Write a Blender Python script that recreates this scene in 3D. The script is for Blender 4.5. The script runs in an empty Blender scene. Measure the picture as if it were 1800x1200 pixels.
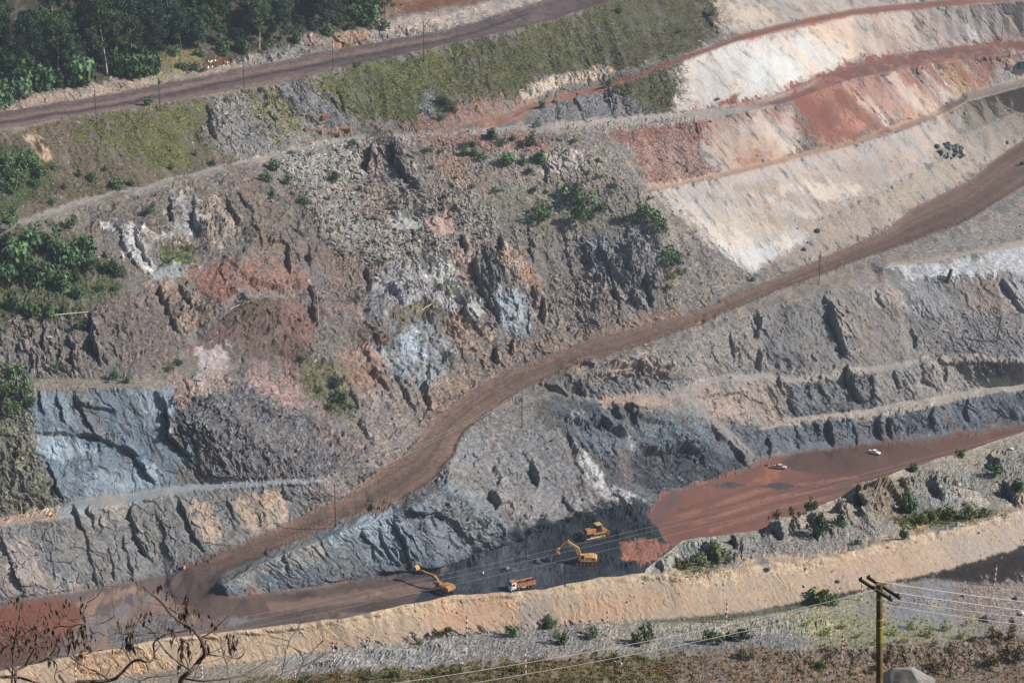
import bpy, bmesh, math, random, time
import numpy as np
from mathutils import Vector, Matrix, Euler
from mathutils.geometry import delaunay_2d_cdt
T0 = time.time()
random.seed(7)
rng = np.random.default_rng(11)
SC = bpy.context.scene
COL = SC.collection
R = math.radians

# ------------------------------------------------------------------ camera
H = 273.0                       # the lens stands 273 m above the pit floor
PITCH = R(18.0)
FPX = 900.0 / math.tan(R(15.0))  # 30 degree lens, measured on an 1800 px wide picture
cp, sp = math.cos(PITCH), math.sin(PITCH)

def ray(u, v):
    a = (np.asarray(u, float) - 900.0) / FPX
    b = (600.0 - np.asarray(v, float)) / FPX
    return a, cp + b * sp, -sp + b * cp      # X, Y, Z for one metre of depth

def depth_z(u, v, z):
    return (z - H) / ray(u, v)[2]

def point(u, v, d):
    a, y, z = ray(u, v)
    return np.stack([a * d, y * d, H + z * d], -1)

cam = bpy.data.cameras.new('camera')
cam.sensor_width = 36.0
cam.angle_x = R(30.0)
cam.clip_start = 0.5
cam.clip_end = 6000
camo = bpy.data.objects.new('camera', cam)
camo.location = (0, 0, H)
camo.rotation_euler = (R(90) - PITCH, 0, 0)
COL.objects.link(camo)
SC.camera = camo

# ------------------------------------------------------------------ noise
_perm = np.random.default_rng(3).permutation(256).astype(np.int32)
_val = np.random.default_rng(4).random(256).astype(np.float32)

def _h(ix, iy, iz):
    return _perm[(_perm[(_perm[ix & 255] + iy) & 255] + iz) & 255]

def vnoise(x, y, z):
    x = np.asarray(x, np.float32); y = np.asarray(y, np.float32); z = np.asarray(z, np.float32)
    fx, fy, fz = np.floor(x), np.floor(y), np.floor(z)
    ix, iy, iz = fx.astype(np.int32), fy.astype(np.int32), fz.astype(np.int32)
    x, y, z = x - fx, y - fy, z - fz
    x = x * x * (3 - 2 * x); y = y * y * (3 - 2 * y); z = z * z * (3 - 2 * z)
    def c(a, b, d): return _val[_h(ix + a, iy + b, iz + d)]
    x00 = c(0, 0, 0) * (1 - x) + c(1, 0, 0) * x
    x10 = c(0, 1, 0) * (1 - x) + c(1, 1, 0) * x
    x01 = c(0, 0, 1) * (1 - x) + c(1, 0, 1) * x
    x11 = c(0, 1, 1) * (1 - x) + c(1, 1, 1) * x
    y0 = x00 * (1 - y) + x10 * y
    y1 = x01 * (1 - y) + x11 * y
    return (y0 * (1 - z) + y1 * z) * 2 - 1

def fbm(x, y, z, octv=4, gain=.5):
    s = 0; a = 1; t = 0
    for k in range(octv):
        s = s + a * vnoise(x + 17.3 * k, y + 5.1 * k, z + 9.7 * k)
        t += a; a *= gain
        x = x * 2.03; y = y * 2.03; z = z * 2.03
    return s / t

def cellnoise(x, y, z):
    return _val[_h(np.floor(x).astype(np.int32), np.floor(y).astype(np.int32), np.floor(z).astype(np.int32))] * 2 - 1

def lin(c):
    c = np.asarray(c, float) / 255.0
    return np.where(c <= .04045, c / 12.92, ((c + .055) / 1.055) ** 2.4)

def smooth(e0, e1, x):
    t = np.clip((x - e0) / (e1 - e0), 0, 1)
    return t * t * (3 - 2 * t)

# ------------------------------------------------------------------ break lines of the pit (u, v, height)
def interp_line(tab):
    xs = [t[0] for t in tab]; ys = [t[1] for t in tab]
    return lambda x: float(np.interp(x, xs, ys))
haul_z = interp_line([(-300, 1), (250, 3), (300, 4.5), (373, 7), (450, 10), (590, 15), (700, 20), (800, 24.5), (900, 29), (1000, 33),
                      (1100, 36.5), (1200, 39.5), (1300, 42.5), (1440, 47), (1600, 54), (1800, 64), (2120, 80)])
haul_o = interp_line([(300, 25), (600, 40), (800, 40), (1050, 17), (2000, 20)])
HU = [(300, 1020), (317, 1003), (367, 987), (440, 952), (517, 913), (600, 880), (660, 835), (723, 793), (767, 733), (833, 683), (883, 657),
      (933, 640), (1000, 613), (1030, 600), (1100, 582), (1200, 557), (1317, 510), (1400, 477), (1483, 440), (1560, 407), (1600, 370),
      (1700, 323), (1767, 267), (1800, 247), (2130, 60)]
HL = [(377, 1023), (467, 973), (567, 933), (600, 915), (667, 897), (727, 870), (767, 840), (800, 800), (813, 767), (853, 730), (920, 687),
      (977, 660), (1067, 627), (1133, 607), (1200, 583), (1300, 543), (1367, 513), (1443, 487), (1500, 463), (1583, 433), (1667, 403),
      (1700, 390), (1800, 327), (2130, 150)]
LINES = {}
LINES['bottom'] = [(-330, 1415, 0), (2130, 1415, 0)]
LINES['bottom2'] = [(-330, 1250, 0), (500, 1230, 0), (2130, 1200, 0)]
LINES['haul_u'] = [(u, v, haul_z(u + haul_o(u))) for u, v in HU]
LINES['haul_l'] = [(u, v, haul_z(u - haul_o(u))) for u, v in HL]
LINES['haul_turn'] = [(293, 1036, 4), (312, 1060, 3.4), (360, 1078, 2.4), (430, 1082, 1.5), (560, 1075, .5)]
LINES['spur_toe'] = [(379, 1036, 6.2), (402, 1049, 4.5), (480, 1040, 2.2), (600, 1024, 1), (700, 1006, .5), (770, 1004, .5), (840, 985, .5), (905, 960, .5),
                     (1000, 934, .5), (1075, 900, .5), (1138, 900, .4), (1165, 868, .4), (1250, 842, .4), (1305, 822, .4), (1350, 806, .4), (1383, 797, .4),
                     (1467, 784, .4), (1583, 777, .4), (1667, 763, .4), (1800, 747, .4), (2130, 690, .4)]
LINES['spur_ridge'] = [(392, 1027, 9.3), (475, 983, 12.5), (570, 946, 15.5), (660, 912, 19), (735, 888, 21.5), (785, 850, 24)]
LINES['wall_toe_left'] = [(-330, 1125, 1), (0, 1056, 2), (60, 1049, 2.5), (150, 1036, 3), (233, 1022, 3.8), (290, 1008, 4.5)]
# left wall, low bench
LINES['bench_d_edge'] = [(-330, 975, 20), (0, 925, 22), (100, 910, 23), (200, 890, 24), (267, 873, 24.7), (350, 860, 25), (467, 853, 25), (560, 846, 24.5)]
LINES['bench_d_back'] = [(-330, 960, 20.5), (0, 911, 22.4), (100, 892, 23.4), (167, 877, 24.3), (283, 858, 25.3), (350, 851, 25.6), (470, 845, 25.6), (560, 838, 25)]
LINES['ledge_e_edge'] = [(-330, 745, 52), (0, 690, 53), (60, 682, 53.5), (150, 681, 54), (250, 680, 54), (292, 690, 52.5)]
LINES['ledge_e_back'] = [(-330, 730, 52.6), (0, 676, 53.6), (60, 668, 54.3), (150, 667, 54.8), (250, 667, 54.8), (290, 672, 53.8)]
# contour track
LINES['track_edge'] = [(-330, 510, 86), (0, 413, 92), (43, 398, 93), (150, 362, 95), (250, 338, 96), (333, 315, 97), (433, 291, 98), (500, 275, 99), (580, 254, 99.5), (640, 247, 99.5), (740, 244, 100), (830, 240, 100), (1000, 232, 100), (1060, 228, 100), (1130, 221, 100), (1230, 212, 100.5), (1300, 200, 102), (1370, 185, 103.5), (1440, 160, 105), (1500, 140, 106.5), (1600, 120, 108.5), (1700, 105, 111), (1800, 92, 113.5), (2130, 45, 121)]
LINES['track_back'] = [(-330, 496, 86.4), (0, 402, 92.4), (43, 387, 93.4), (150, 350, 95.4), (250, 329, 96.4), (333, 306, 97.4), (433, 282, 98.4), (500, 266, 99.4), (580, 245, 99.9),
                       (640, 238, 99.9), (740, 234, 100.4), (800, 226, 101)]
LINES['bench_g_back'] = [(1000, 224, 100.4), (1060, 219, 100.5), (1130, 211, 100.6), (1200, 201, 101), (1300, 186, 103), (1367, 168, 104.5), (1433, 138, 106.5), (1500, 114, 108.5), (1600, 94, 111), (1700, 81, 113.3), (1800, 69, 115.6), (2130, 22, 123)]
LINES['track_h_edge'] = [(820, 236, 100.6), (870, 222, 101.6), (930, 196, 104), (990, 178, 106.5), (1050, 163, 109.5), (1110, 143, 114.5), (1200, 108, 121), (1300, 72, 127), (1400, 46, 129.5), (1500, 27, 129.5), (1600, 17, 131), (1700, 8, 133.5), (1800, 2, 135.5), (2130, -20, 143)]
LINES['track_h_back'] = [(850, 214, 102.6), (920, 188, 104.8), (980, 168, 107.5), (1050, 153, 110.5), (1110, 134, 115), (1200, 99, 121.5), (1300, 63, 127.5), (1400, 37, 130), (1500, 18, 130), (1600, 8, 131.5), (1700, -1, 134), (1800, -7, 136), (2130, -30, 143.5)]
# pale benches on the right
LINES['bench_h_edge'] = [(1135, 338, 81), (1200, 327, 79), (1300, 306, 80.7), (1400, 279, 81.3), (1500, 256, 82), (1583, 234, 84), (1650, 205, 88), (1700, 178, 94), (1800, 152, 99), (2130, 70, 112)]
LINES['bench_h_back'] = [(1140, 329, 81.5), (1200, 320, 79.5), (1300, 297, 81.2), (1400, 269, 81.8), (1500, 245, 82.6), (1583, 222, 84.6), (1650, 192, 89), (1700, 164, 95), (1800, 138, 100), (2130, 56, 113)]
LINES['shelf_k'] = [(1320, 487, 45.5), (1345, 466, 48), (1415, 432, 53), (1440, 388, 60), (1500, 355, 64), (1567, 330, 66), (1633, 290, 70), (1690, 240, 76), (1800, 190, 83), (2130, 100, 97)]
# right wall benches under the haul road
LINES['crest_r'] = [(985, 677, 31), (1060, 650, 33), (1140, 618, 36), (1215, 596, 38), (1300, 560, 41), (1340, 541, 42.5), (1450, 513, 45), (1520, 503, 46), (1600, 492, 47.3), (1700, 484, 48.3), (1800, 474, 49.5), (2130, 420, 55)]
LINES['white_bench'] = [(1555, 466, 50.5), (1633, 462, 51.5), (1700, 450, 53), (1800, 431, 55.5), (2130, 360, 64)]
LINES['white_bench_b'] = [(1555, 458, 50.9), (1633, 453, 52), (1700, 440, 53.5), (1800, 421, 56), (2130, 348, 64.6)]
LINES['bench_b_edge'] = [(1010, 700, 26), (1065, 714, 24), (1130, 703, 23.5), (1200, 692, 23), (1250, 674, 22.8), (1343, 664, 22), (1400, 674, 20.5), (1493, 662, 20.5), (1593, 652, 21), (1633, 637, 22.2), (1683, 633, 22.5), (1800, 639, 22.3), (2130, 600, 25)]
LINES['bench_b_back'] = [(1010, 690, 26.6), (1065, 703, 24.6), (1130, 692, 24), (1200, 682, 23.5), (1250, 664, 23.3), (1343, 655, 22.5), (1400, 667, 21), (1493, 653, 21), (1593, 644, 21.5), (1633, 628, 22.7), (1683, 625, 23), (1800, 631, 22.7), (2130, 590, 25.5)]
LINES['bench_c_edge'] = [(1330, 765, 5.5), (1387, 745, 7.6), (1467, 739, 8), (1550, 732, 8.6), (1633, 716, 9), (1733, 692, 10.5), (1800, 683, 10.6), (2130, 630, 13)]
LINES['bench_c_back'] = [(1345, 752, 7), (1400, 735, 8.6), (1467, 728, 8.8), (1533, 718, 9.2), (1633, 701, 9.8), (1733, 680, 11), (1800, 673, 11), (2130, 620, 13.5)]
# far road and beyond
LINES['road_edge'] = [(-330, 285, 118), (0, 230, 121), (167, 200, 121.7), (300, 180, 122), (433, 157, 123), (533, 140, 124.2), (600, 121, 125.7), (800, 77, 130), (933, 47, 135), (1033, 17, 139), (1150, -25, 145), (1400, -110, 158)]
LINES['road_back'] = [(-330, 255, 119.5), (0, 200, 122.5), (200, 167, 123.5), (400, 127, 125.5), (600, 88, 128), (800, 53, 132.5), (933, 10, 138.5), (1033, -18, 142), (1150, -58, 147.5), (1350, -130, 159)]
LINES['bank_top'] = [(-330, 228, 123.5), (0, 178, 126.5), (110, 160, 127.3), (250, 143, 127), (330, 126, 127), (420, 112, 127.5), (480, 88, 131), (560, 70, 133.5), (660, 52, 135), (760, 34, 137), (900, -12, 142)]
LINES['forest'] = [(-330, 60, 150), (0, 30, 150), (330, 10, 150), (480, 0, 150), (640, 15, 142), (760, 5, 140), (850, -45, 142)]
LINES['top'] = [(-330, -155, 185), (500, -155, 175), (900, -155, 165), (1250, -155, 166), (1700, -155, 175), (2130, -155, 180)]

def densify(pl, step=22):
    out = []
    for (a, b) in zip(pl[:-1], pl[1:]):
        n = max(1, int(math.hypot(b[0] - a[0], b[1] - a[1]) / step))
        for k in range(n):
            t = k / n
            out.append(tuple(a[i] * (1 - t) + b[i] * t for i in range(3)))
    out.append(pl[-1])
    return out

LS = 2.0
def blur(A, n=1):
    for _ in range(n):
        P = np.pad(A, 1, mode='edge')
        A = (P[:-2, 1:-1] + P[2:, 1:-1] + P[1:-1, :-2] + P[1:-1, 2:] + 2 * P[1:-1, 1:-1]) / 6
    return A
def lattice_from(pts, edges, v0, v1):
    """triangulates the break lines and returns 1/depth on a regular lattice (a plane in space stays a plane)"""
    pu = np.array([p[0] for p in pts]); pv = np.array([p[1] for p in pts]); pz = np.array([p[2] for p in pts])
    pw = 1.0 / depth_z(pu, pv, pz)
    cv, ce, cf, ov, oe, of_ = delaunay_2d_cdt([Vector((float(a), float(b))) for a, b in zip(pu, pv)], edges, [], 0, 1e-4)
    cw = np.zeros(len(cv))
    for k, src in enumerate(ov):
        if src: cw[k] = pw[src[0]]
        else:
            dd = (pu - cv[k].x) ** 2 + (pv - cv[k].y) ** 2
            j = np.argsort(dd)[:3]
            cw[k] = np.average(pw[j], weights=1 / (dd[j] + 1e-3)); print('crossing', round(cv[k].x), round(cv[k].y))
    lu = np.arange(-330, 2131, LS); lv = np.arange(v0, v1, LS)
    LW = np.full((len(lv), len(lu)), np.nan)
    cxy = np.array([(c.x, c.y) for c in cv])
    for f in cf:
        a, b, c = f[:3]
        A, B, C = cxy[a], cxy[b], cxy[c]
        det = (B[1] - C[1]) * (A[0] - C[0]) + (C[0] - B[0]) * (A[1] - C[1])
        if abs(det) < 1e-9: continue
        x0, x1 = min(A[0], B[0], C[0]), max(A[0], B[0], C[0]); y0, y1 = min(A[1], B[1], C[1]), max(A[1], B[1], C[1])
        i0, i1 = max(0, int((x0 + 330) // LS)), min(len(lu) - 1, int((x1 + 330) // LS) + 1)
        j0, j1 = max(0, int((y0 - v0) // LS)), min(len(lv) - 1, int((y1 - v0) // LS) + 1)
        if i1 < i0 or j1 < j0: continue
        X, Y = np.meshgrid(lu[i0:i1 + 1], lv[j0:j1 + 1])
        l0 = ((B[1] - C[1]) * (X - C[0]) + (C[0] - B[0]) * (Y - C[1])) / det
        l1 = ((C[1] - A[1]) * (X - C[0]) + (A[0] - C[0]) * (Y - C[1])) / det
        l2 = 1 - l0 - l1
        m = (l0 >= -1e-6) & (l1 >= -1e-6) & (l2 >= -1e-6)
        W = l0 * cw[a] + l1 * cw[b] + l2 * cw[c]
        sub = LW[j0:j1 + 1, i0:i1 + 1]
        sub[m] = W[m]
    for _ in range(700):                       # fill what the hull leaves open
        if not np.isnan(LW).any(): break
        for sh in ((0, 1), (0, -1), (1, 0), (-1, 0)):
            s = np.roll(LW, sh, (0, 1)); m = np.isnan(LW) & ~np.isnan(s)
            LW[m] = s[m]
    return blur(LW, 2)
pts, edges = [], []
for nm, pl in LINES.items():
    d = densify(pl)
    s = len(pts)
    pts += d
    edges += [(s + k, s + k + 1) for k in range(len(d) - 1)]
LW = lattice_from(pts, edges, -155, 1416)
def lookup2(A, u, v, v0):
    x = np.clip((u + 330) / LS, 0, A.shape[1] - 1.001); y = np.clip((v - v0) / LS, 0, A.shape[0] - 1.001)
    i = x.astype(int); j = y.astype(int); x = x - i; y = y - j
    return (A[j, i] * (1 - x) + A[j, i + 1] * x) * (1 - y) + (A[j + 1, i] * (1 - x) + A[j + 1, i + 1] * x) * y
lookup = lambda A, u, v: lookup2(A, u, v, -155)

# ------------------------------------------------------------------ grids
def normals(P):
    dx = np.empty_like(P); dy = np.empty_like(P)
    dx[:, 1:-1] = P[:, 2:] - P[:, :-2]; dx[:, 0] = P[:, 1] - P[:, 0]; dx[:, -1] = P[:, -1] - P[:, -2]
    dy[1:-1] = P[2:] - P[:-2]; dy[0] = P[1] - P[0]; dy[-1] = P[-1] - P[-2]
    n = np.cross(dy, dx)
    n /= np.linalg.norm(n, axis=-1, keepdims=True) + 1e-12
    return n
def facets(a, b, seed):
    """irregular blocks: (height of a random tilted facet per block, distance to the block's border, random number per block)"""
    fa = np.floor(a); fb = np.floor(b)
    best = np.full(a.shape, 9., np.float32); second = np.full(a.shape, 9., np.float32)
    ba = np.zeros_like(best); bb = np.zeros_like(best); bh = np.zeros(a.shape, np.int32)
    for i in (-1, 0, 1):
        for j in (-1, 0, 1):
            ia = (fa + i).astype(np.int32); ib = (fb + j).astype(np.int32)
            h = _h(ia, ib, np.int32(seed))
            px = fa + i + _val[h]; py = fb + j + _val[(h * 7 + 31) & 255]
            d = np.hypot(a - px, b - py)
            n = d < best
            second = np.where(n, best, np.minimum(second, d))
            best = np.where(n, d, best)
            ba = np.where(n, a - px, ba); bb = np.where(n, b - py, bb); bh = np.where(n, h, bh)
    r = _val[(bh * 13 + 5) & 255] * 2 - 1
    h = r * .6 + (_val[(bh * 3 + 17) & 255] * 2 - 1) * ba * 1.3 + (_val[(bh * 5 + 71) & 255] * 2 - 1) * bb * 1.1
    return h.astype(np.float32), (second - best).astype(np.float32), r.astype(np.float32), best

def use_grid(U2, V2, P0, lattice, wob):
    """makes a grid (picture position U, V and flat position P0 of every vertex) the current one"""
    g = globals()
    g['NR'], g['NC'] = U2.shape
    g['U_'], g['V_'] = U2.ravel(), V2.ravel()
    x, y, z = [P0[..., k].ravel().astype(np.float32) for k in range(3)]
    wob = wob * (1 - .6 * smooth(1080, 1180, g['U_']) * smooth(500, 440, g['V_']))
    g['UP'] = g['U_'] + wob * fbm(x / 9, y / 9, z / 9, 3)
    g['VP'] = g['V_'] + wob * .8 * fbm(x / 8 + 50, y / 8, z / 8, 3)
    g['X0'], g['Y0'], g['Z0'] = x, y, z
def polymask(poly, feather=6.0, wobble=5.0):
    """soft inside-ness of a polygon given on the picture, for the vertices of the current grid near it"""
    pl = np.array(poly, float)
    m = feather + 1.6 * wobble + 8
    sel = np.nonzero((U_ > pl[:, 0].min() - m) & (U_ < pl[:, 0].max() + m) & (V_ > pl[:, 1].min() - m) & (V_ < pl[:, 1].max() + m))[0]
    if len(sel) == 0: return sel, np.zeros(0)
    return sel, _pm(pl, UP[sel], VP[sel], feather, wobble, WOB[sel])

def _pm(pl, x, y, feather, wobble, n):
    dist = np.full(x.shape, 1e9); inside = np.zeros(x.shape, bool)
    for k in range(len(pl)):
        x1, y1 = pl[k]; x2, y2 = pl[(k + 1) % len(pl)]
        ex, ey = x2 - x1, y2 - y1
        t = np.clip(((x - x1) * ex + (y - y1) * ey) / (ex * ex + ey * ey + 1e-9), 0, 1)
        dist = np.minimum(dist, np.hypot(x - x1 - t * ex, y - y1 - t * ey))
        if y1 != y2:
            c = ((y1 > y) != (y2 > y)) & (x < ex * (y - y1) / (y2 - y1) + x1)
            inside ^= c
    s = np.where(inside, dist, -dist) + wobble * n
    return smooth(-feather, feather, s)
# ------------------------------------------------------------------ far grid
GS = 1.5
gu = np.concatenate([np.arange(-326, -8, 7.0), np.arange(-8, 1808, GS), np.arange(1808, 2124, 7.0)])
gv = np.concatenate([np.arange(-150, -6, 5.0), np.arange(-6, 1128, GS), np.arange(1128, 1206, 2.5), np.arange(1206, 1400, 12.0)])
U2, V2 = np.meshgrid(gu, gv)
use_grid(U2, V2, point(U2, V2, 1 / lookup(LW, U2, V2)), LW, 3.6)
D = 1 / lookup(LW, UP, VP)
P = point(U_, V_, D)
N = normals(P.reshape(NR, NC, 3))
if N[..., 2].mean() < 0: N = -N
NB = np.stack([blur(N[..., k], 12) for k in range(3)], -1)
NB = (NB / np.linalg.norm(NB, axis=-1, keepdims=True)).reshape(-1, 3)
STEEP = 1 - N[..., 2].ravel()
# ------------------------------------------------------------------ colour of the ground, patch by patch
KA = .74                                                                   # sunlit picture value -> reflectance
SAT = .88
def tint(c):
    l = lin(c) * KA; y = l @ np.array([.3, .55, .15])
    return y + (l - y) * SAT
def start_fields(base, rough=.45, ribs=.35):
    g = globals(); n = NR * NC
    g['LOWF'] = fbm(X0 / 22, Y0 / 22, Z0 / 22, 4)
    g['EDGE'] = fbm(X0 / 5 + 9, Y0 / 5, Z0 / 5, 4)
    g['STREAK'] = fbm((X0 + .85 * Z0) / 2.2, Y0 / 8, (Z0 - .6 * X0) / 22, 4)       # runs down the slopes
    g['STREAK2'] = fbm((X0 + .85 * Z0) / 7 + 11, Y0 / 20, (Z0 - .6 * X0) / 46, 4)
    k = 1.0
    g['SU'] = (X0 + .75 * Z0).astype(np.float32); g['SV'] = (Z0 + .6 * Y0 - .4 * X0).astype(np.float32)
    wx = fbm(X0 / (6 * k), Y0 / (6 * k), Z0 / (6 * k), 3); wy = fbm(X0 / (6 * k) + 40, Y0 / (6 * k), Z0 / (6 * k), 3)
    g['WX'] = wx
    g['FA'] = facets(SU / (6.0 * k) + .8 * wx, SV / (9.0 * k) + .8 * wy, 1)
    g['FB'] = facets(SU / (1.9 * k) + 1.2 * wx, SV / (4.6 * k) + 1.0 * wy, 2)
    g['FC'] = facets(SU / (.85 * k) + 1.3 * wx, SV / (2.0 * k) + 1.1 * wy, 3)
    g['FD'] = facets(SU / (.55 * k) + wx, SV / (.62 * k) + wy, 4)
    g['WOB'] = .45 * EDGE + .75 * STREAK2 + .45 * STREAK + .40 * FB[2] + .22 * FC[2]
    g['C'] = np.empty((n, 3), np.float32); C[:] = tint(base)
    g['ROUGH'] = np.full(n, rough, np.float32); g['RIB'] = np.full(n, ribs, np.float32)   # crag height, downslope ribs
    g['RUB'] = np.zeros(n, np.float32); g['GRASS'] = np.zeros(n, np.float32)                # loose rubble, grass cover
    g['LAB'] = np.zeros(n, np.int16)
    g['DISP'] = np.zeros(n, np.float32)
start_fields((128, 118, 110))
RIB[:] = .35 + .3 * smooth(1150, 1000, U_) * smooth(330, 400, V_)

def paint(poly, col=None, feather=8, wobble=10, a=1.0, rough=None, rib=None, rub=None, grass=None, mott=0, streak=0):
    if wobble > 5: feather, wobble = feather * .9, wobble * 2.1
    sl, m = polymask(poly, feather, wobble)
    if len(sl) == 0: return
    if mott: m = m * np.clip(.62 + mott * (1.1 * EDGE[sl] + .7 * LOWF[sl]), 0, 1)
    if streak: m = m * np.clip(.6 + streak * 1.6 * STREAK[sl], 0, 1)
    m = m * a
    if wobble > 5: m = m * np.clip(.85 + .8 * STREAK[sl] + .35 * EDGE[sl] + .18 * FB[2][sl], .3, 1)
    if col is not None: C[sl] = C[sl] * (1 - m[:, None]) + tint(col) * m[:, None]
    for arr, val in ((ROUGH, rough), (RIB, rib), (RUB, rub), (GRASS, grass)):
        if val is not None: arr[sl] = arr[sl] * (1 - m) + val * m

def band(line_a, line_b):
    a = [(p[0], p[1]) for p in LINES[line_a]]; b = [(p[0], p[1]) for p in LINES[line_b]]
    return a + b[::-1]

# top: forest floor, banks
paint([(-330, -150), (900, -150), (680, 40), (560, 75), (440, 112), (320, 118), (120, 160), (0, 180), (-330, 240)], (70, 66, 50), rough=.3)
paint([(-330, 240), (0, 180), (120, 158), (250, 142), (330, 122), (420, 112), (420, 127), (200, 165), (0, 200), (-330, 260)], (158, 138, 124), 5, 6, rough=.5)
paint([(290, 105), (350, 92), (370, 120), (300, 138), (270, 130)], (118, 110, 72), 6, 8, mott=.6)
paint([(420, 112), (480, 85), (560, 68), (690, 45), (800, 20), (950, -20), (960, 5), (800, 52), (600, 88), (430, 125)], (140, 133, 126), 5, 6, rough=.7, rib=.6)
paint([(560, 70), (640, 55), (650, 75), (590, 85)], (165, 125, 100), 5, 8, .8)
paint([(670, 38), (760, 18), (930, -10), (950, 4), (840, 36), (700, 62)], (172, 155, 142), 5, 6, rough=.6, rib=.6)
paint([(650, -60), (1000, -60), (930, -12), (760, 16), (680, 28)], (132, 100, 82), 6, 8)
paint([(690, 8), (760, -5), (860, -30), (820, 0), (730, 24)], (120, 78, 52), 5, 5)
# grassy slopes
paint([(-330, 290), (0, 232), (150, 206), (300, 184), (388, 172), (362, 240), (425, 288), (300, 312), (150, 352), (0, 402), (-330, 500)], (104, 92, 73), 6, 8, rough=.3, rib=.35, grass=.55)
paint([(165, 228), (260, 200), (360, 192), (352, 240), (270, 282), (195, 250)], (104, 104, 62), 14, 25, grass=1, rough=.2)
paint([(-330, 340), (0, 262), (70, 280), (80, 320), (0, 390), (-330, 470)], (84, 92, 58), 12, 16, rough=.3, grass=.9)
paint([(42, 236), (62, 234), (78, 258), (92, 278), (82, 284), (62, 264), (48, 252)], (188, 160, 130), 3, 4, rough=.3, rib=1.0, grass=0)
paint([(385, 172), (420, 160), (540, 138), (580, 160), (610, 205), (540, 232), (450, 285), (365, 240)], (133, 127, 122), 6, 12, rough=.6, rib=.6, rub=.6)
paint([(440, 165), (480, 155), (500, 185), (520, 230), (490, 245), (460, 210)], (120, 116, 78), 10, 16, .8, grass=.6)
paint([(500, 150), (548, 138), (590, 175), (612, 205), (580, 215), (530, 190)], (120, 116, 118), 6, 8, rib=1.0, rough=.4)
paint([(555, 142), (620, 124), (800, 82), (940, 50), (1040, 18), (1130, -20), (1262, -60), (1275, 45), (1215, 92), (1150, 104), (1060, 118), (960, 136), (905, 178), (812, 182), (740, 214), (622, 192), (585, 168)], (92, 88, 60), 6, 8, rough=.3, rib=.3, grass=.85)
paint([(560, 145), (640, 118), (800, 84), (830, 120), (800, 180), (740, 205), (630, 190), (590, 165)], (100, 101, 60), 12, 24, grass=1.1)
paint([(840, 80), (940, 55), (1050, 50), (980, 120), (900, 150), (850, 130)], (97, 96, 60), 14, 24, .7, grass=1)
paint([(738, 190), (752, 160), (770, 170), (760, 200), (750, 212)], (130, 130, 132), 3, 6, rub=.5)
paint([(762, 158), (790, 170), (802, 198), (770, 200)], (82, 98, 52), 4, 6, grass=1.1)
paint([(1068, 148), (1198, 104), (1216, 180), (1135, 204), (1092, 172)], (94, 92, 66), 5, 8, rough=.3, grass=.9)
paint([(1175, 128), (1198, 122), (1205, 142), (1185, 148)], (178, 172, 168), 3, 6, .8, mott=.5)
paint([(915, 160), (970, 136), (1060, 116), (1080, 124), (1000, 148), (965, 160), (915, 185)], (190, 172, 152), 3, 5, rough=.4, rib=.7)
paint([(950, 185), (1068, 150), (1092, 172), (1136, 204), (1110, 222), (980, 222), (930, 225)], (126, 121, 122), 4, 6, rough=.4, rib=.8, rub=.5)
paint([(810, 185), (905, 178), (940, 180), (880, 212), (740, 240), (640, 240), (700, 225), (780, 215)], (150, 112, 96), 5, 10, rough=.4, mott=.6)
# white and red faces of the upper right
paint([(1185, 196), (1205, 102), (1300, 68), (1450, 32), (1600, 12), (1900, -8), (2130, -40), (2130, 30), (1800, 72), (1600, 97), (1500, 116), (1430, 142), (1370, 170), (1300, 190)], (196, 178, 166), 4, 6, rough=.06, rib=.08)
paint([(1206, 182), (1208, 118), (1260, 90), (1330, 72), (1420, 66), (1470, 82), (1500, 100), (1430, 134), (1350, 166), (1258, 180)], (206, 197, 190), 10, 14, rough=.06)
paint([(1330, 110), (1400, 95), (1400, 130), (1340, 140)], (205, 205, 200), 14, 16, .7)
paint([(1470, 60), (1600, 30), (1640, 60), (1540, 90)], (205, 176, 155), 20, 26, .6)
paint([(1600, 60), (1700, 40), (1820, 40), (1820, 75), (1640, 92)], (182, 166, 160), 18, 24, .7, streak=.5)
paint([(1420, 50), (1436, 48), (1510, 100), (1490, 104)], (214, 190, 170), 5, 6, .8)
paint([(1690, 45), (1702, 44), (1728, 72), (1712, 76)], (222, 214, 206), 3, 4, .8)
paint([(1700, 5), (1820, -5), (1820, 40), (1740, 30)], (168, 154, 150), 10, 16, .6, mott=.7)
paint([(1262, 182), (1300, 165), (1290, 185)], (150, 96, 80), 3, 5)
paint([(1255, -60), (2130, -150), (2130, -60), (1700, -2), (1500, 17), (1300, 62), (1270, 50)], (182, 166, 154), 6, 8, rough=.12, rib=.2)
paint([(1268, 8), (1300, 5), (1350, 32), (1300, 50)], (208, 188, 168), 8, 10, .8)
# band G red strip and the red face
paint([(1180, 216), (1226, 208), (1300, 184), (1367, 167), (1433, 136), (1500, 112), (1600, 92), (1700, 79), (1820, 66), (2130, 18), (2130, 52), (1820, 94), (1700, 110), (1600, 124), (1500, 146), (1440, 166), (1370, 194), (1300, 208), (1226, 216)], (138, 88, 76), 4, 9, rough=.15)
paint([(1200, 202), (1300, 186), (1400, 158), (1440, 140), (1440, 146), (1380, 172), (1300, 195)], (192, 158, 140), 3, 4, .8)
paint([(1480, 150), (1600, 126), (1700, 110), (1820, 96), (1820, 160), (1700, 168), (1640, 200), (1560, 222), (1500, 190)], (192, 162, 148), 12, 12, rough=.06, rib=.08)
paint([(1226, 216), (1392, 186), (1412, 240), (1415, 266), (1290, 302), (1258, 302), (1230, 260)], (188, 167, 156), 10, 10, rough=.06, rib=.08)
paint([(1255, 258), (1330, 240), (1420, 262), (1300, 300), (1262, 300)], (186, 150, 124), 10, 14, .7, streak=.5)
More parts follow.
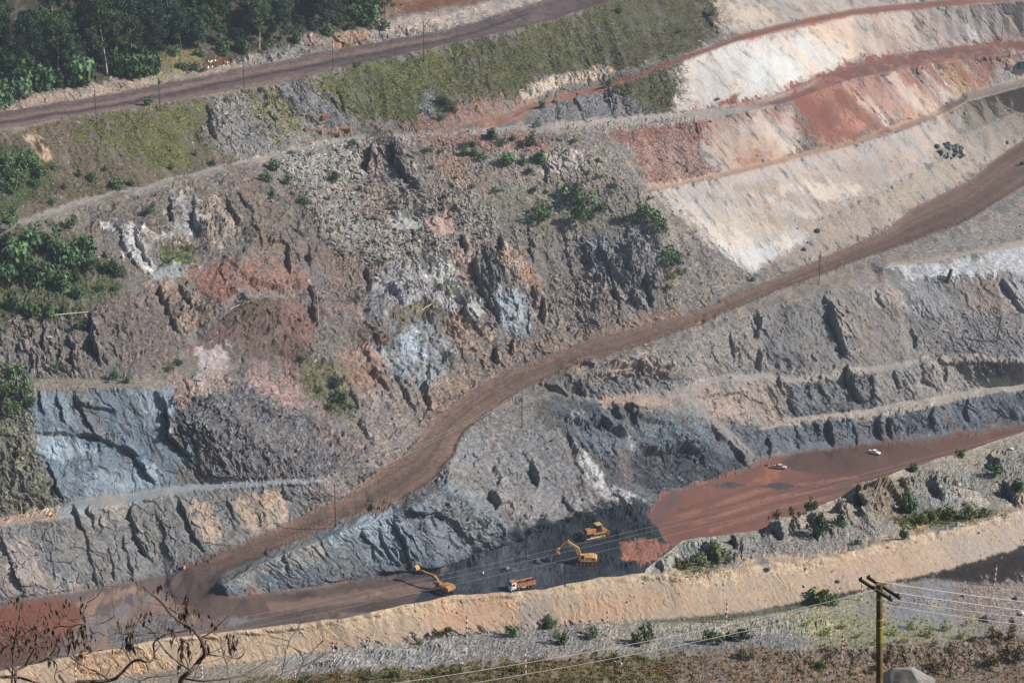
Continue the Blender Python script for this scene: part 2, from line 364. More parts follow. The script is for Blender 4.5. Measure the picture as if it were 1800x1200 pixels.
paint([(1300, 268), (1350, 270), (1330, 292), (1305, 290)], (150, 105, 85), 4, 8, .8)
paint([(1392, 182), (1440, 158), (1482, 146), (1500, 172), (1540, 205), (1572, 226), (1500, 244), (1422, 264), (1412, 232)], (138, 86, 74), 10, 12, rough=.08, rib=.12)
paint([(1440, 150), (1470, 150), (1460, 180), (1440, 178)], (172, 128, 104), 8, 10, .7)
paint([(1480, 200), (1500, 196), (1536, 230), (1500, 236), (1470, 226)], (198, 134, 116), 6, 8, .9)
paint([(1420, 245), (1470, 235), (1500, 246), (1430, 262)], (176, 134, 110), 8, 10, .7)
paint([(1478, 148), (1500, 140), (1560, 208), (1574, 222), (1560, 226), (1510, 184)], (216, 190, 172), 5, 6, rib=.1)
paint([(1504, 142), (1512, 142), (1580, 222), (1572, 222)], (160, 112, 96), 3, 4, .8)
paint([(1618, 124), (1640, 122), (1692, 158), (1680, 178), (1650, 168)], (220, 204, 192), 6, 8, .9)
paint([(1590, 190), (1640, 185), (1650, 200), (1600, 212)], (190, 152, 120), 6, 8, .8)
paint([(1655, 122), (1690, 118), (1710, 150), (1690, 165), (1670, 150)], (190, 158, 108), 8, 10, .8)
paint([(1722, 104), (1760, 98), (1745, 150), (1726, 150)], (160, 112, 100), 8, 8, .8)
paint([(1738, 122), (1830, 112), (1830, 160), (1745, 158)], (168, 160, 152), 3, 3, rough=.2)
paint([(1045, 226), (1200, 208), (1228, 216), (1230, 300), (1255, 312), (1200, 322), (1136, 330), (1110, 262)], (142, 98, 86), 10, 14, rough=.3, rub=.3)
paint([(1128, 262), (1190, 240), (1230, 300), (1170, 318), (1135, 300)], (150, 124, 112), 10, 14, .8, mott=.5, rub=.4)
crest = [(1228, 213), (1300, 205), (1370, 190), (1440, 163), (1500, 143), (1600, 122), (1700, 107), (1740, 102)]
paint(crest + [(u, v + (12 if u < 1400 else 28)) for u, v in crest[::-1]], (146, 95, 82), 9, 14, .8, streak=.8)
paint(crest[3:] + [(u + 30, v + 56) for u, v in crest[:2:-1]], (160, 112, 98), 14, 20, .4, streak=1.0)
# pale slope under it
paint([(1140, 338), (1290, 306), (1500, 254), (1640, 212), (1700, 178), (1690, 236), (1640, 286), (1560, 332), (1440, 386), (1416, 432), (1322, 486), (1240, 430), (1180, 372)], (180, 166, 157), 4, 6, rough=.07, rib=.08)
paint([(1175, 352), (1330, 340), (1440, 392), (1410, 424), (1330, 462), (1240, 420)], (190, 178, 169), 16, 20, .9)
paint([(1250, 380), (1330, 350), (1380, 390), (1300, 410)], (192, 172, 150), 14, 18, .7, streak=.6)
paint([(1258, 436), (1330, 436), (1380, 426), (1416, 425), (1330, 470), (1290, 455)], (206, 200, 196), 6, 10, .9)
paint([(1500, 300), (1600, 270), (1560, 320), (1440, 370), (1400, 350)], (172, 152, 138), 14, 18, .7, streak=.6)
paint([(1135, 322), (1200, 318), (1300, 296), (1500, 245), (1650, 192), (1800, 138), (1800, 152), (1650, 205), (1500, 256), (1300, 306), (1140, 336)], (180, 148, 126), 3, 3, rough=.06, rib=.05)
paint([(1640, 285), (1692, 215), (1710, 170), (1800, 150), (2130, 70), (2130, 60), (1800, 248), (1600, 368), (1440, 445), (1330, 490), (1420, 432), (1440, 388), (1560, 335)], (158, 144, 132), 5, 12, rough=.16, rib=.1, rub=.05)
paint([(1700, 190), (1830, 160), (1830, 225), (1740, 250), (1690, 240)], (132, 124, 116), 10, 14, .9, mott=.5)
paint([(1545, 348), (1630, 300), (1700, 262), (1700, 300), (1600, 356)], (162, 147, 132), 8, 10, .8)
# wash lines and slumps that run slantwise down the smooth faces
for a in [([(1500, 300), (1560, 305), (1660, 270), (1600, 290)], (165, 148, 136)), ([(1300, 330), (1360, 340), (1430, 360), (1500, 350), (1430, 345), (1350, 326)], (160, 142, 130)), ([(1240, 345), (1330, 352), (1400, 380), (1330, 362)], (170, 152, 140)), ([(1330, 380), (1400, 400), (1440, 396), (1390, 384)], (160, 144, 132)), ([(1380, 330), (1440, 345), (1500, 335), (1450, 325)], (206, 190, 172)), ([(1200, 375), (1280, 400), (1330, 432), (1260, 420)], (204, 192, 180)),
          ([(1510, 150), (1520, 148), (1600, 218), (1588, 220)], (176, 134, 118)), ([(1560, 138), (1570, 136), (1650, 200), (1636, 204)], (206, 184, 170)), ([(1440, 190), (1450, 185), (1510, 240), (1496, 244)], (126, 78, 66)), ([(1408, 180), (1425, 178), (1480, 240), (1460, 250)], (128, 80, 68)), ([(1470, 165), (1480, 160), (1560, 228), (1540, 232)], (128, 78, 66)), ([(1260, 220), (1268, 218), (1320, 270), (1310, 274)], (172, 148, 134)), ([(1320, 206), (1330, 204), (1400, 262), (1388, 266)], (204, 186, 172)),
          ([(1360, 70), (1370, 66), (1440, 120), (1428, 124)], (206, 186, 172)), ([(1520, 46), (1530, 44), (1590, 90), (1578, 92)], (168, 148, 140)), ([(1580, 30), (1592, 28), (1650, 78), (1636, 82)], (208, 192, 180)), ([(1640, 26), (1650, 24), (1700, 70), (1688, 74)], (166, 148, 142)), ([(1740, 40), (1752, 38), (1800, 66), (1784, 70)], (166, 150, 146))]:
    paint(a[0], a[1], 5, 8, .75)
# contour track
paint(band('track_edge', 'track_back')[:18] + [(740, 234), (640, 238), (580, 245), (500, 266), (433, 282), (333, 306), (250, 329), (150, 350), (43, 387), (0, 402), (-330, 496)], (172, 160, 150), 3, 3, rough=.08, rib=.02, rub=0, grass=0)
paint([(50, 400), (150, 364), (230, 340), (215, 352), (150, 380), (60, 404)], (140, 130, 116), 4, 6, .8)
paint([(600, 246), (740, 236), (840, 232), (1000, 224), (1060, 222), (1200, 205), (1220, 212), (1060, 232), (900, 240), (700, 250), (600, 256)], (152, 138, 128), 4, 6, rough=.4, rub=.8)
paint([(830, 222), (870, 214), (930, 188), (980, 170), (1050, 154), (1110, 135), (1200, 100), (1300, 63), (1400, 38), (1500, 18), (1700, -2), (2130, -32), (2130, -18), (1700, 8), (1500, 27), (1400, 46), (1300, 72), (1200, 108), (1110, 143), (1050, 163), (990, 178), (930, 196), (880, 222)], (162, 112, 92), 3, 3, rough=.06, rib=.02, rub=0)
paint([(1300, 62), (1500, 17), (1700, -2), (1700, 8), (1500, 28), (1300, 73)], (148, 98, 84), 3, 3, .8)
# bushy slope right of the rockfall
SOIL_AND_SHADE = [([(735, 240), (800, 240), (900, 240), (960, 238), (965, 262), (880, 262), (800, 256)], (150, 112, 98)), ([(630, 226), (690, 240), (704, 264), (688, 262), (660, 246), (632, 238)], (78, 74, 72)), ([(688, 262), (700, 262), (726, 318), (742, 338), (730, 340), (708, 310)], (88, 82, 80))]  # red soil, black rock, and shade painted into the colour along the crevice
paint([(760, 244), (1000, 236), (1100, 262), (1135, 330), (1180, 372), (1240, 430), (1180, 440), (1080, 400), (1000, 420), (900, 400), (800, 340)], (143, 130, 119), 8, 12, rough=.4, rib=.3, rub=.35)
paint([(800, 300), (900, 330), (1000, 350), (1120, 400), (1000, 430), (900, 400)], (128, 124, 104), 18, 26, .7, rub=.3)
paint([(740, 240), (800, 236), (830, 290), (860, 340), (800, 330), (770, 280)], (146, 118, 104), 10, 14, .8)
paint([(965, 275), (1020, 270), (1025, 288), (985, 296), (962, 300)], (186, 170, 164), 5, 7, .9)
paint([(960, 302), (1030, 284), (1036, 292), (980, 308)], (172, 160, 150), 3, 4, .9)
# rockfall
paint([(500, 282), (600, 254), (690, 250), (740, 320), (800, 340), (880, 400), (830, 430), (760, 455), (700, 470), (620, 470), (560, 420), (540, 350)], (150, 142, 133), 8, 14, rough=.5, rib=.1, rub=1.0)
paint([(640, 330), (760, 330), (800, 360), (760, 380), (700, 370), (650, 390)], (142, 124, 113), 10, 16, .8)
paint([(640, 262), (680, 255), (700, 300), (690, 330), (640, 320)], (134, 112, 102), 8, 10, .8)
paint([(688, 388), (700, 380), (738, 374), (744, 400), (700, 402)], (182, 180, 176), 3, 5, rub=0, rough=.3)
paint([(748, 378), (790, 368), (798, 405), (775, 418), (752, 400)], (190, 158, 142), 3, 5, rub=0, rough=.3)
for a in SOIL_AND_SHADE: paint(a[0], a[1], 4, 8, .9)
# left wall, upper part
paint([(-330, 505), (0, 415), (100, 395), (150, 430), (215, 490), (160, 560), (0, 575), (-330, 600)], (98, 99, 70), 10, 14, rough=.4, grass=.8, rub=.3)
paint([(150, 372), (260, 342), (330, 318), (430, 296), (520, 330), (560, 420), (520, 480), (430, 470), (330, 470), (240, 470), (180, 420)], (122, 111, 102), 8, 10, rough=.8, rib=.8)
paint([(190, 395), (240, 392), (275, 420), (292, 465), (262, 474), (225, 450)], (190, 185, 182), 5, 10, .9, rib=1.6, rough=.9, streak=.7)
paint([(300, 350), (345, 348), (352, 400), (320, 420), (296, 390)], (182, 178, 176), 5, 9, .85, rib=1.5, streak=.5)
paint([(352, 352), (400, 365), (425, 410), (390, 440), (360, 420)], (184, 164, 148), 5, 9, .8, rib=1.2, streak=.5)
paint([(430, 330), (480, 350), (520, 420), (500, 460), (450, 400)], (120, 104, 92), 8, 10, .8)
paint([(285, 440), (330, 445), (340, 470), (295, 470)], (96, 104, 64), 4, 7, grass=.8)
paint([(262, 480), (300, 470), (360, 470), (340, 486), (280, 492)], (160, 166, 166), 3, 5, rough=.3)
paint([(330, 484), (400, 470), (440, 478), (470, 520), (430, 545), (392, 556), (350, 530)], (136, 96, 83), 5, 9, .9, rib=.7, rough=.7)
paint([(265, 498), (330, 490), (350, 530), (400, 570), (330, 610), (290, 580), (268, 530)], (146, 124, 108), 6, 9, .9, rib=1.4, rough=.9)
paint([(165, 540), (265, 520), (320, 590), (300, 640), (200, 650), (170, 610)], (122, 108, 101), 6, 9, rib=.9, rough=.8)
paint([(20, 570), (160, 560), (170, 640), (60, 660), (20, 620)], (122, 113, 107), 8, 9, rib=.9, rough=.8, rub=.3)
paint([(430, 470), (520, 460), (545, 500), (470, 520)], (146, 108, 94), 6, 9, .8, rib=.9)
paint([(320, 600), (380, 560), (470, 525), (520, 530), (562, 570), (520, 640), (470, 650), (400, 610), (345, 640)], (116, 94, 85), 6, 9, rough=.35, rib=.3, grass=.2)
paint([(505, 535), (535, 530), (560, 565), (540, 610), (510, 580)], (132, 96, 86), 6, 9, .85, rib=.5)
paint([(400, 560), (470, 530), (480, 550), (410, 590)], (112, 98, 78), 8, 10, .7, grass=.5)
paint([(320, 600), (430, 508), (500, 515), (500, 522), (420, 545), (340, 606)], (136, 130, 126), 3, 4, .7, rough=.2)
paint([(545, 510), (600, 480), (680, 475), (660, 540), (620, 580), (570, 570)], (130, 112, 104), 6, 9, rough=.8, rib=.8)
paint([(600, 430), (640, 440), (650, 470), (560, 480), (500, 440), (540, 420)], (124, 106, 96), 8, 10, .9, rough=.6, rib=.8)
# centre of the wall
paint([(650, 500), (700, 470), (760, 458), (800, 462), (812, 515), (770, 560), (690, 580), (650, 560)], (160, 156, 158), 5, 9, rough=.8, rib=1.2)
paint([(752, 458), (790, 462), (812, 500), (800, 516), (766, 490)], (204, 200, 186), 5, 9, .9)
paint([(805, 430), (835, 430), (840, 490), (812, 500), (790, 460)], (170, 146, 132), 5, 7, .9, rough=.8)
paint([(838, 440), (880, 432), (890, 480), (880, 512), (845, 505)], (124, 121, 118), 4, 6, rib=1.2, rough=.5)
paint([(882, 440), (926, 458), (932, 495), (900, 512), (884, 480)], (164, 142, 128), 5, 7, rough=.7)
paint([(930, 480), (960, 480), (955, 560), (930, 560)], (156, 122, 104), 6, 8, .8, rough=.8)
paint([(820, 525), (845, 520), (850, 565), (830, 575)], (188, 190, 190), 4, 7, .85, rib=1.2)
paint([(868, 520), (920, 512), (935, 560), (920, 590), (880, 575)], (152, 158, 164), 5, 8, .9, rib=1.3, rough=.9)
paint([(800, 560), (860, 580), (880, 620), (820, 625), (790, 590)], (166, 138, 118), 6, 9, .8, rough=.9)
paint([(630, 580), (760, 560), (790, 620), (760, 690), (690, 660), (640, 640)], (142, 145, 149), 6, 10, .9, rough=.8, rib=.9)
paint([(700, 585), (730, 580), (740, 625), (715, 640)], (176, 184, 196), 5, 9, .8, streak=.6)
paint([(690, 560), (760, 540), (770, 552), (700, 580)], (118, 104, 84), 5, 7, .9, grass=.4)
paint([(600, 570), (680, 575), (690, 600), (620, 605)], (116, 98, 86), 6, 8, .9, grass=.3)
paint([(590, 625), (640, 604), (665, 650), (690, 690), (650, 700), (615, 680)], (158, 123, 104), 6, 9, .85, rough=.6)
paint([(600, 700), (720, 680), (760, 720), (730, 780), (660, 820), (620, 790)], (140, 128, 120), 8, 10, rough=.7, rib=.8)
paint([(540, 650), (600, 650), (612, 720), (570, 730), (540, 700)], (112, 108, 76), 10, 12, .9, grass=.7)
paint([(1010, 420), (1060, 420), (1080, 480), (1050, 500), (1020, 470)], (132, 134, 140), 5, 8, .9, rib=1.3, rough=.8)
paint([(1090, 410), (1140, 400), (1160, 460), (1150, 530), (1090, 520)], (124, 120, 122), 6, 9, rib=1.2, rough=.7)
paint([(980, 400), (1020, 410), (1040, 480), (1010, 500)], (148, 132, 122), 6, 8, .8, rib=1.0)
paint([(960, 470), (1060, 500), (1080, 570), (960, 600), (950, 540)], (136, 122, 112), 8, 10, .9, rough=.8, rub=.7)
paint([(1190, 430), (1250, 440), (1320, 490), (1260, 530), (1160, 550), (1170, 470)], (126, 116, 108), 6, 9, rough=.4, rub=.4)
paint([(760, 690), (860, 620), (1000, 590), (1010, 605), (890, 650), (800, 710), (740, 770)], (148, 126, 112), 8, 10, .9, rough=.6, rub=.5)
paint([(1030, 590), (1110, 562), (1200, 542), (1210, 556), (1100, 582), (1030, 602)], (146, 120, 104), 5, 6, rough=.3)
# dark rubble and the pink streak
paint([(300, 690), (440, 680), (560, 720), (640, 790), (640, 840), (560, 850), (400, 850), (330, 805)], (112, 108, 110), 8, 12, rough=.8, rib=.6, rub=.6)
paint([(350, 612), (398, 615), (404, 640), (380, 655), (360, 700), (346, 690)], (180, 167, 165), 4, 7, .85)
paint([(355, 660), (400, 650), (395, 690), (365, 690)], (150, 132, 124), 4, 7, .9)
paint([(435, 640), (490, 640), (520, 690), (560, 720), (520, 720), (450, 680)], (166, 136, 129), 5, 9, .8, rough=.5)
paint([(510, 690), (560, 715), (630, 790), (600, 810), (560, 760)], (146, 122, 118), 6, 9, .7, rough=.5, rub=.4)
paint([(285, 680), (330, 660), (350, 690), (320, 720)], (160, 132, 120), 5, 7, .8)
# blue slab
paint([(55, 690), (250, 681), (290, 690), (302, 730), (300, 770), (330, 800), (300, 850), (180, 882), (110, 888), (60, 790)], (122, 136, 149), 6, 12, rough=.3, rib=.10, rub=0)
paint([(55, 762), (110, 758), (165, 790), (120, 806), (62, 800)], (192, 204, 214), 4, 9, .85, mott=.5)
paint([(70, 695), (120, 688), (130, 740), (80, 740)], (166, 178, 188), 5, 9, .7, streak=.6)
paint([(225, 690), (270, 686), (292, 715), (296, 770), (266, 750), (240, 720)], (178, 188, 196), 6, 10, .85, mott=.5)
paint([(165, 842), (270, 820), (285, 850), (200, 868), (160, 872)], (164, 178, 188), 6, 10, .8, mott=.6)
paint([(130, 700), (170, 700), (190, 770), (150, 770)], (132, 122, 116), 6, 8, .7, streak=.6)
paint([(60, 668), (250, 664), (292, 672), (290, 682), (60, 688)], (150, 140, 126), 3, 4, rough=.2, rub=.2)
paint([(-330, 740), (0, 640), (55, 690), (62, 790), (112, 886), (0, 912), (-330, 960)], (120, 116, 98), 8, 10, rough=.5, rub=.9, grass=.3)
# lowest bench and wall
paint([(-330, 1120), (-330, 970), (0, 926), (100, 910), (200, 890), (267, 874), (350, 860), (467, 853), (600, 845), (600, 880), (517, 913), (440, 952), (300, 1005), (0, 1055)], (128, 125, 123), 4, 5, rough=.42, rib=.22)
paint([(340, 880), (366, 885), (388, 940), (360, 955), (345, 920)], (176, 153, 132), 5, 8, .85)
paint([(438, 868), (490, 860), (512, 890), (490, 920), (440, 935), (420, 925)], (177, 153, 132), 6, 9, .9)
paint([(-60, 950), (50, 960), (120, 1030), (0, 1045), (-60, 1060)], (160, 146, 140), 10, 14, .8)
paint([(160, 888), (235, 882), (222, 925), (170, 925)], (152, 146, 140), 5, 8, .8)
paint([(235, 900), (300, 885), (350, 970), (280, 995)], (120, 117, 114), 8, 10, .8)
paint([(-330, 960), (0, 910), (100, 892), (110, 898), (100, 911), (0, 926), (-330, 976)], (180, 154, 134), 3, 4, rough=.06, rib=0)
paint([(105, 893), (167, 876), (283, 857), (350, 850), (470, 845), (600, 840), (600, 848), (467, 855), (350, 862), (267, 875), (200, 891), (105, 911)], (152, 155, 158), 3, 4, rough=.08, rib=0)
paint([(160, 878), (215, 870), (220, 884), (170, 894)], (172, 158, 146), 4, 6, .8)
paint([(600, 820), (700, 790), (740, 770), (720, 800), (640, 850), (600, 876), (540, 895), (560, 850)], (134, 122, 116), 6, 8, rough=.4, rub=.5)
# right wall below the haul road
paint([(970, 690), (1140, 612), (1215, 590), (1300, 553), (1450, 505), (1600, 470), (1830, 420), (2130, 350), (2130, 640), (1800, 690), (1550, 740), (1380, 760), (1240, 740), (1100, 720)], (140, 133, 129), 4, 6, rough=.26, rib=.3)
paint([(1340, 540), (1440, 520), (1460, 580), (1490, 640), (1380, 655), (1340, 640)], (124, 119, 117), 6, 9, .9, rib=.5)
paint([(1460, 520), (1560, 515), (1600, 570), (1610, 620), (1500, 640), (1470, 570)], (142, 131, 123), 6, 9, .9, rib=.3)
paint([(1130, 620), (1330, 550), (1335, 650), (1250, 664), (1190, 680), (1100, 700)], (140, 132, 126), 6, 9, .9, rib=.4, rub=.3)
paint([(1500, 505), (1560, 495), (1590, 530), (1540, 530)], (176, 162, 154), 6, 9, .8)
paint([(1590, 495), (1650, 490), (1680, 560), (1620, 560)], (160, 160, 162), 8, 12, .8)
paint([(1690, 500), (1740, 490), (1770, 560), (1720, 580)], (146, 128, 118), 8, 12, .8)
paint([(1760, 480), (1830, 470), (1830, 540), (1790, 540)], (160, 154, 152), 6, 10, .8)
paint([(1600, 560), (1640, 570), (1640, 610), (1610, 610)], (112, 110, 112), 6, 9, .8)
paint([(1640, 560), (1830, 560), (1830, 630), (1620, 630)], (136, 130, 128), 12, 14, .8, rub=.5)
paint([(1545, 470), (1640, 462), (1700, 450), (1810, 428), (2130, 356), (2130, 400), (1820, 470), (1700, 484), (1640, 488), (1600, 482)], (196, 193, 193), 4, 8, .95, rough=.5, rib=.5)
paint([(1540, 464), (1633, 452), (1700, 440), (1800, 421), (2130, 348), (2130, 360), (1800, 431), (1700, 450), (1633, 462), (1555, 467)], (182, 166, 150), 3, 3, rough=.06)
paint([(1480, 470), (1600, 435), (1720, 395), (1830, 330), (2130, 160), (2130, 340), (1800, 418), (1640, 450), (1540, 460)], (150, 139, 132), 5, 8, .9, rough=.4, rub=.2)
paint([(1300, 548), (1443, 492), (1560, 462), (1550, 490), (1450, 512), (1340, 540)], (150, 134, 120), 4, 7, .9, rough=.3)
paint([(1190, 690), (1250, 672), (1345, 663), (1390, 676), (1400, 700), (1440, 738), (1340, 750), (1250, 722)], (162, 142, 129), 5, 9, .9, rough=.4, rib=.4)
paint([(1400, 678), (1493, 664), (1540, 660), (1545, 720), (1400, 735), (1380, 720)], (108, 108, 111), 4, 7, .95, rough=.5, rib=.9)
paint([(1540, 660), (1600, 650), (1640, 640), (1830, 640), (1830, 668), (1640, 698), (1545, 716)], (150, 143, 138), 5, 8, .9, rough=.35, rib=.5)
paint([(1660, 636), (1800, 642), (1800, 660), (1690, 650)], (98, 100, 104), 4, 8, .8, rib=1.6, streak=.4)
paint([(1330, 765), (1387, 745), (1467, 739), (1550, 732), (1633, 716), (1733, 692), (1830, 680), (2130, 630), (2130, 690), (1800, 748), (1667, 764), (1583, 778), (1467, 785), (1383, 798), (1330, 800)], (102, 105, 111), 4, 5, rough=.42, rib=.7)
paint([(1390, 780), (1480, 772), (1600, 764), (1800, 738), (1800, 750), (1583, 779), (1467, 786), (1383, 799)], (110, 113, 119), 4, 5, rough=.25, rib=.2)
paint([(1340, 752), (1400, 735), (1467, 728), (1533, 718), (1633, 701), (1733, 680), (1800, 672), (2130, 618), (2130, 630), (1800, 683), (1733, 692), (1633, 716), (1550, 732), (1467, 739), (1387, 746)], (176, 162, 150), 3, 3, rough=.06, rib=0)
paint([(1010, 690), (1065, 703), (1130, 692), (1200, 681), (1250, 663), (1343, 654), (1400, 666), (1493, 652), (1633, 628), (1830, 630), (1830, 640), (1633, 638), (1493, 663), (1400, 676), (1343, 665), (1250, 675), (1200, 693), (1130, 704), (1065, 716), (1010, 700)], (164, 152, 144), 3, 4, .9, rough=.1, rib=0)
paint([(1050, 700), (1130, 696), (1140, 706), (1070, 714)], (186, 156, 136), 3, 5, .9)
# dark slopes by the ponds
paint([(890, 700), (1010, 700), (1100, 715), (1240, 740), (1340, 765), (1330, 800), (1290, 828), (1170, 866), (1130, 890), (1070, 880), (1000, 800), (930, 740)], (90, 93, 99), 6, 10, rough=.6, rib=.4)
paint([(980, 670), (1060, 655), (1200, 640), (1200, 672), (1080, 690), (1000, 690)], (126, 122, 120), 5, 8, .9, rough=.9, rib=.6)
paint([(1010, 650), (1180, 625), (1190, 645), (1040, 668)], (164, 146, 134), 6, 8, .8, rough=.6)
paint([(1000, 740), (1090, 735), (1120, 790), (1040, 790)], (110, 116, 124), 8, 12, .8)
paint([(1012, 792), (1036, 800), (1056, 838), (1062, 862), (1036, 850), (1018, 815)], (205, 202, 202), 4, 5, 1)
paint([(1030, 866), (1080, 858), (1136, 880), (1120, 890), (1045, 888)], (190, 188, 190), 4, 5, .95)
paint([(1120, 808), (1140, 826), (1125, 836)], (190, 190, 192), 3, 5, .8)
paint([(1080, 800), (1150, 800), (1170, 840), (1100, 850)], (118, 106, 104), 6, 10, .7)
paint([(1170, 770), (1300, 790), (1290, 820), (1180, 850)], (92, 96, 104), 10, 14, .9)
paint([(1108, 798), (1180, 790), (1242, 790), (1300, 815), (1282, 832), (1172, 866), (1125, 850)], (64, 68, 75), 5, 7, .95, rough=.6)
paint([(1140, 735), (1230, 740), (1250, 770), (1180, 786), (1130, 770)], (108, 118, 124), 6, 8, .8)
paint([(1204, 690), (1216, 687), (1262, 738), (1328, 806), (1320, 812), (1250, 750)], (138, 130, 126), 2, 4, .9, rough=.15)
paint([(1000, 715), (1030, 722), (1040, 745), (1010, 740)], (160, 158, 160), 4, 5, .8)
paint([(1098, 762), (1112, 772), (1122, 800), (1110, 796)], (170, 168, 170), 3, 4, .8)
paint([(1050, 700), (1110, 690), (1180, 700), (1180, 712), (1070, 716)], (172, 146, 130), 3, 4, .85)
# the grey headland and the spur
paint([(788, 800), (850, 742), (900, 730), (960, 745), (1008, 800), (1040, 860), (1085, 892), (1000, 930), (905, 915), (840, 870), (780, 860)], (134, 130, 130), 8, 12, rough=.6, rib=.5)
paint([(820, 760), (900, 700), (960, 700), (940, 740), (850, 760)], (134, 126, 120), 6, 8, .9, rough=.6)
paint([(735, 885), (785, 850), (830, 870), (905, 925), (900, 955), (840, 980), (760, 960), (715, 910)], (124, 129, 135), 8, 12, .9, rough=.7, rib=.7)
paint([(378, 1036), (392, 1018), (475, 975), (570, 938), (660, 905), (735, 882), (760, 905), (800, 950), (840, 985), (770, 1004), (600, 1024), (480, 1040), (402, 1049)], (114, 122, 130), 4, 6, rough=.42, rib=.28)
paint([(390, 1012), (470, 975), (560, 945), (560, 980), (480, 1000), (400, 1030)], (140, 137, 134), 6, 8, .9, rib=.4)
paint([(600, 925), (660, 905), (700, 892), (700, 905), (640, 935), (590, 945)], (160, 172, 182), 5, 8, .9)
paint([(640, 930), (700, 920), (720, 985), (690, 1000), (640, 990)], (132, 144, 156), 6, 9, .8, rib=.6)
paint([(560, 1000), (690, 995), (850, 960), (850, 990), (770, 1006), (600, 1026), (480, 1042)], (96, 102, 110), 8, 10, .8)
paint([(735, 920), (800, 925), (860, 965), (800, 990), (740, 960)], (118, 124, 130), 8, 10, .8, streak=.5)
paint([(905, 930), (1000, 915), (1080, 890), (1140, 885), (1140, 905), (1000, 940), (905, 965), (840, 985)], (60, 65, 72), 6, 9, .95, rough=.3)
# pit floor
paint([(-330, 1130), (0, 1060), (150, 1040), (300, 1010), (380, 1036), (402, 1050), (480, 1041), (600, 1025), (700, 1007), (770, 1005), (840, 986), (905, 961), (1000, 935), (1138, 901), (1165, 869), (1250, 843), (1305, 823), (1383, 798), (1467, 785), (1583, 778), (1800, 748), (2130, 690), (2130, 1415), (-330, 1415)], (120, 100, 95), 3, 3, rough=.05, rib=0, rub=0)
paint([(620, 1032), (770, 1000), (850, 980), (905, 955), (1000, 930), (1080, 895), (1132, 886), (1160, 925), (1172, 955), (1150, 1000), (900, 1080), (680, 1080), (600, 1050)], (62, 67, 75), 10, 14, .97, rough=.12, rub=.15)
paint([(640, 1036), (770, 1006), (850, 984), (905, 958), (1000, 932), (1080, 897), (1130, 890), (1160, 925), (1170, 955), (1150, 1000), (900, 1080), (690, 1080), (620, 1052)], (54, 58, 66), 10, 5, .9, rub=.3)
paint([(960, 930), (1080, 900), (1110, 905), (1170, 940), (1160, 985), (1080, 1000), (980, 1010), (940, 970)], (42, 47, 55), 12, 16, .95, rub=.3)
paint([(1080, 930), (1165, 945), (1160, 960), (1080, 965)], (46, 50, 58), 8, 10, .8)
paint([(850, 990), (960, 985), (980, 1010), (900, 1030), (820, 1020)], (78, 82, 90), 12, 16, .8)
paint([(296, 1012), (400, 968), (384, 1020), (404, 1050), (560, 1046), (430, 1080), (350, 1080), (298, 1050)], (82, 73, 72), 8, 8, .95)
paint([(400, 1052), (600, 1034), (690, 1024), (640, 1050), (480, 1070), (410, 1072)], (136, 110, 98), 6, 8, .95)
paint([(150, 1100), (240, 1040), (300, 1060), (340, 1085), (280, 1110), (180, 1150), (100, 1190)], (150, 122, 106), 8, 10, .95)
paint([(180, 1085), (215, 1060), (250, 1045), (262, 1052), (210, 1085), (120, 1170), (100, 1160)], (130, 124, 124), 4, 7, .8, rough=.3)
paint([(130, 1060), (240, 1030), (250, 1040), (200, 1056), (150, 1072)], (166, 134, 112), 4, 6, .9)
paint([(200, 1110), (290, 1085), (330, 1092), (300, 1115), (200, 1140)], (108, 106, 108), 6, 8, .9, rough=.4, rub=.4)
paint([(390, 1082), (430, 1075), (480, 1070), (440, 1088), (410, 1100)], (134, 136, 138), 4, 6, .7)
paint([(420, 1100), (480, 1074), (520, 1068), (560, 1085), (600, 1080), (520, 1120)], (98, 86, 80), 6, 6, .9)
MUD = [(1138, 908), (1168, 868), (1250, 846), (1300, 830), (1380, 800), (1480, 787), (1600, 780), (1820, 748), (2130, 695), (2130, 760), (1820, 780), (1600, 840), (1480, 880), (1330, 960), (1200, 970), (1168, 945)]
paint(MUD, (136, 88, 72), 3, 4, .97, rough=.02)
paint([(1180, 885), (1260, 860), (1330, 850), (1330, 900), (1200, 920)], (142, 92, 74), 14, 18, .8)
POOL = [(1372, 812), (1400, 797), (1500, 785), (1590, 781), (1645, 790), (1560, 816), (1470, 832), (1400, 827)]
paint(POOL, (92, 72, 60), 3, 3, .95, rough=0)
paint([(1560, 790), (1800, 752), (1820, 760), (1640, 800), (1480, 846), (1440, 840)], (120, 86, 74), 6, 6, .7)
paint([(1440, 800), (1600, 778), (1830, 744), (2130, 690), (2130, 770), (1820, 785), (1600, 845), (1480, 880), (1420, 860)], (112, 78, 64), 30, 14, .8)
paint([(1180, 920), (1330, 900), (1340, 930), (1200, 950)], (138, 86, 70), 12, 16, .7)
for k in range(7): paint([(1180 + 14 * k, 900 + 6 * k), (1330 + 10 * k, 852 + 7 * k), (1500 + 8 * k, 832 + 5 * k), (1500 + 8 * k, 834 + 5 * k), (1330 + 10 * k, 855 + 7 * k), (1182 + 14 * k, 903 + 6 * k)], [(118, 76, 62), (170, 116, 94)][k % 2], 2, 4, .55)
paint([(1328, 846), (1350, 820), (1380, 820), (1350, 852)], (170, 104, 72), 5, 6, .8)
paint([(1098, 962), (1130, 950), (1168, 962), (1120, 990), (1095, 985)], (160, 106, 86), 4, 8, .95)
paint([(1250, 852), (1280, 846), (1312, 853), (1280, 858)], (92, 84, 80), 2, 3)
paint([(1336, 853), (1375, 848), (1410, 856), (1370, 860)], (88, 80, 76), 2, 3)
paint([(1150, 905), (1180, 870), (1200, 862), (1190, 880), (1160, 915)], (100, 92, 92), 5, 7, .6)
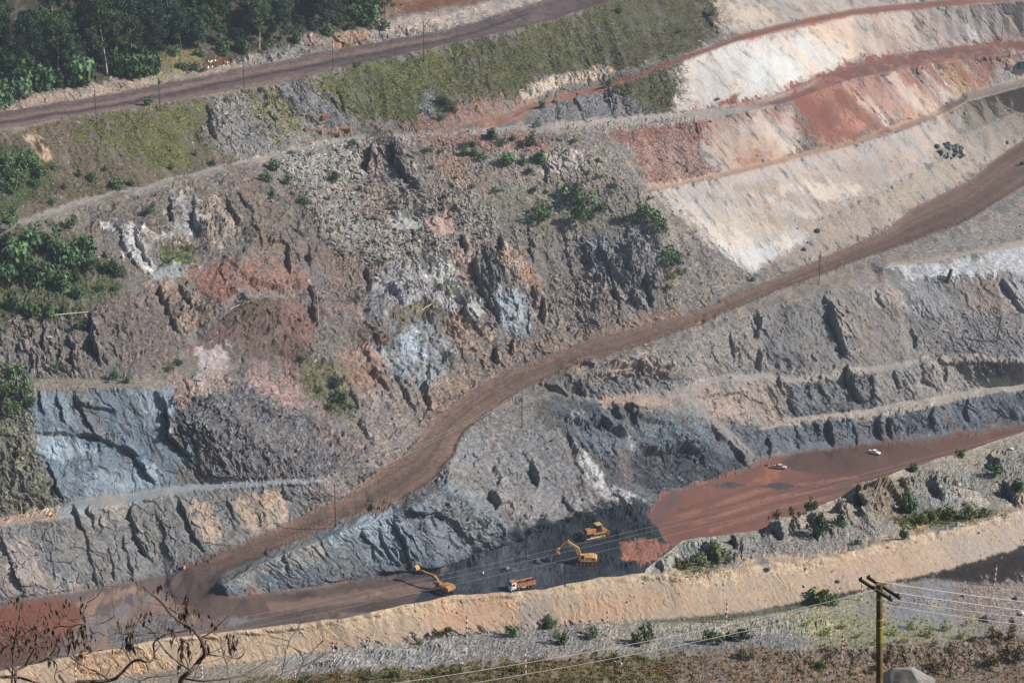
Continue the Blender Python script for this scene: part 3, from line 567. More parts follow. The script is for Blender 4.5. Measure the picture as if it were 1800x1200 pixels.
LPOND = [(20, 1066), (62, 1056), (110, 1054), (134, 1062), (140, 1090), (104, 1128), (60, 1150), (-330, 1250), (-330, 1130)]
paint(LPOND, (142, 84, 66), 3, 4, .97, rough=.02)
paint([(-330, 1250), (60, 1120), (100, 1130), (80, 1180), (-330, 1330)], (104, 70, 52), 10, 10, .9)
FPOND = [(354, 118), (362, 103), (380, 102), (412, 104), (400, 112), (372, 119)]
paint(FPOND, (104, 68, 44), 2, 2)

GRASS *= np.clip(.75 + 1.0 * LOWF + .6 * STREAK2 + .5 * EDGE, .12, 1.25)
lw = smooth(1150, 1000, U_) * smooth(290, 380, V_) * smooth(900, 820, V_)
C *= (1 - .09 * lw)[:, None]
# general mottling, streaks and speckle
def weather():
    g = globals(); k = 1.0
    g['FINE'] = fbm(X0 / (1.4 * k), Y0 / (1.4 * k), Z0 / (1.4 * k), 5, .62)
    g['GN'] = fbm(X0 / (2.2 * k) + 4, Y0 / (2.2 * k), Z0 / (2.2 * k), 4, .6)
    g['TEX'] = np.clip(1.6 * ROUGH + 1.2 * RUB + .15, .15, 1.15).astype(np.float32)
    tone = 1 + .15 * LOWF + .26 * FINE * TEX + .26 * STREAK * np.clip(RIB, .4, 1.2) + .10 * FA[2] * ROUGH + .20 * FB[2] * ROUGH + .16 * FC[2] * (ROUGH + RUB)
    tone += .30 * FD[2] * RUB + .5 * np.clip(FD[2] - .55, 0, 1) * RUB
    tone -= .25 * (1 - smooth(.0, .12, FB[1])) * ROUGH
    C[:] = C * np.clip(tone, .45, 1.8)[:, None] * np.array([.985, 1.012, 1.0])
    warm = .07 * fbm(X0 / (7 * k) + 30, Y0 / (7 * k), Z0 / (7 * k), 4) + .06 * STREAK2 + .03 * FB[2]
    C[:, 0] *= 1 + warm; C[:, 2] *= 1 - warm
    C[:] = C * (1 + GRASS * .45 * GN)[:, None]
    # scattered pale stones
    st = (FD[2] > .95) & (FD[3] < .33) & (vnoise(X0 / 5, Y0 / 5, Z0 / 5) > 0) & (STEEP > .03)
    C[:] = np.where((st & (GRASS < .7) & (ROUGH + RUB > .15))[:, None], C * .35 + np.array([.42, .40, .38]) * .65, C)
weather()

# haul road and the other roads: wheel tracks run along them
def road_coords(edge_a, edge_b, n=260):
    a = np.array(densify(LINES[edge_a], 6))[:, :2]; b = np.array(densify(LINES[edge_b], 6))[:, :2]
    ta = np.linspace(0, 1, len(a)); tb = np.linspace(0, 1, len(b)); t = np.linspace(0, 1, n)
    return np.stack([np.interp(t, ta, a[:, 0]), np.interp(t, ta, a[:, 1])], 1), np.stack([np.interp(t, tb, b[:, 0]), np.interp(t, tb, b[:, 1])], 1)
def road(poly, ea, eb, col, col2, lab, feather=2.5, wobble=3, st=18.0):
    sl, m = polymask(poly, feather, wobble)
    A, B = road_coords(ea, eb)
    sub = m > .02
    x = UP[sl][sub]; y = VP[sl][sub]
    Mid = (A + B) / 2
    d = (x[:, None] - Mid[None, :, 0]) ** 2 + (y[:, None] - Mid[None, :, 1]) ** 2
    k = d.argmin(1)
    e = B[k] - A[k]
    s = ((x - A[k, 0]) * e[:, 0] + (y - A[k, 1]) * e[:, 1]) / ((e ** 2).sum(1) + 1e-6)
    t = k * .6
    ruts = fbm(s * st, t / 14, s * 0, 3) * .75 + fbm(s * st * .35, t / 30, s * 0 + 4, 2) * .6
    cc = np.empty((len(s), 3))
    w = np.clip(.5 + .95 * ruts, 0, 1)[:, None]
    cc[:] = tint(col) * (1 - w) + tint(col2) * w
    edge = smooth(.12, .0, s) + smooth(.88, 1.0, s)
    cc = cc * (1 - .35 * edge[:, None]) + tint((128, 108, 96)) * .35 * edge[:, None]
    mm = m[sub][:, None]
    Cs = C[sl]; v = Cs[sub]; Cs[sub] = v * (1 - mm) + cc * mm; C[sl] = Cs
    for arr, val in ((ROUGH, .03), (RIB, 0), (RUB, 0), (GRASS, 0)):
        q = arr[sl]; q[sub] = q[sub] * (1 - m[sub]) + val * m[sub]; arr[sl] = q
    L = LAB[sl]; L[m > .5] = lab; LAB[sl] = L
    return sl, m
hl2 = [(377, 1023)] + HL[1:]
road(HU[3:] + HL[::-1][:-1], 'haul_u', 'haul_l', (103, 84, 72), (141, 112, 95), 1)
LINES['turn_o'] = [(470, 938, 0), (440, 952, 0), (367, 987, 0), (317, 1003, 0), (297, 1028, 0), (310, 1058, 0), (350, 1080, 0), (430, 1084, 0), (560, 1080, 0), (720, 1066, 0)]
LINES['turn_i'] = [(490, 966, 0), (467, 973, 0), (400, 1004, 0), (384, 1020, 0), (380, 1036, 0), (402, 1052, 0), (480, 1045, 0), (600, 1031, 0), (690, 1020, 0), (760, 1014, 0)]
turn = [p[:2] for p in LINES['turn_o']] + [p[:2] for p in LINES['turn_i']][::-1]
road(turn, 'turn_o', 'turn_i', (70, 62, 61), (108, 88, 78), 1, 4, 5, st=12)
paint([(470, 1062), (640, 1040), (760, 1022), (770, 1034), (640, 1056), (480, 1078)], (140, 112, 96), 4, 4, .8)
paint([(330, 990), (470, 938), (490, 958), (390, 1000), (350, 1020)], (120, 94, 80), 6, 4, .7)
up_poly = [(p[0], p[1]) for p in LINES['road_edge']] + [(p[0], p[1]) for p in LINES['road_back'][::-1]]
road(up_poly, 'road_edge', 'road_back', (92, 77, 74), (118, 98, 92), 2, st=9)
paint([(-330, 285), (0, 231), (167, 201), (300, 181), (433, 158), (600, 122), (600, 116), (433, 151), (300, 173), (167, 192), (0, 222), (-330, 276)], (150, 128, 112), 3, 4, .6)
paint([(0, 208), (200, 176), (400, 134), (600, 96), (800, 60), (800, 64), (600, 101), (400, 140), (200, 182), (0, 213)], (146, 122, 106), 2, 3, .7)
paint([(0, 214), (200, 184), (400, 142), (600, 103), (800, 66), (930, 24), (930, 27), (800, 70), (600, 108), (400, 147), (200, 188), (0, 219)], (78, 68, 68), 2, 2, .8)

def lab_poly(poly, val, thr=.5, only=None):
    sl, m = polymask(poly, 3, 3)
    L = LAB[sl]; k = m > thr
    if only is not None: k &= np.isin(L, only)
    L[k] = val; LAB[sl] = L
tr = [(p[0], p[1]) for p in LINES['track_edge'][:10]] + [(p[0], p[1]) for p in LINES['track_back'][:10]][::-1]
lab_poly(tr, 3)
th = [(p[0], p[1]) for p in LINES['track_h_edge'][1:]] + [(p[0], p[1]) for p in LINES['track_h_back']][::-1]
lab_poly(th, 7)
FLOORP = [(-330, 1130), (0, 1060), (150, 1040), (296, 1012), (379, 1038), (402, 1051), (480, 1042), (600, 1026), (700, 1008), (770, 1006), (840, 987), (905, 962), (1000, 936), (1138, 902), (1165, 870), (1250, 844), (1305, 824), (1383, 799), (1467, 786), (1583, 779), (1800, 749), (2130, 692), (2130, 1415), (-330, 1415)]
lab_poly(FLOORP, 4, only=[0])
lab_poly(MUD, 5); lab_poly(LPOND, 5); lab_poly(POOL, 6); lab_poly(FPOND, 8)
lab_poly([(1250, 852), (1280, 846), (1312, 853), (1280, 858)], 4); lab_poly([(1336, 853), (1375, 848), (1410, 856), (1370, 860)], 4)

C[LAB == 8] = tint((104, 68, 44))
# ------------------------------------------------------------------ relief
def rib(pl, dep, wl=8, wr=22, core=1.6):
    """a crevice: the rock left of the line lies back, the rock right of it stands out (depth in metres)"""
    pl = np.array(pl, float)
    m = 3 * max(wl, wr)
    sl = np.nonzero((U_ > pl[:, 0].min() - m) & (U_ < pl[:, 0].max() + m) & (V_ > pl[:, 1].min() - 14) & (V_ < pl[:, 1].max() + 14))[0]
    x = UP[sl] + 9 * EDGE[sl] + 3 * FINE[sl]; y = VP[sl]
    s = x - np.interp(y, pl[:, 1], pl[:, 0])
    y0, y1 = pl[0, 1], pl[-1, 1]; h = y1 - y0
    f = smooth(y0 - 10, y0 + .3 * h, y) * smooth(y1 + 10, y1 - .3 * h, y)
    f *= np.clip(.75 + 1.1 * EDGE[sl] + .5 * FB[2][sl], .15, 1.4)
    g = smooth(-core, core, s)
    d = (-.62 * np.exp(-np.maximum(-s, 0) / wl)) * (1 - g) + (.5 * np.exp(-np.maximum(s, 0) / wr)) * g
    DISP[sl] += (dep * 1.0 * d * f).astype(np.float32)
def ledge(pl, dep, wu=10, wd=26, core=2.0):
    """an overhang running across: above the line the rock stands out, below it lies back"""
    pl = np.array(pl, float)
    sl = np.nonzero((U_ > pl[:, 0].min() - 12) & (U_ < pl[:, 0].max() + 12) & (V_ > pl[:, 1].min() - 60) & (V_ < pl[:, 1].max() + 90))[0]
    x = UP[sl]; y = VP[sl] + 9 * EDGE[sl] + 3 * FINE[sl]
    s = y - np.interp(x, pl[:, 0], pl[:, 1])
    f = smooth(pl[0, 0] - 8, pl[0, 0] + 14, x) * smooth(pl[-1, 0] + 8, pl[-1, 0] - 14, x) * np.clip(.75 + 1.1 * EDGE[sl] + .5 * FB[2][sl], .15, 1.4)
    g = smooth(-core, core, s)
    d = (.5 * np.exp(-np.maximum(-s, 0) / wu)) * (1 - g) - (.6 * np.exp(-np.maximum(s, 0) / wd)) * g
    DISP[sl] += (dep * d * f).astype(np.float32)
for pl, dep in [
    ([(130, 893), (150, 932)], 2.5), ([(158, 895), (170, 928)], 2), ([(236, 885), (233, 910), (241, 940), (256, 970), (269, 988)], 4), ([(310, 868), (330, 915), (352, 950), (363, 972)], 3),
    ([(-6, 930), (30, 1010), (50, 1048)], 3), ([(150, 935), (165, 1000), (178, 1028)], 1.8), ([(214, 925), (226, 975), (240, 1015)], 1.6), ([(498, 856), (514, 884)], 2),
    ([(80, 950), (100, 1020)], 1.2), ([(190, 960), (205, 1018)], 1.5), ([(280, 900), (300, 960), (310, 985)], 1.2), ([(400, 880), (420, 925)], 1.2),
    ([(235, 798), (258, 825), (272, 850)], 3), ([(276, 688), (298, 730), (300, 770), (325, 792), (342, 812)], 6.5), ([(130, 690), (150, 730), (168, 765)], 2), ([(70, 690), (80, 725)], 1.6), ([(105, 690), (118, 745)], 1.4),
    ([(85, 812), (100, 845), (116, 884)], 2.5), ([(170, 543), (160, 590), (178, 636)], 7), ([(278, 492), (296, 545), (320, 596)], 3.5), ([(76, 570), (78, 632)], 2.5), ([(122, 580), (130, 640)], 2), ([(30, 580), (34, 640)], 2),
    ([(206, 395), (228, 450), (254, 474)], 2.5), ([(236, 395), (258, 450), (272, 474)], 2), ([(300, 350), (306, 390)], 3), ([(340, 350), (346, 400), (352, 420)], 4.5), ([(395, 345), (420, 410), (430, 440)], 3), ([(420, 335), (450, 400), (470, 440)], 2),
    ([(505, 430), (512, 480)], 3.5), ([(540, 430), (545, 472)], 3), ([(545, 505), (552, 540), (562, 572)], 3.5), ([(320, 500), (340, 540)], 2), ([(400, 480), (410, 545)], 1.5),
    ([(690, 252), (700, 290), (720, 320), (742, 338)], 8), ([(655, 258), (652, 296)], 7), ([(727, 402), (730, 425)], 2),
    ([(836, 445), (842, 505), (870, 545), (886, 575)], 4), ([(806, 512), (824, 560), (850, 592)], 4.5), ([(640, 470), (652, 515)], 4), ([(682, 505), (702, 550)], 3), ([(657, 588), (670, 622)], 3.5), ([(634, 610), (658, 660), (692, 700)], 3.5),
    ([(690, 650), (714, 695), (734, 730)], 2.5), ([(600, 650), (630, 720), (660, 790)], 1.5), ([(748, 680), (756, 715)], 3), ([(953, 528), (958, 566)], 4), ([(938, 495), (942, 540)], 2), ([(1082, 508), (1092, 540)], 4), ([(1110, 515), (1122, 540)], 4), ([(1137, 490), (1146, 535)], 5),
    ([(1026, 418), (1046, 480)], 3), ([(932, 398), (938, 462)], 1.8), ([(1056, 430), (1075, 480), (1080, 500)], 3), ([(990, 410), (1010, 480)], 1.5), ([(850, 430), (870, 500)], 1.5), ([(884, 420), (886, 445)], 4), ([(818, 415), (822, 445)], 4), ([(905, 600), (900, 625)], 3), ([(870, 610), (878, 640)], 4), ([(760, 640), (740, 700)], 2), ([(1100, 420), (1110, 500)], 2),
    ([(1450, 517), (1468, 572), (1486, 628), (1498, 640)], 7), ([(1333, 550), (1331, 595)], 4.5), ([(1336, 618), (1336, 650)], 3), ([(1493, 645), (1500, 685), (1518, 708)], 6.5), ([(1434, 668), (1450, 695)], 3), ([(1370, 660), (1376, 690), (1396, 728)], 3), ([(1619, 632), (1622, 668), (1652, 688)], 2.5),
    ([(1764, 490), (1784, 530), (1806, 552)], 4), ([(1548, 733), (1552, 772)], 4), ([(1459, 742), (1466, 778)], 4.5), ([(1436, 744), (1442, 770)], 3), ([(1563, 735), (1568, 765)], 3), ([(1600, 568), (1614, 618)], 2), ([(1544, 510), (1555, 540)], 1.5), ([(1420, 670), (1425, 700)], 2), ([(1660, 640), (1665, 668)], 2), ([(1755, 640), (1760, 662)], 2),
    ([(1575, 655), (1578, 690)], 1.8), ([(1530, 660), (1534, 705)], 2), ([(1250, 600), (1258, 640)], 1.5), ([(1290, 580), (1296, 640)], 1.5), ([(1700, 700), (1706, 745)], 2), ([(1640, 722), (1646, 760)], 2), ([(1400, 752), (1405, 785)], 2), ([(1500, 745), (1506, 780)], 2), ([(1350, 770), (1356, 800)], 2),
    ([(640, 930), (660, 985)], 2), ([(668, 930), (690, 990)], 2), ([(700, 915), (715, 950), (722, 985)], 3), ([(560, 950), (575, 985)], 1.2), ([(500, 975), (510, 1005)], 1), ([(870, 820), (880, 850)], 3), ([(925, 800), (945, 850)], 2), ([(990, 870), (1010, 905)], 1.5), ([(840, 935), (855, 970)], 1.5), ([(1078, 710), (1092, 738)], 5), ([(1100, 712), (1116, 742)], 5), ([(1250, 745), (1290, 790), (1318, 820)], 3), ([(868, 866), (880, 890)], 4), ([(930, 820), (946, 850)], 4), ([(1000, 760), (1016, 800)], 3),
    ([(590, 148), (610, 205)], 1.6), ([(365, 180), (372, 215), (385, 250)], 2.5), ([(1010, 160), (1030, 215)], 1), ([(975, 165), (985, 215)], 1.2),
    ([(1226, 216), (1228, 240)], 1.5), ([(1490, 145), (1570, 226)], .8), ([(1240, 20), (1262, 60)], 1.5), ([(960, 290), (968, 320)], 3), ([(1130, 370), (1180, 420)], 1), ([(560, 150), (600, 200)], 1.2)]:
    rib(pl, dep)
for pl, dep in [([(62, 760), (110, 758), (165, 768), (215, 782), (245, 806)], 3), ([(140, 712), (205, 725)], 2), ([(716, 902), (760, 900), (790, 914), (832, 958)], 3.5), ([(640, 895), (700, 888)], 1.5),
                ([(690, 384), (740, 372), (800, 366)], 4), ([(1400, 672), (1493, 662)], 2.5), ([(1640, 634), (1800, 640)], 2.5), ([(985, 668), (1060, 655), (1190, 640)], 3), ([(430, 500), (520, 512), (560, 540)], 2.5),
                ([(620, 590), (700, 580)], 1.5), ([(1380, 744), (1467, 740), (1550, 734), (1640, 716)], 1.6), ([(660, 480), (760, 456)], 2), ([(800, 560), (870, 575)], 2), ([(1100, 735), (1180, 745)], 2.5), ([(890, 440), (930, 450)], 1.5),
                ([(1112, 797), (1180, 788), (1245, 790)], 5), ([(985, 738), (1060, 742), (1085, 758), (1104, 772)], 4.5), ([(1056, 652), (1110, 642), (1172, 652)], 4), ([(1230, 700), (1300, 690)], 2), ([(1010, 640), (1050, 648)], 2), ([(1220, 570), (1300, 560)], 1)]:
    ledge(pl, dep)

def sawtooth(t):
    f = t - np.floor(t)
    return np.where(f < .2, f / .2, 1 - (f - .2) / .8) * 2 - 1
def relief(k=1.0, st=None):
    big = fbm(X0 / (26 * k) + 3, Y0 / (26 * k), Z0 / (26 * k), 3)
    slant = SU / k; along = (Z0 - .6 * X0) / k
    d1 = vnoise(slant / 11 + .5 * WX, Y0 / (30 * k), along / 40)
    d2 = sawtooth(-(slant / 5.6 + 1.9 * WX + .5 * vnoise(slant / 3, Y0 / 9, along / 14))) * np.clip(.15 + 1.5 * vnoise(X0 / (12 * k), Y0 / (12 * k), Z0 / (9 * k)), 0, 1.2)
    d3 = sawtooth(-(slant / 2.3 + 1.5 * WX + .5 * vnoise(slant / 1.5, Y0 / 6, along / 9))) * np.clip(.1 + 1.5 * vnoise(X0 / (7 * k) + 7, Y0 / (7 * k), Z0 / (5 * k)), 0, 1.1)
    d4 = -np.abs(vnoise(slant / 1.4 + .8 * WX, Y0 / (6 * k), along / 10))
    out = st * ROUGH * (2.2 * big + 1.0 * d1)
    out += st * RIB * (1.1 * d1 + 1.05 * d2 + .6 * d3 + .5 * d4)
    out += st * ROUGH * (1.2 * FA[0] + .55 * FB[0] + .24 * FC[0]) * (.55 + .45 * np.clip(RIB, 0, 1))
    out -= st * ROUGH * (1.5 * (1 - smooth(.0, .07, FA[1])) * np.clip(.3 + EDGE + .6 * LOWF, 0, 1) + .55 * (1 - smooth(.0, .10, FB[1])) * np.clip(.35 + EDGE, 0, 1))
    out += (ROUGH * .20 + RUB * .06) * FINE
    out += RUB * (.14 * FB[0] + .30 * FC[0] + .42 * np.clip(1 - FD[3] * 1.7, 0, 1) * (FD[2] * .5 + .5))
    out += GRASS * .22 * GN
    return k * out
def mound(u, v, ru, rv, h):
    sl = np.nonzero((np.abs(U_ - u) < 3 * ru) & (np.abs(V_ - v) < 3 * rv))[0]
    x = (U_[sl] - u) / ru + .5 * EDGE[sl]; y = (V_[sl] - v) / rv + .4 * EDGE[sl]
    DISP[sl] += (h * np.clip(1 - np.sqrt(x * x + y * y + .02), 0, 1) * (1 + .12 * FC[0][sl])).astype(np.float32)
for a in [(455, 575, 120, 62, 8), (560, 640, 60, 50, 4), (1662, 270, 34, 18, 3.5), (720, 540, 90, 50, 5), (380, 760, 70, 60, 4), (1120, 460, 50, 60, 5), (890, 480, 50, 50, 4), (400, 410, 60, 60, 5), (760, 998, 40, 14, 4), (700, 1004, 40, 10, 3), (830, 990, 44, 14, 4.5), (880, 968, 46, 16, 5), (925, 950, 40, 16, 5), (975, 938, 46, 16, 5.5), (1030, 918, 44, 16, 5), (1080, 908, 40, 14, 4), (1118, 902, 34, 14, 3.5), (1140, 930, 30, 12, 2), (1095, 940, 26, 10, 2),
          (1075, 985, 40, 12, 2.2), (1120, 995, 40, 12, 2), (985, 1000, 26, 9, 1.6), (930, 985, 24, 8, 1.6), (990, 965, 22, 8, 2), (895, 1002, 18, 6, 1.5), (1060, 1015, 50, 10, 1.4), (1155, 950, 20, 9, 1.5), (640, 1040, 30, 8, .8), (540, 1085, 40, 7, 1.6), (575, 1078, 30, 7, 1.4), (1290, 838, 30, 10, 2), (1220, 850, 30, 10, 2), (1165, 872, 24, 10, 2.5)]:
    mound(*a)
def berm(pl, h, wpx=3.2, off=0.0):
    h *= .6; wpx *= 1.35
    for (x1, y1), (x2, y2) in zip(pl[:-1], pl[1:]):
        sl = np.nonzero((U_ > min(x1, x2) - 14) & (U_ < max(x1, x2) + 14) & (V_ > min(y1, y2) - 14) & (V_ < max(y1, y2) + 14))[0]
        ex, ey = x2 - x1, y2 - y1; L2 = ex * ex + ey * ey
        t = ((UP[sl] - x1) * ex + (VP[sl] - y1) * ey) / L2
        d = ((UP[sl] - x1) * ey - (VP[sl] - y1) * ex) / math.sqrt(L2) - off
        ok = (t >= 0) & (t < 1)
        DISP[sl] += (ok * h * np.exp(-(d / wpx) ** 2) * np.clip(.8 + .8 * EDGE[sl] + .2 * FC[2][sl], 0, 1.5)).astype(np.float32)
berm(HL[1:], 1.0); berm(HU[2:], .7); berm([(p[0], p[1]) for p in LINES['road_edge']], .8, 2.4); berm([(p[0], p[1]) for p in LINES['road_back']], .7, 2.4)
berm([(p[0], p[1]) for p in LINES['track_edge']], .5, 2.2); berm([(p[0], p[1]) for p in LINES['track_h_edge']], .5, 2.2); berm([(p[0], p[1]) for p in LINES['bench_g_back']], .6, 2.2)
berm([(p[0], p[1]) for p in LINES['bench_c_edge']], .6, 2.4); berm([(p[0], p[1]) for p in LINES['bench_d_edge']], .5, 2.4); berm([(p[0], p[1]) for p in LINES['bench_h_edge']], .5, 2.2)
DISP += relief(1.0, smooth(.02, .16, STEEP))
P2 = P + NB * DISP[:, None]
# mud and pools lie dead level
wl = ((LAB == 5) & (U_ > 900)) | (LAB == 6)
P2[:, 2] = np.where(wl, .25 + .10 * EDGE * (LAB == 5), P2[:, 2])
P2 = P2.reshape(NR, NC, 3)

# ------------------------------------------------------------------ materials
MATS = {}
def nodes_of(m):
    m.use_nodes = True
    nt = m.node_tree; nt.nodes.clear()
    return nt
def ground_mat(name, rough=.95, scale=1.0, bump=.35, dark=.70, light=1.28, spec=.12, bdist=.15):
    m = bpy.data.materials.new(name); nt = nodes_of(m); N_ = nt.nodes; L = nt.links
    out = N_.new('ShaderNodeOutputMaterial'); b = N_.new('ShaderNodeBsdfPrincipled')
    at = N_.new('ShaderNodeAttribute'); at.attribute_name = 'Col'
    tc = N_.new('ShaderNodeTexCoord')
    n1 = N_.new('ShaderNodeTexNoise'); n1.inputs['Scale'].default_value = .9 * scale; n1.inputs['Detail'].default_value = 9; n1.inputs['Roughness'].default_value = .68
    mr = N_.new('ShaderNodeMapRange'); mr.inputs[1].default_value = .3; mr.inputs[2].default_value = .7; mr.inputs[3].default_value = dark; mr.inputs[4].default_value = light
    mx = N_.new('ShaderNodeVectorMath'); mx.operation = 'SCALE'
    vo = N_.new('ShaderNodeTexVoronoi'); vo.inputs['Scale'].default_value = 1.25 * scale
    vs = N_.new('ShaderNodeSeparateColor'); L.new(tc.outputs['Object'], vo.inputs['Vector']); L.new(vo.outputs['Color'], vs.inputs[0])
    vr = N_.new('ShaderNodeMapRange'); vr.inputs[3].default_value = .74; vr.inputs[4].default_value = 1.26; L.new(vs.outputs[0], vr.inputs[0])
    vm = N_.new('ShaderNodeMath'); vm.operation = 'MULTIPLY'; L.new(mr.outputs[0], vm.inputs[0]); L.new(vr.outputs[0], vm.inputs[1])
    m1 = N_.new('ShaderNodeMath'); m1.operation = 'SUBTRACT'; m1.inputs[1].default_value = 1
    m2 = N_.new('ShaderNodeMath'); m2.operation = 'MULTIPLY_ADD'; m2.inputs[2].default_value = 1
    L.new(tc.outputs['Object'], n1.inputs['Vector']); L.new(n1.outputs['Fac'], mr.inputs[0])
    L.new(at.outputs['Color'], mx.inputs[0]); L.new(vm.outputs[0], m1.inputs[0]); L.new(m1.outputs[0], m2.inputs[0]); L.new(at.outputs['Alpha'], m2.inputs[1]); L.new(m2.outputs[0], mx.inputs['Scale']); L.new(mx.outputs[0], b.inputs['Base Color'])
    b.inputs['Roughness'].default_value = rough; b.inputs['Specular IOR Level'].default_value = spec
    if bump:
        bp = N_.new('ShaderNodeBump'); m3 = N_.new('ShaderNodeMath'); m3.operation = 'MULTIPLY'; m3.inputs[1].default_value = bump; L.new(at.outputs['Alpha'], m3.inputs[0]); L.new(m3.outputs[0], bp.inputs['Strength']); bp.inputs['Distance'].default_value = bdist
        n2 = N_.new('ShaderNodeTexNoise'); n2.inputs['Scale'].default_value = 2.2 * scale; n2.inputs['Detail'].default_value = 6; n2.inputs['Roughness'].default_value = .6
        L.new(tc.outputs['Object'], n2.inputs['Vector']); L.new(n2.outputs['Fac'], bp.inputs['Height']); L.new(bp.outputs[0], b.inputs['Normal'])
    L.new(b.outputs[0], out.inputs[0])
    return m
MATS['rock'] = ground_mat('rock_ground')
MATS['dirt'] = ground_mat('dirt_road', bump=.3, dark=.85, light=1.14)
MATS['mud'] = ground_mat('wet_red_mud', rough=.6, bump=.15, dark=.88, light=1.1, spec=.25)
MATS['pool'] = ground_mat('muddy_water', rough=.22, bump=.03, dark=.95, light=1.05, spec=.5)

def link_mesh(name, verts, faces, mats, parent=None, col=None, mi=None, smooth_=False):
    me = bpy.data.meshes.new(name)
    verts = np.ascontiguousarray(verts, np.float32)
    if isinstance(faces, np.ndarray):
        nf, k = faces.shape
        me.vertices.add(len(verts)); me.vertices.foreach_set('co', verts.ravel())
        me.loops.add(nf * k); me.loops.foreach_set('vertex_index', np.ascontiguousarray(faces, np.int32).ravel())
        me.polygons.add(nf); me.polygons.foreach_set('loop_start', np.arange(0, nf * k, k, dtype=np.int32))
        me.polygons.foreach_set('loop_total', np.full(nf, k, np.int32))
    else:
        me.from_pydata([tuple(map(float, v)) for v in verts], [], faces)
    if col is not None:
        a = me.attributes.new('Col', 'FLOAT_COLOR', 'POINT')
        c4 = np.ones((len(verts), 4), np.float32); c4[:, :np.shape(col)[1]] = col
        a.data.foreach_set('color', c4.ravel())
    for m in (mats if isinstance(mats, (list, tuple)) else [mats]): me.materials.append(m)
    if mi is not None: me.polygons.foreach_set('material_index', np.asarray(mi, np.int32))
    me.polygons.foreach_set('use_smooth', np.full(len(me.polygons), smooth_))
    me.update(calc_edges=True)
    o = bpy.data.objects.new(name, me); COL.objects.link(o)
    if parent is not None: o.parent = parent
    return o

idx = np.arange(NR * NC).reshape(NR, NC)
quads = np.stack([idx[1:, :-1], idx[1:, 1:], idx[:-1, 1:], idx[:-1, :-1]], -1).reshape(-1, 4)
flab = LAB.reshape(NR, NC)[:-1, :-1].reshape(-1)
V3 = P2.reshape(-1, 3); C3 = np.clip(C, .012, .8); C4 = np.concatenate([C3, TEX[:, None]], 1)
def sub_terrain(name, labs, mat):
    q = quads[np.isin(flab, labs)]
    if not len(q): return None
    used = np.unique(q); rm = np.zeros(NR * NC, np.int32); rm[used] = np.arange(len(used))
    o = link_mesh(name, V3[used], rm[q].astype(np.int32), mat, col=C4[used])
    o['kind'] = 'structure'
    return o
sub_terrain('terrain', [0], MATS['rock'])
sub_terrain('haul_road', [1], MATS['dirt'])
sub_terrain('road', [2], MATS['dirt'])
sub_terrain('path', [3], MATS['dirt'])
sub_terrain('dirt_track', [7], MATS['dirt'])
sub_terrain('ground', [4], MATS['rock'])
sub_terrain('mud', [5], MATS['mud'])
sub_terrain('water', [6], MATS['pool'])
sub_terrain('pond', [8], MATS['pool'])

FP2 = P2; FD_ = D.reshape(NR, NC); FN = NB.reshape(NR, NC, 3)
def at(u, v):
    """world point of the pit terrain that the photo shows at picture position (u, v)"""
    i = int(np.argmin(np.abs(gv - v))); j = int(np.argmin(np.abs(gu - u)))
    return Vector(FP2[i, j])
def mpp(u, v):
    i = int(np.argmin(np.abs(gv - v))); j = int(np.argmin(np.abs(gu - u)))
    return float(FD_[i, j] / FPX)
mfall = np.zeros(NR * NC, np.float32)
sl, m = polymask([(500, 282), (600, 254), (690, 250), (740, 320), (800, 340), (880, 400), (830, 430), (760, 455), (700, 470), (620, 470), (560, 420), (540, 350)], 10, 10)
mfall[sl] = m
area = (D / FPX) ** 2 * np.repeat(np.gradient(gv), NC) * np.tile(np.gradient(gu), NR)
vis = (U_ > -40) & (U_ < 1840) & (V_ > -60) & (V_ < 1180)
FAR = {'pos': P2.reshape(-1, 3), 'rub': np.where(vis & (LAB == 0), np.where(RUB > .15, RUB, 0) + .10 * ROUGH, 0), 'grass': np.where(vis, GRASS, 0), 'col': C3, 'area': area, 'fall': mfall}
print('far terrain', time.time() - T0)
# ------------------------------------------------------------------ the near side of the pit: tip, safety bund and the slope under the lens
far_LW = LW
NL = {}
NL['skyline'] = [(1135, 1000, 150), (1160, 980, 149.5), (1200, 950, 149), (1260, 941, 149), (1330, 931, 149.3), (1365, 912, 150.5), (1400, 905, 150), (1480, 872, 151), (1512, 848, 153), (1560, 836, 152), (1600, 820, 151), (1700, 792, 151), (1800, 757, 152), (2130, 650, 155)]
NL['bund_back'] = [(1150, 1003, 149.2), (1200, 1003, 148.8), (1333, 982, 148.6), (1447, 970, 148.6), (1560, 943, 148.8), (1700, 912, 149), (1800, 882, 149.2), (2130, 788, 150)]
NL['bund_crest'] = [(-330, 1236, 149), (0, 1178, 149), (130, 1150, 149.3), (300, 1119, 149.7), (420, 1106, 150), (600, 1086, 150), (700, 1064, 150), (800, 1046, 150), (900, 1041, 150), (950, 1035, 150), (1050, 1016, 150.2), (1130, 1006, 150.3), (1200, 1013, 150), (1333, 993, 150), (1447, 980, 150), (1560, 953, 150.2), (1700, 923, 150.5), (1800, 893, 150.8), (2130, 800, 151.5)]
NL['bund_base'] = [(-330, 1285, 145.6), (0, 1228, 145.6), (130, 1200, 145.6), (300, 1180, 145.6), (420, 1168, 145.6), (600, 1142, 145.6), (820, 1119, 145.6), (1000, 1099, 145.6), (1200, 1091, 145.6), (1300, 1079, 145.6), (1500, 1047, 145.6), (1600, 1022, 145.6), (1700, 1002, 145.7), (1800, 969, 146), (2130, 880, 146.5)]
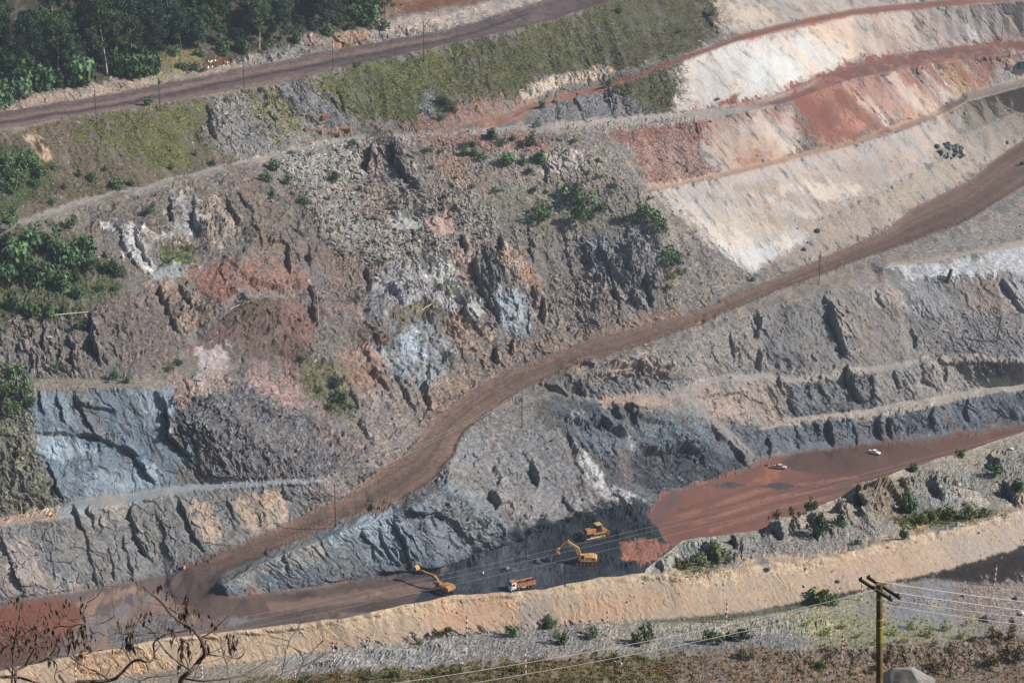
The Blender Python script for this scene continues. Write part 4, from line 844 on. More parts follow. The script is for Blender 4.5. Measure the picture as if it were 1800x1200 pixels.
NL['gravel'] = [(-330, 1335, 146), (0, 1262, 146), (300, 1204, 146), (600, 1160, 146.2), (900, 1132, 146.4), (1200, 1112, 146.4), (1500, 1078, 145.9), (1650, 1060, 145.7), (1800, 1040, 145.6), (2130, 1000, 145.6)]
NL['bank_top'] = [(-330, 1360, 148), (0, 1300, 148), (300, 1235, 147.9), (480, 1196, 147.6), (600, 1184, 147.6), (760, 1174, 147.5), (900, 1163, 147.4), (1100, 1152, 147.3), (1200, 1146, 147.3), (1350, 1143, 147.3), (1500, 1138, 147.2), (1700, 1124, 147), (1800, 1112, 146.9), (2130, 1080, 146.8)]
NL['bank_foot'] = [(-330, 1440, 150), (300, 1290, 149), (600, 1240, 148.5), (900, 1225, 147.5), (1200, 1210, 146.2), (1400, 1196, 145.6), (1600, 1186, 145.2), (1800, 1176, 145.2), (2130, 1160, 145.2)]
NL['end'] = [(-330, 1470, 150.5), (2130, 1470, 150.5)]
pts, edges = [], []
for nm, pl in NL.items():
    d = densify(pl); s = len(pts); pts += d
    edges += [(s + k, s + k + 1) for k in range(len(d) - 1)]
NLW = lattice_from(pts, edges, 600, 1480)
def top_v(u):
    a = np.interp(u, [p[0] for p in NL['bund_crest']], [p[1] for p in NL['bund_crest']])
    b = np.interp(u, [p[0] for p in NL['skyline']], [p[1] for p in NL['skyline']])
    return np.where(u > 1135, np.minimum(a, b), a)
nu = np.concatenate([np.arange(-300, -6, 7.0), np.arange(-6, 1806, 1.5), np.arange(1806, 2100, 7.0)])
NT = 230
tv = np.linspace(0, 1, NT) ** .92
topv = blur(top_v(nu)[None, :] + 2.5 * fbm(nu / 30, nu * 0, nu * 0, 4)[None, :], 1)[0]
Un = np.tile(nu, (NT, 1)); Vn = topv[None, :] + (1268 + np.maximum(0, 40 - .1 * nu) - topv)[None, :] * tv[:, None]
NLWl = lambda u, v: lookup2(NLW, u, v, 600)
use_grid(Un, Vn, point(Un, Vn, 1 / NLWl(Un, Vn)), NLW, 2.5)
VP = np.maximum(VP, V_ * 0 + np.tile(topv + 1, (NT, 1)).ravel())
D = 1 / NLWl(UP, VP)
P = point(U_, V_, D)
N = normals(P.reshape(NR, NC, 3))
if N[..., 2].mean() < 0: N = -N
NB = np.stack([blur(N[..., k], 10) for k in range(3)], -1)
NB = (NB / np.linalg.norm(NB, axis=-1, keepdims=True)).reshape(-1, 3)
STEEP = 1 - N[..., 2].ravel()
X0, Y0, Z0 = [P[:, k].astype(np.float32) for k in range(3)]
# finer world down here: every scale is about a third of the far wall's
KN = .38
Xs, Ys, Zs = X0, Y0, Z0
X0, Y0, Z0 = X0 / KN, Y0 / KN, Z0 / KN
start_fields((140, 130, 122), .3, .12)
BT = [(p[0], p[1]) for p in NL['bund_crest']]; BB = [(p[0], p[1]) for p in NL['bund_base']]
paint([(1130, 1006), (1160, 970), (1260, 935), (1400, 895), (1512, 838), (1700, 780), (2130, 630), (2130, 800), (1800, 893), (1560, 953), (1333, 993), (1200, 1013)], (150, 140, 128), 4, 4, rough=.28, rub=.2, rib=.05)
paint([(1140, 1000), (1200, 952), (1260, 945), (1290, 975), (1200, 1000)], (150, 145, 136), 6, 8, rub=.8)
paint([(1290, 960), (1350, 930), (1440, 930), (1560, 920), (1540, 950), (1400, 975), (1310, 985)], (134, 128, 124), 6, 8, .9, rub=.9)
paint([(1400, 900), (1480, 876), (1512, 850), (1600, 822), (1700, 795), (1760, 790), (1680, 840), (1600, 862), (1520, 880), (1420, 925)], (160, 146, 132), 6, 8, .9, rough=.6)
paint([(1560, 860), (1700, 830), (1830, 790), (1830, 860), (1740, 880), (1640, 900), (1580, 900)], (124, 120, 112), 8, 10, .9, rub=1, rough=.5)
paint([(1640, 875), (1700, 866), (1735, 885), (1700, 898), (1650, 895)], (172, 164, 154), 4, 6, .9, rub=.3)
paint([(1575, 915), (1640, 900), (1720, 898), (1760, 905), (1700, 922), (1600, 925)], (90, 100, 58), 5, 7, .9, grass=1)
paint([(1180, 1010), (1200, 990), (1262, 965), (1290, 985), (1240, 1005)], (92, 98, 60), 5, 7, .8, grass=.9)
paint([(1500, 830), (1580, 850), (1590, 905), (1530, 915), (1505, 880)], (132, 114, 96), 6, 8, .8, rough=.7)
paint([(1690, 770), (1830, 735), (1830, 790), (1740, 800), (1640, 815)], (158, 148, 132), 6, 8, .7, rub=.4)
paint(BT + BB[::-1], (184, 158, 134), 4, 5, rough=.08, rub=.06, rib=.12)
paint([(p[0], p[1] - 4) for p in NL['bund_crest']] + [(p[0], p[1] + 16) for p in NL['bund_crest']][::-1], (196, 170, 142), 4, 7, rough=.22, rib=.1, rub=.08)
paint([(760, 1065), (880, 1055), (900, 1100), (780, 1112)], (196, 154, 122), 10, 14, .8)
paint([(930, 1055), (970, 1052), (975, 1090), (920, 1090)], (150, 140, 132), 8, 12, .7)
paint([(1000, 1060), (1200, 1040), (1200, 1080), (1000, 1092)], (188, 152, 124), 12, 16, .7)
paint([(1450, 1000), (1600, 970), (1600, 1010), (1460, 1040)], (178, 152, 132), 12, 16, .7)
paint([(1650, 950), (1830, 905), (1830, 965), (1700, 995)], (166, 150, 138), 12, 14, .8)
paint([(300, 1125), (560, 1100), (560, 1140), (340, 1170)], (196, 168, 140), 10, 14, .8)
paint([(100, 1160), (230, 1135), (300, 1165), (150, 1195)], (194, 158, 122), 8, 12, .8, rough=.6)
paint([(p[0], p[1] - 2) for p in NL['bund_base']] + [(2130, 1480), (-330, 1480)], (146, 136, 122), 3, 5, rough=.3, rub=.35, rib=.05)
paint([(560, 1150), (830, 1115), (1000, 1102), (1100, 1110), (1000, 1140), (760, 1170), (560, 1180)], (134, 128, 126), 8, 10, .9, rub=.8, rough=.6)
paint([(480, 1160), (760, 1125), (820, 1140), (780, 1172), (500, 1190)], (150, 145, 142), 6, 9, .8, rough=.9)
paint([(1050, 1105), (1200, 1095), (1420, 1072), (1480, 1110), (1380, 1130), (1100, 1140)], (160, 150, 138), 8, 10, .9, rub=.7, rough=.6)
paint([(1400, 1065), (1500, 1050), (1500, 1110), (1400, 1120)], (158, 150, 120), 8, 10, .7)
paint([(1160, 1128), (1420, 1118), (1440, 1136), (1180, 1148)], (122, 122, 124), 5, 7, .9)
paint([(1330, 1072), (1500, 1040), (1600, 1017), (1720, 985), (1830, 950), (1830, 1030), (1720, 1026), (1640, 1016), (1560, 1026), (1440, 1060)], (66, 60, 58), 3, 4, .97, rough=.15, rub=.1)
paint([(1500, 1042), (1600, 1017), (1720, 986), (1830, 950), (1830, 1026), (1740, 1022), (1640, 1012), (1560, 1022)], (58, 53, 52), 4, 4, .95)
paint([(1130, 1090), (1300, 1078), (1420, 1062), (1430, 1066), (1300, 1088), (1130, 1096)], (92, 96, 74), 3, 4, .9)
paint([(1570, 1040), (1640, 1020), (1700, 1030), (1720, 1060), (1690, 1110), (1570, 1105)], (140, 140, 148), 6, 8, .95, rough=.2, rub=.2)
paint([(1690, 1035), (1830, 1020), (1830, 1120), (1720, 1110), (1680, 1080)], (146, 130, 122), 8, 10, .9, rub=.6)
paint([(1400, 1090), (1560, 1085), (1700, 1095), (1720, 1120), (1560, 1145), (1400, 1130)], (146, 142, 98), 14, 18, .5, grass=.5)
paint([(420, 1205), (600, 1186), (900, 1166), (1100, 1155), (1200, 1150), (1200, 1260), (300, 1300)], (112, 94, 64), 5, 8, .95, rough=.3, grass=.9, rub=.1)
paint([(1180, 1150), (1500, 1140), (1700, 1126), (1830, 1112), (2130, 1080), (2130, 1200), (1800, 1185), (1500, 1215), (1200, 1260)], (122, 102, 86), 5, 8, .95, rough=.7, rub=.3, rib=.2, grass=.45)
paint([(1200, 1215), (1500, 1196), (1830, 1180), (2130, 1170), (2130, 1480), (1200, 1480)], (128, 104, 84), 6, 9, .9, rough=.2, rub=.3, grass=.4)
weather()
for pl, dep in [([(1345, 912), (1362, 925), (1378, 940)], 9), ([(1500, 848), (1515, 870), (1520, 900)], 11), ([(1470, 875), (1478, 905)], 8), ([(1580, 845), (1600, 880)], 6), ([(1742, 800), (1760, 830)], 6), ([(1430, 905), (1440, 945)], 7), ([(1240, 965), (1262, 985)], 8), ([(1150, 975), (1165, 1000)], 6), ([(1640, 850), (1660, 880)], 5), ([(1770, 850), (1790, 885)], 6), ([(1395, 910), (1400, 935)], 5), ([(1290, 945), (1300, 965)], 4)]:
    rib(pl, dep * .62, 22, 50, 3)
for pl, dep in [([(1330, 930), (1365, 915), (1400, 925)], 3), ([(1505, 862), (1560, 870), (1590, 895)], 4), ([(1200, 985), (1262, 975)], 3), ([(1600, 860), (1700, 850)], 2), ([(1740, 800), (1800, 795)], 2)]:
    ledge(pl, dep)
RUB *= .6
for u in np.arange(150, 1800, 19):
    v = np.interp(u, [p[0] for p in NL['bund_crest']], [p[1] for p in NL['bund_crest']])
    mound(u + rng.uniform(-6, 6), v + rng.uniform(2, 9), rng.uniform(10, 20), rng.uniform(5, 9), rng.uniform(.3, 1.5))
for a in [(1560, 866, 44, 26, 5), (1365, 925, 36, 22, 4), (1690, 880, 50, 16, 2.5), (1230, 965, 40, 20, 3), (1640, 845, 60, 20, 2.5), (1480, 895, 30, 16, 2.5), (1770, 830, 40, 26, 3), (1430, 1100, 60, 14, 2), (1380, 1100, 50, 14, 2), (1250, 1110, 50, 10, 1.5), (700, 1150, 60, 12, 2), (600, 1165, 50, 10, 2), (780, 1140, 40, 10, 1.6), (1620, 1060, 60, 16, 1.5)]:
    mound(*a)
DISP += relief(1.0, smooth(.0, .08, STEEP) * .75 + .25)
edge_keep = smooth(0, .05, np.repeat(tv, NC))
P2 = P + NB * (DISP * KN * (.35 + .65 * edge_keep))[:, None]
P2 = P2.reshape(NR, NC, 3); NP2 = P2; NGU = nu; NGV = V_.reshape(NR, NC)
Cn = np.clip(C, .012, .8).reshape(NR, NC, 3)
# behind the crest the tip runs down to the pit floor; below the frame the slope climbs to the lens
back = []
for k, dd in enumerate([150, 120, 90, 60, 40, 25, 14, 8, 4, 2, .8]):
    r = P2[0].copy(); r[:, 1] += dd; r[:, 2] -= dd * math.tan(R(42)) * (1 if dd > 3 else .7)
    r[:, 2] = np.maximum(r[:, 2], -3); r[:, 0] *= 1 + dd / 260.
    back.append(r)
prof = [(212, 149.5), (200, 152), (185, 160), (160, 176), (130, 192), (100, 209), (70, 226), (42, 242), (20, 256), (8, 265), (0, 270.9), (-15, 272), (-40, 273)]
front = []
xl = P2[-1]
for yy, zz in prof:
    r = xl.copy(); f = (yy + 40) / 255.
    r[:, 1] = yy + (xl[:, 1] - xl[:, 1].mean()) * max(0, (yy - 185) / 30.) * .5
    r[:, 2] = zz; r[:, 0] = np.interp(np.arange(NC), [0, NC - 1], [-95 * (.55 + .45 * f), 95 * (.55 + .45 * f)])
    r[:, 2] += 1.2 * fbm(r[:, 0] / 9, r[:, 1] / 9, r[:, 2] * 0, 3) * (1 if yy > 15 else .15)
    front.append(r)
V3 = np.concatenate([np.array(back), P2, np.array(front)], 0)
nb_, nf_ = len(back), len(front)
Cn4 = np.concatenate([Cn, TEX.reshape(NR, NC, 1)], 2)
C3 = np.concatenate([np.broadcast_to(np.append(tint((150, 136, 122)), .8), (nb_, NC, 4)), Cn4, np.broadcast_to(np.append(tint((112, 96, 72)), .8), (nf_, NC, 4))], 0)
RR = V3.shape[0]
idx = np.arange(RR * NC).reshape(RR, NC)
quads = np.stack([idx[1:, :-1], idx[1:, 1:], idx[:-1, 1:], idx[:-1, :-1]], -1).reshape(-1, 4)
MATS['near'] = ground_mat('near_ground', scale=2.6, bump=.35, bdist=.06)
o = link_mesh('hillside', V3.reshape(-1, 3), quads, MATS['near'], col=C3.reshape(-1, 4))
o['kind'] = 'structure'
def atn(u, v):
    """world point of the near side at picture position (u, v)"""
    j = int(np.argmin(np.abs(NGU - u))); i = int(np.argmin(np.abs(NGV[:, j] - v)))
    return Vector(NP2[i, j])
vis = (U_ > -30) & (U_ < 1830)
NEAR = {'pos': NP2.reshape(-1, 3), 'rub': np.where(vis, RUB + .03, 0), 'grass': np.where(vis, GRASS, 0), 'col': Cn.reshape(-1, 3), 'area': (D / FPX) ** 2 * np.abs(np.gradient(Vn, axis=0)).ravel() * np.tile(np.gradient(nu), NT)}
print('near terrain', time.time() - T0)
# ------------------------------------------------------------------ things: helpers
def mat(name, c, rough=.8, metal=0.0, var=.25, scale=3.0, spec=.3, srgb=True):
    if name in MATS: return MATS[name]
    m = bpy.data.materials.new(name); nt = nodes_of(m); N_ = nt.nodes; L = nt.links
    out = N_.new('ShaderNodeOutputMaterial'); b = N_.new('ShaderNodeBsdfPrincipled'); L.new(b.outputs[0], out.inputs[0])
    tc = N_.new('ShaderNodeTexCoord'); n = N_.new('ShaderNodeTexNoise'); n.inputs['Scale'].default_value = scale; n.inputs['Detail'].default_value = 6
    L.new(tc.outputs['Object'], n.inputs['Vector'])
    cr = N_.new('ShaderNodeMapRange'); cr.inputs[1].default_value = .3; cr.inputs[2].default_value = .7; cr.inputs[3].default_value = 1 - var; cr.inputs[4].default_value = 1 + var
    L.new(n.outputs['Fac'], cr.inputs[0])
    base = lin(c) if srgb else np.array(c)
    v = N_.new('ShaderNodeVectorMath'); v.operation = 'SCALE'; v.inputs[0].default_value = tuple(base)
    L.new(cr.outputs[0], v.inputs['Scale']); L.new(v.outputs[0], b.inputs['Base Color'])
    b.inputs['Roughness'].default_value = rough; b.inputs['Metallic'].default_value = metal; b.inputs['Specular IOR Level'].default_value = spec
    MATS[name] = m; return m
def col_mat(name, rough=.9, var=.3, scale=1.5, spec=.15, per_object=.0):
    """colour from the mesh, a little noise, and a little difference from one object to the next"""
    m = bpy.data.materials.new(name); nt = nodes_of(m); N_ = nt.nodes; L = nt.links
    out = N_.new('ShaderNodeOutputMaterial'); b = N_.new('ShaderNodeBsdfPrincipled'); L.new(b.outputs[0], out.inputs[0])
    at_ = N_.new('ShaderNodeAttribute'); at_.attribute_name = 'Col'
    tc = N_.new('ShaderNodeTexCoord'); n = N_.new('ShaderNodeTexNoise'); n.inputs['Scale'].default_value = scale; n.inputs['Detail'].default_value = 5
    L.new(tc.outputs['Object'], n.inputs['Vector'])
    cr = N_.new('ShaderNodeMapRange'); cr.inputs[1].default_value = .3; cr.inputs[2].default_value = .7; cr.inputs[3].default_value = 1 - var; cr.inputs[4].default_value = 1 + var
    L.new(n.outputs['Fac'], cr.inputs[0])
    v = N_.new('ShaderNodeVectorMath'); v.operation = 'SCALE'; L.new(at_.outputs['Color'], v.inputs[0]); L.new(cr.outputs[0], v.inputs['Scale'])
    oi = N_.new('ShaderNodeObjectInfo'); r2 = N_.new('ShaderNodeMapRange'); r2.inputs[3].default_value = 1 - per_object; r2.inputs[4].default_value = 1 + per_object
    L.new(oi.outputs['Random'], r2.inputs[0])
    v2 = N_.new('ShaderNodeVectorMath'); v2.operation = 'SCALE'; L.new(v.outputs[0], v2.inputs[0]); L.new(r2.outputs[0], v2.inputs['Scale'])
    L.new(v2.outputs[0], b.inputs['Base Color'])
    b.inputs['Roughness'].default_value = rough; b.inputs['Specular IOR Level'].default_value = spec
    MATS[name] = m; return m
LEAF = col_mat('leaves', .75, .25, .8, .2, .42)
STONE = col_mat('stone', .95, .3, 1.8, .1, .2)
GRASSM = col_mat('grass_blades', .85, .2, .5, .1)

def tag(o, label, cat, group=None, kind=None):
    o['label'] = label; o['category'] = cat
    if group: o['group'] = group
    if kind: o['kind'] = kind
    return o
def empty(name, loc, rz=0.0, scale=1.0):
    o = bpy.data.objects.new(name, None); COL.objects.link(o)
    o.location = loc; o.rotation_euler = (0, 0, rz); o.scale = (scale,) * 3; o.empty_display_size = .5
    return o
def copy_tree(o, parent=None):
    c = o.copy(); COL.objects.link(c)
    if parent is not None: c.parent = parent
    for ch in list(o.children): copy_tree(ch, c)
    return c
ORD = ['leftmost', 'second from the left', 'third from the left', 'fourth from the left', 'fifth from the left', 'sixth from the left', 'seventh from the left', 'eighth from the left', 'ninth from the left', 'tenth from the left']
def ordn(k, n):
    if n == 1: return ''
    if k == n - 1: return 'rightmost'
    if n == 3 and k == 1: return 'middle one'
    if k < len(ORD): return ORD[k]
    r = n - 1 - k
    if r < 10: return ORD[r].replace('left', 'right')
    return '%dth from the left' % (k + 1)

# ------------------------------------------------------------------ leaves, bushes and trees
def leaf_quads(centres, radii, n, size, r, base, spread=.5, flat=1.0, droop=0):
    """n leaf-sprays scattered through a set of lobes: (vertices, quads, colours)"""
    k = r.choice(len(centres), n, p=radii ** 2 / (radii ** 2).sum())
    d = r.normal(size=(n, 3)); d /= np.linalg.norm(d, axis=1, keepdims=True)
    rad = radii[k] * np.clip(1 - spread * r.random(n) ** 1.6, .1, 1.08)
    p = centres[k] + d * rad[:, None] * np.array([1, 1, flat])
    nrm = d * .7 + r.normal(size=(n, 3)) * .7 + np.array([0, 0, .25]); nrm /= np.linalg.norm(nrm, axis=1, keepdims=True)
    t = np.cross(nrm, r.normal(size=(n, 3))); t /= np.linalg.norm(t, axis=1, keepdims=True) + 1e-9
    if droop: t = t * (1 - droop) + np.array([0, 0, -droop]); t /= np.linalg.norm(t, axis=1, keepdims=True)
    b = np.cross(nrm, t)
    s = size * (.6 + .8 * r.random(n))[:, None]
    a1 = t * s; b1 = b * s * .55
    V = np.stack([p - a1, p + b1, p + a1, p - b1], 1).reshape(-1, 3)
    F = np.arange(4 * n).reshape(-1, 4)
    tone = (.55 + .9 * r.random(n)) * (.8 + .4 * r.random(len(centres)))[k]
    hue = r.normal(size=n) * .10
    c = base[None, :] * tone[:, None]; c[:, 0] *= 1 + hue; c[:, 2] *= 1 - hue
    return V, F, np.repeat(c, 4, 0)
def tube(path, rads, seg=6):
    path = [Vector(p) for p in path]; V = []; F = []
    for i, p in enumerate(path):
        t = (path[min(i + 1, len(path) - 1)] - path[max(i - 1, 0)]).normalized()
        a = t.orthogonal().normalized(); b = t.cross(a)
        for k in range(seg):
            an = 2 * math.pi * k / seg
            V.append(p + (a * math.cos(an) + b * math.sin(an)) * rads[i])
    for i in range(len(path) - 1):
        for k in range(seg):
            k2 = (k + 1) % seg
            F.append((i * seg + k, i * seg + k2, (i + 1) * seg + k2, (i + 1) * seg + k))
    n = len(path) - 1
    F.append(tuple(range(seg - 1, -1, -1))); F.append(tuple(n * seg + k for k in range(seg)))
    return [tuple(v) for v in V], F
def merge(parts):
    V = []; F = []
    for v, f in parts:
        o = len(V); V += list(v); F += [tuple(i + o for i in q) for q in f]
    return V, F
def bush_mesh(seed, base, n=420, tall=1.0):
    r = np.random.default_rng(seed)
    nl = r.integers(6, 10)
    c = r.normal(size=(nl, 3)) * np.array([.30, .30, .2 * tall]); c[:, 2] = np.abs(c[:, 2]) + .28 * tall
    rad = .16 + .2 * r.random(nl)
    V, F, C_ = leaf_quads(c, rad, n, .085, r, np.array(base), .6)
    V[:, 2] = np.maximum(V[:, 2], .0)
    s = 1.0 / (np.ptp(V[:, 0]) + 1e-6); V *= s
    o = link_mesh('bush', V, F.astype(np.int32), LEAF, col=C_)
    me = o.data; bpy.data.objects.remove(o); return me
DG = (.070, .120, .052); MG = (.076, .120, .046); YG = (.115, .135, .045); BG = (.07, .108, .066); DRY = (.15, .115, .06); SG = (.08, .105, .065)
BM = {'dark': [bush_mesh(s, DG) for s in (1, 2, 3)], 'green': [bush_mesh(s, MG) for s in (4, 5, 6)], 'yellow-green': [bush_mesh(s, YG, 320) for s in (7, 8)],
      'blue-green': [bush_mesh(s, BG) for s in (9, 10)], 'tall': [bush_mesh(s, MG, 520, 1.7) for s in (11, 12)], 'flowering': [bush_mesh(s, (.24, .24, .045), 200) for s in (17, 18)], 'dry': [bush_mesh(s, DRY, 320) for s in (13, 14)], 'grey-green': [bush_mesh(s, SG, 300) for s in (15, 16)]}
WORD = {'dark': 'dark green', 'green': 'mid green', 'yellow-green': 'yellow-green', 'blue-green': 'blue-green', 'tall': 'tall green', 'dry': 'dry brown', 'flowering': 'yellow flowering', 'grey-green': 'grey-green'}
def bushes(kind, place, group, items, near=False):
    items = sorted(items)
    for k, it in enumerate(items):
        u, v, wpx = it[:3]
        p = atn(u, v) if near else at(u, v)
        m = (p - Vector((0, 0, H))).length / FPX
        o = bpy.data.objects.new('bush', random.choice(BM[kind])); COL.objects.link(o)
        s = wpx * m * (.9 if not near else 1.1)
        o.location = p - Vector((0, 0, .08 * s)); o.scale = (s, s * random.uniform(.85, 1.1), s * random.uniform(1.15, 1.5)); o.rotation_euler = (0, 0, random.uniform(0, 6.28))
        q = ordn(k, len(items))
        tag(o, ('%s bush %s' % (WORD[kind], place)) + (', ' + q if q else ''), 'bush', group if len(items) > 1 else None)
bushes('dark', 'beside the narrow grey track', 'dark bushes beside the narrow track', [(203, 332, 27), (345, 274, 13), (373, 291, 14), (232, 326, 17), (90, 360, 15), (258, 188, 20), (139, 312, 15)])
bushes('dark', 'in the cluster just under the narrow track', 'clustered bushes under the narrow track', [(486, 300, 27), (468, 321, 28), (505, 324, 25), (478, 346, 22), (534, 361, 26)])
bushes('blue-green', 'near the upper end of the rockfall', 'bushes near the top of the rockfall', [(513, 271, 20), (619, 257, 36), (589, 320, 27), (632, 336, 15), (640, 286, 13), (730, 328, 16)])
bushes('tall', 'standing at the lower lip of the narrow track', 'tall bushes on the lip of the narrow track', [(24, 408, 40), (129, 402, 28), (268, 378, 24)])
bushes('dark', 'in the patch below the red-brown track', 'dark bushes below the red-brown track',
       [(865, 247, 28), (885, 256, 24), (902, 246, 14), (931, 260, 35), (817, 263, 18), (832, 258, 20), (818, 274, 18), (830, 274, 16), (847, 284, 25), (893, 291, 31), (920, 289, 23), (951, 289, 33)])
bushes('blue-green', 'on the stony slope right of the rockfall', 'bushes on the stony slope', [(872, 337, 27), (928, 306, 18), (935, 339, 16), (995, 335, 20), (1053, 286, 13), (1080, 333, 29), (1143, 349, 16), (960, 341, 12), (912, 389, 14)])
bushes('yellow-green', 'thinly leaved on the stony slope', 'thin yellow-green bushes on the stony slope', [(833, 331, 15), (803, 315, 10), (757, 299, 15), (750, 269, 20), (775, 269, 18), (1013, 329, 16), (1033, 307, 16), (1053, 315, 19), (1080, 389, 15), (1097, 389, 17)])
bushes('green', 'in the thicket above the dark rock ribs', 'bushes of the thicket above the dark ribs', [(950, 384, 46), (1000, 363, 48), (1022, 363, 22), (1010, 387, 36), (1030, 379, 20), (1055, 373, 27), (1042, 386, 18), (1135, 396, 50), (1155, 409, 40)])
bushes('green', 'beside the bright red-brown track', 'bushes by the red-brown track', [(952, 191, 19), (943, 223, 16), (1070, 151, 16), (1008, 251, 12)])
bushes('yellow-green', 'at the corner of the small grass patch', None, [(1083, 163, 17)])
bushes('green', 'big and round above the haul road', None, [(1177, 467, 50)])
bushes('yellow-green', 'low under the big round bush above the haul road', 'low shrubs under the big bush', [(1196, 482, 26), (1180, 492, 22), (1172, 510, 18)])
bushes('dark', 'of the large thicket on the left slope', 'bushes of the large left thicket', [(90, 450, 72), (40, 468, 60), (122, 472, 60), (60, 432, 50), (142, 452, 50), (18, 498, 50), (80, 503, 62), (160, 474, 40), (110, 512, 38), (15, 445, 46), (52, 492, 44), (132, 494, 36)])
bushes('green', 'right of the large left thicket', 'bushes right of the large thicket', [(196, 482, 36), (212, 488, 24), (182, 478, 20), (175, 512, 20), (205, 510, 18)])
bushes('dark', 'under the large left thicket', 'dark bushes under the large thicket', [(58, 556, 38), (86, 556, 34), (135, 522, 28), (140, 572, 26), (20, 545, 30), (112, 548, 20)])
bushes('green', 'at the left edge above the blue slab', 'bushes at the left edge above the slab', [(34, 694, 46), (28, 662, 42), (18, 724, 36), (52, 712, 26), (8, 690, 30)])
bushes('dark', 'on the ledge over the blue slab', 'bushes on the ledge over the slab', [(200, 667, 28), (100, 648, 17), (130, 634, 12), (225, 672, 18)])
bushes('green', 'on the brown shoulder in the middle of the left wall', 'pair of bushes in the middle of the left wall', [(592, 682, 30), (598, 708, 36)])
bushes('yellow-green', 'in the green hollow of the left wall', 'shrubs of the green hollow', [(560, 690, 22), (580, 720, 26), (616, 716, 18), (525, 640, 20), (318, 640, 22), (300, 650, 20), (360, 765, 22), (375, 782, 20)])
bushes('green', 'massed on the grass at the left edge', 'bushes massed on the left grass', [(15, 300, 52), (50, 300, 44), (72, 312, 34), (30, 322, 42), (8, 335, 36), (60, 330, 26)])
bushes('dark', 'on the grass slope under the top road', 'bushes on the grass slope', [(160, 318, 20), (110, 335, 14), (300, 300, 12), (95, 300, 16), (185, 300, 13)])
bushes('grey-green', 'by the small brown pool above the top road', 'bushes by the small pool', [(333, 124, 34), (352, 126, 22), (318, 122, 18)])
bushes('yellow-green', 'on the verge of the top road', 'shrubs on the verge of the top road', [(630, 118, 18), (459, 160, 16), (470, 172, 18), (470, 185, 14), (400, 178, 18)])
bushes('green', 'lush in the notch of the grass slope', 'lush shrubs in the notch', [(782, 188, 24), (795, 200, 22), (772, 178, 18), (775, 212, 18)])
bushes('dark', 'on the far top right grass', 'bushes on the far grass', [(1088, 22, 16), (1190, 60, 12), (1250, 30, 16)])
# near side
bushes('green', 'at the foot of the tan bund', 'bushes along the foot of the bund', [(1436, 1062, 34), (968, 1101, 27), (788, 1113, 14), (770, 1123, 14), (735, 1133, 12)], True)
bushes('green', 'on the gravel in front of the bund', 'bushes on the gravel in front of the bund', [(1130, 1128, 36), (897, 1117, 28), (985, 1130, 26), (1252, 1130, 33), (1298, 1127, 26), (1083, 1160, 18), (1040, 1120, 20)], True)
bushes('dark', 'among the rubble behind the bund', 'dark bushes in the rubble behind the bund', [(1440, 942, 36), (1476, 928, 30), (1600, 902, 30), (1592, 884, 24), (1425, 886, 25), (1290, 952, 17), (1590, 947, 18), (1508, 957, 14), (1690, 802, 18), (1752, 838, 24), (1790, 872, 26), (1608, 826, 18)], True)
bushes('yellow-green', 'low in the green strip behind the bund', 'low shrubs of the green strip', [(1640, 914, 30), (1670, 910, 30), (1700, 912, 32), (1730, 908, 26), (1615, 920, 22), (1232, 985, 34), (1205, 998, 30), (1255, 975, 26), (1280, 990, 20)], True)
bushes('dry', 'on the rim of the red mud', 'dry bushes on the rim', [(1364, 898, 26), (1392, 890, 22)], True)
bushes('flowering', 'in the yellow patch by the front pole', 'plants of the yellow patch', [(1420, 1105, 18), (1450, 1115, 20), (1480, 1105, 16), (1508, 1120, 18), (1570, 1115, 20), (1600, 1105, 22), (1630, 1118, 24), (1660, 1108, 20), (1690, 1122, 18), (1590, 1128, 16), (1645, 1130, 16), (1700, 1100, 14), (1540, 1130, 16)], True)
bushes('dry', 'on the brown bank at the bottom right', 'dry tussocks on the brown bank', [(1652, 1178, 42), (1742, 1168, 40), (1790, 1162, 40), (1712, 1128, 20), (1775, 1120, 34), (1745, 1126, 26), (1560, 1160, 28), (1540, 1180, 26)], True)
bushes('yellow-green', 'on the dry grass at the bottom', 'shrubs on the dry grass', [(655, 1192, 24), (800, 1184, 26), (690, 1190, 20), (760, 1184, 18), (1310, 1156, 30), (905, 1178, 18), (1440, 1175, 34), (540, 1200, 24)], True)

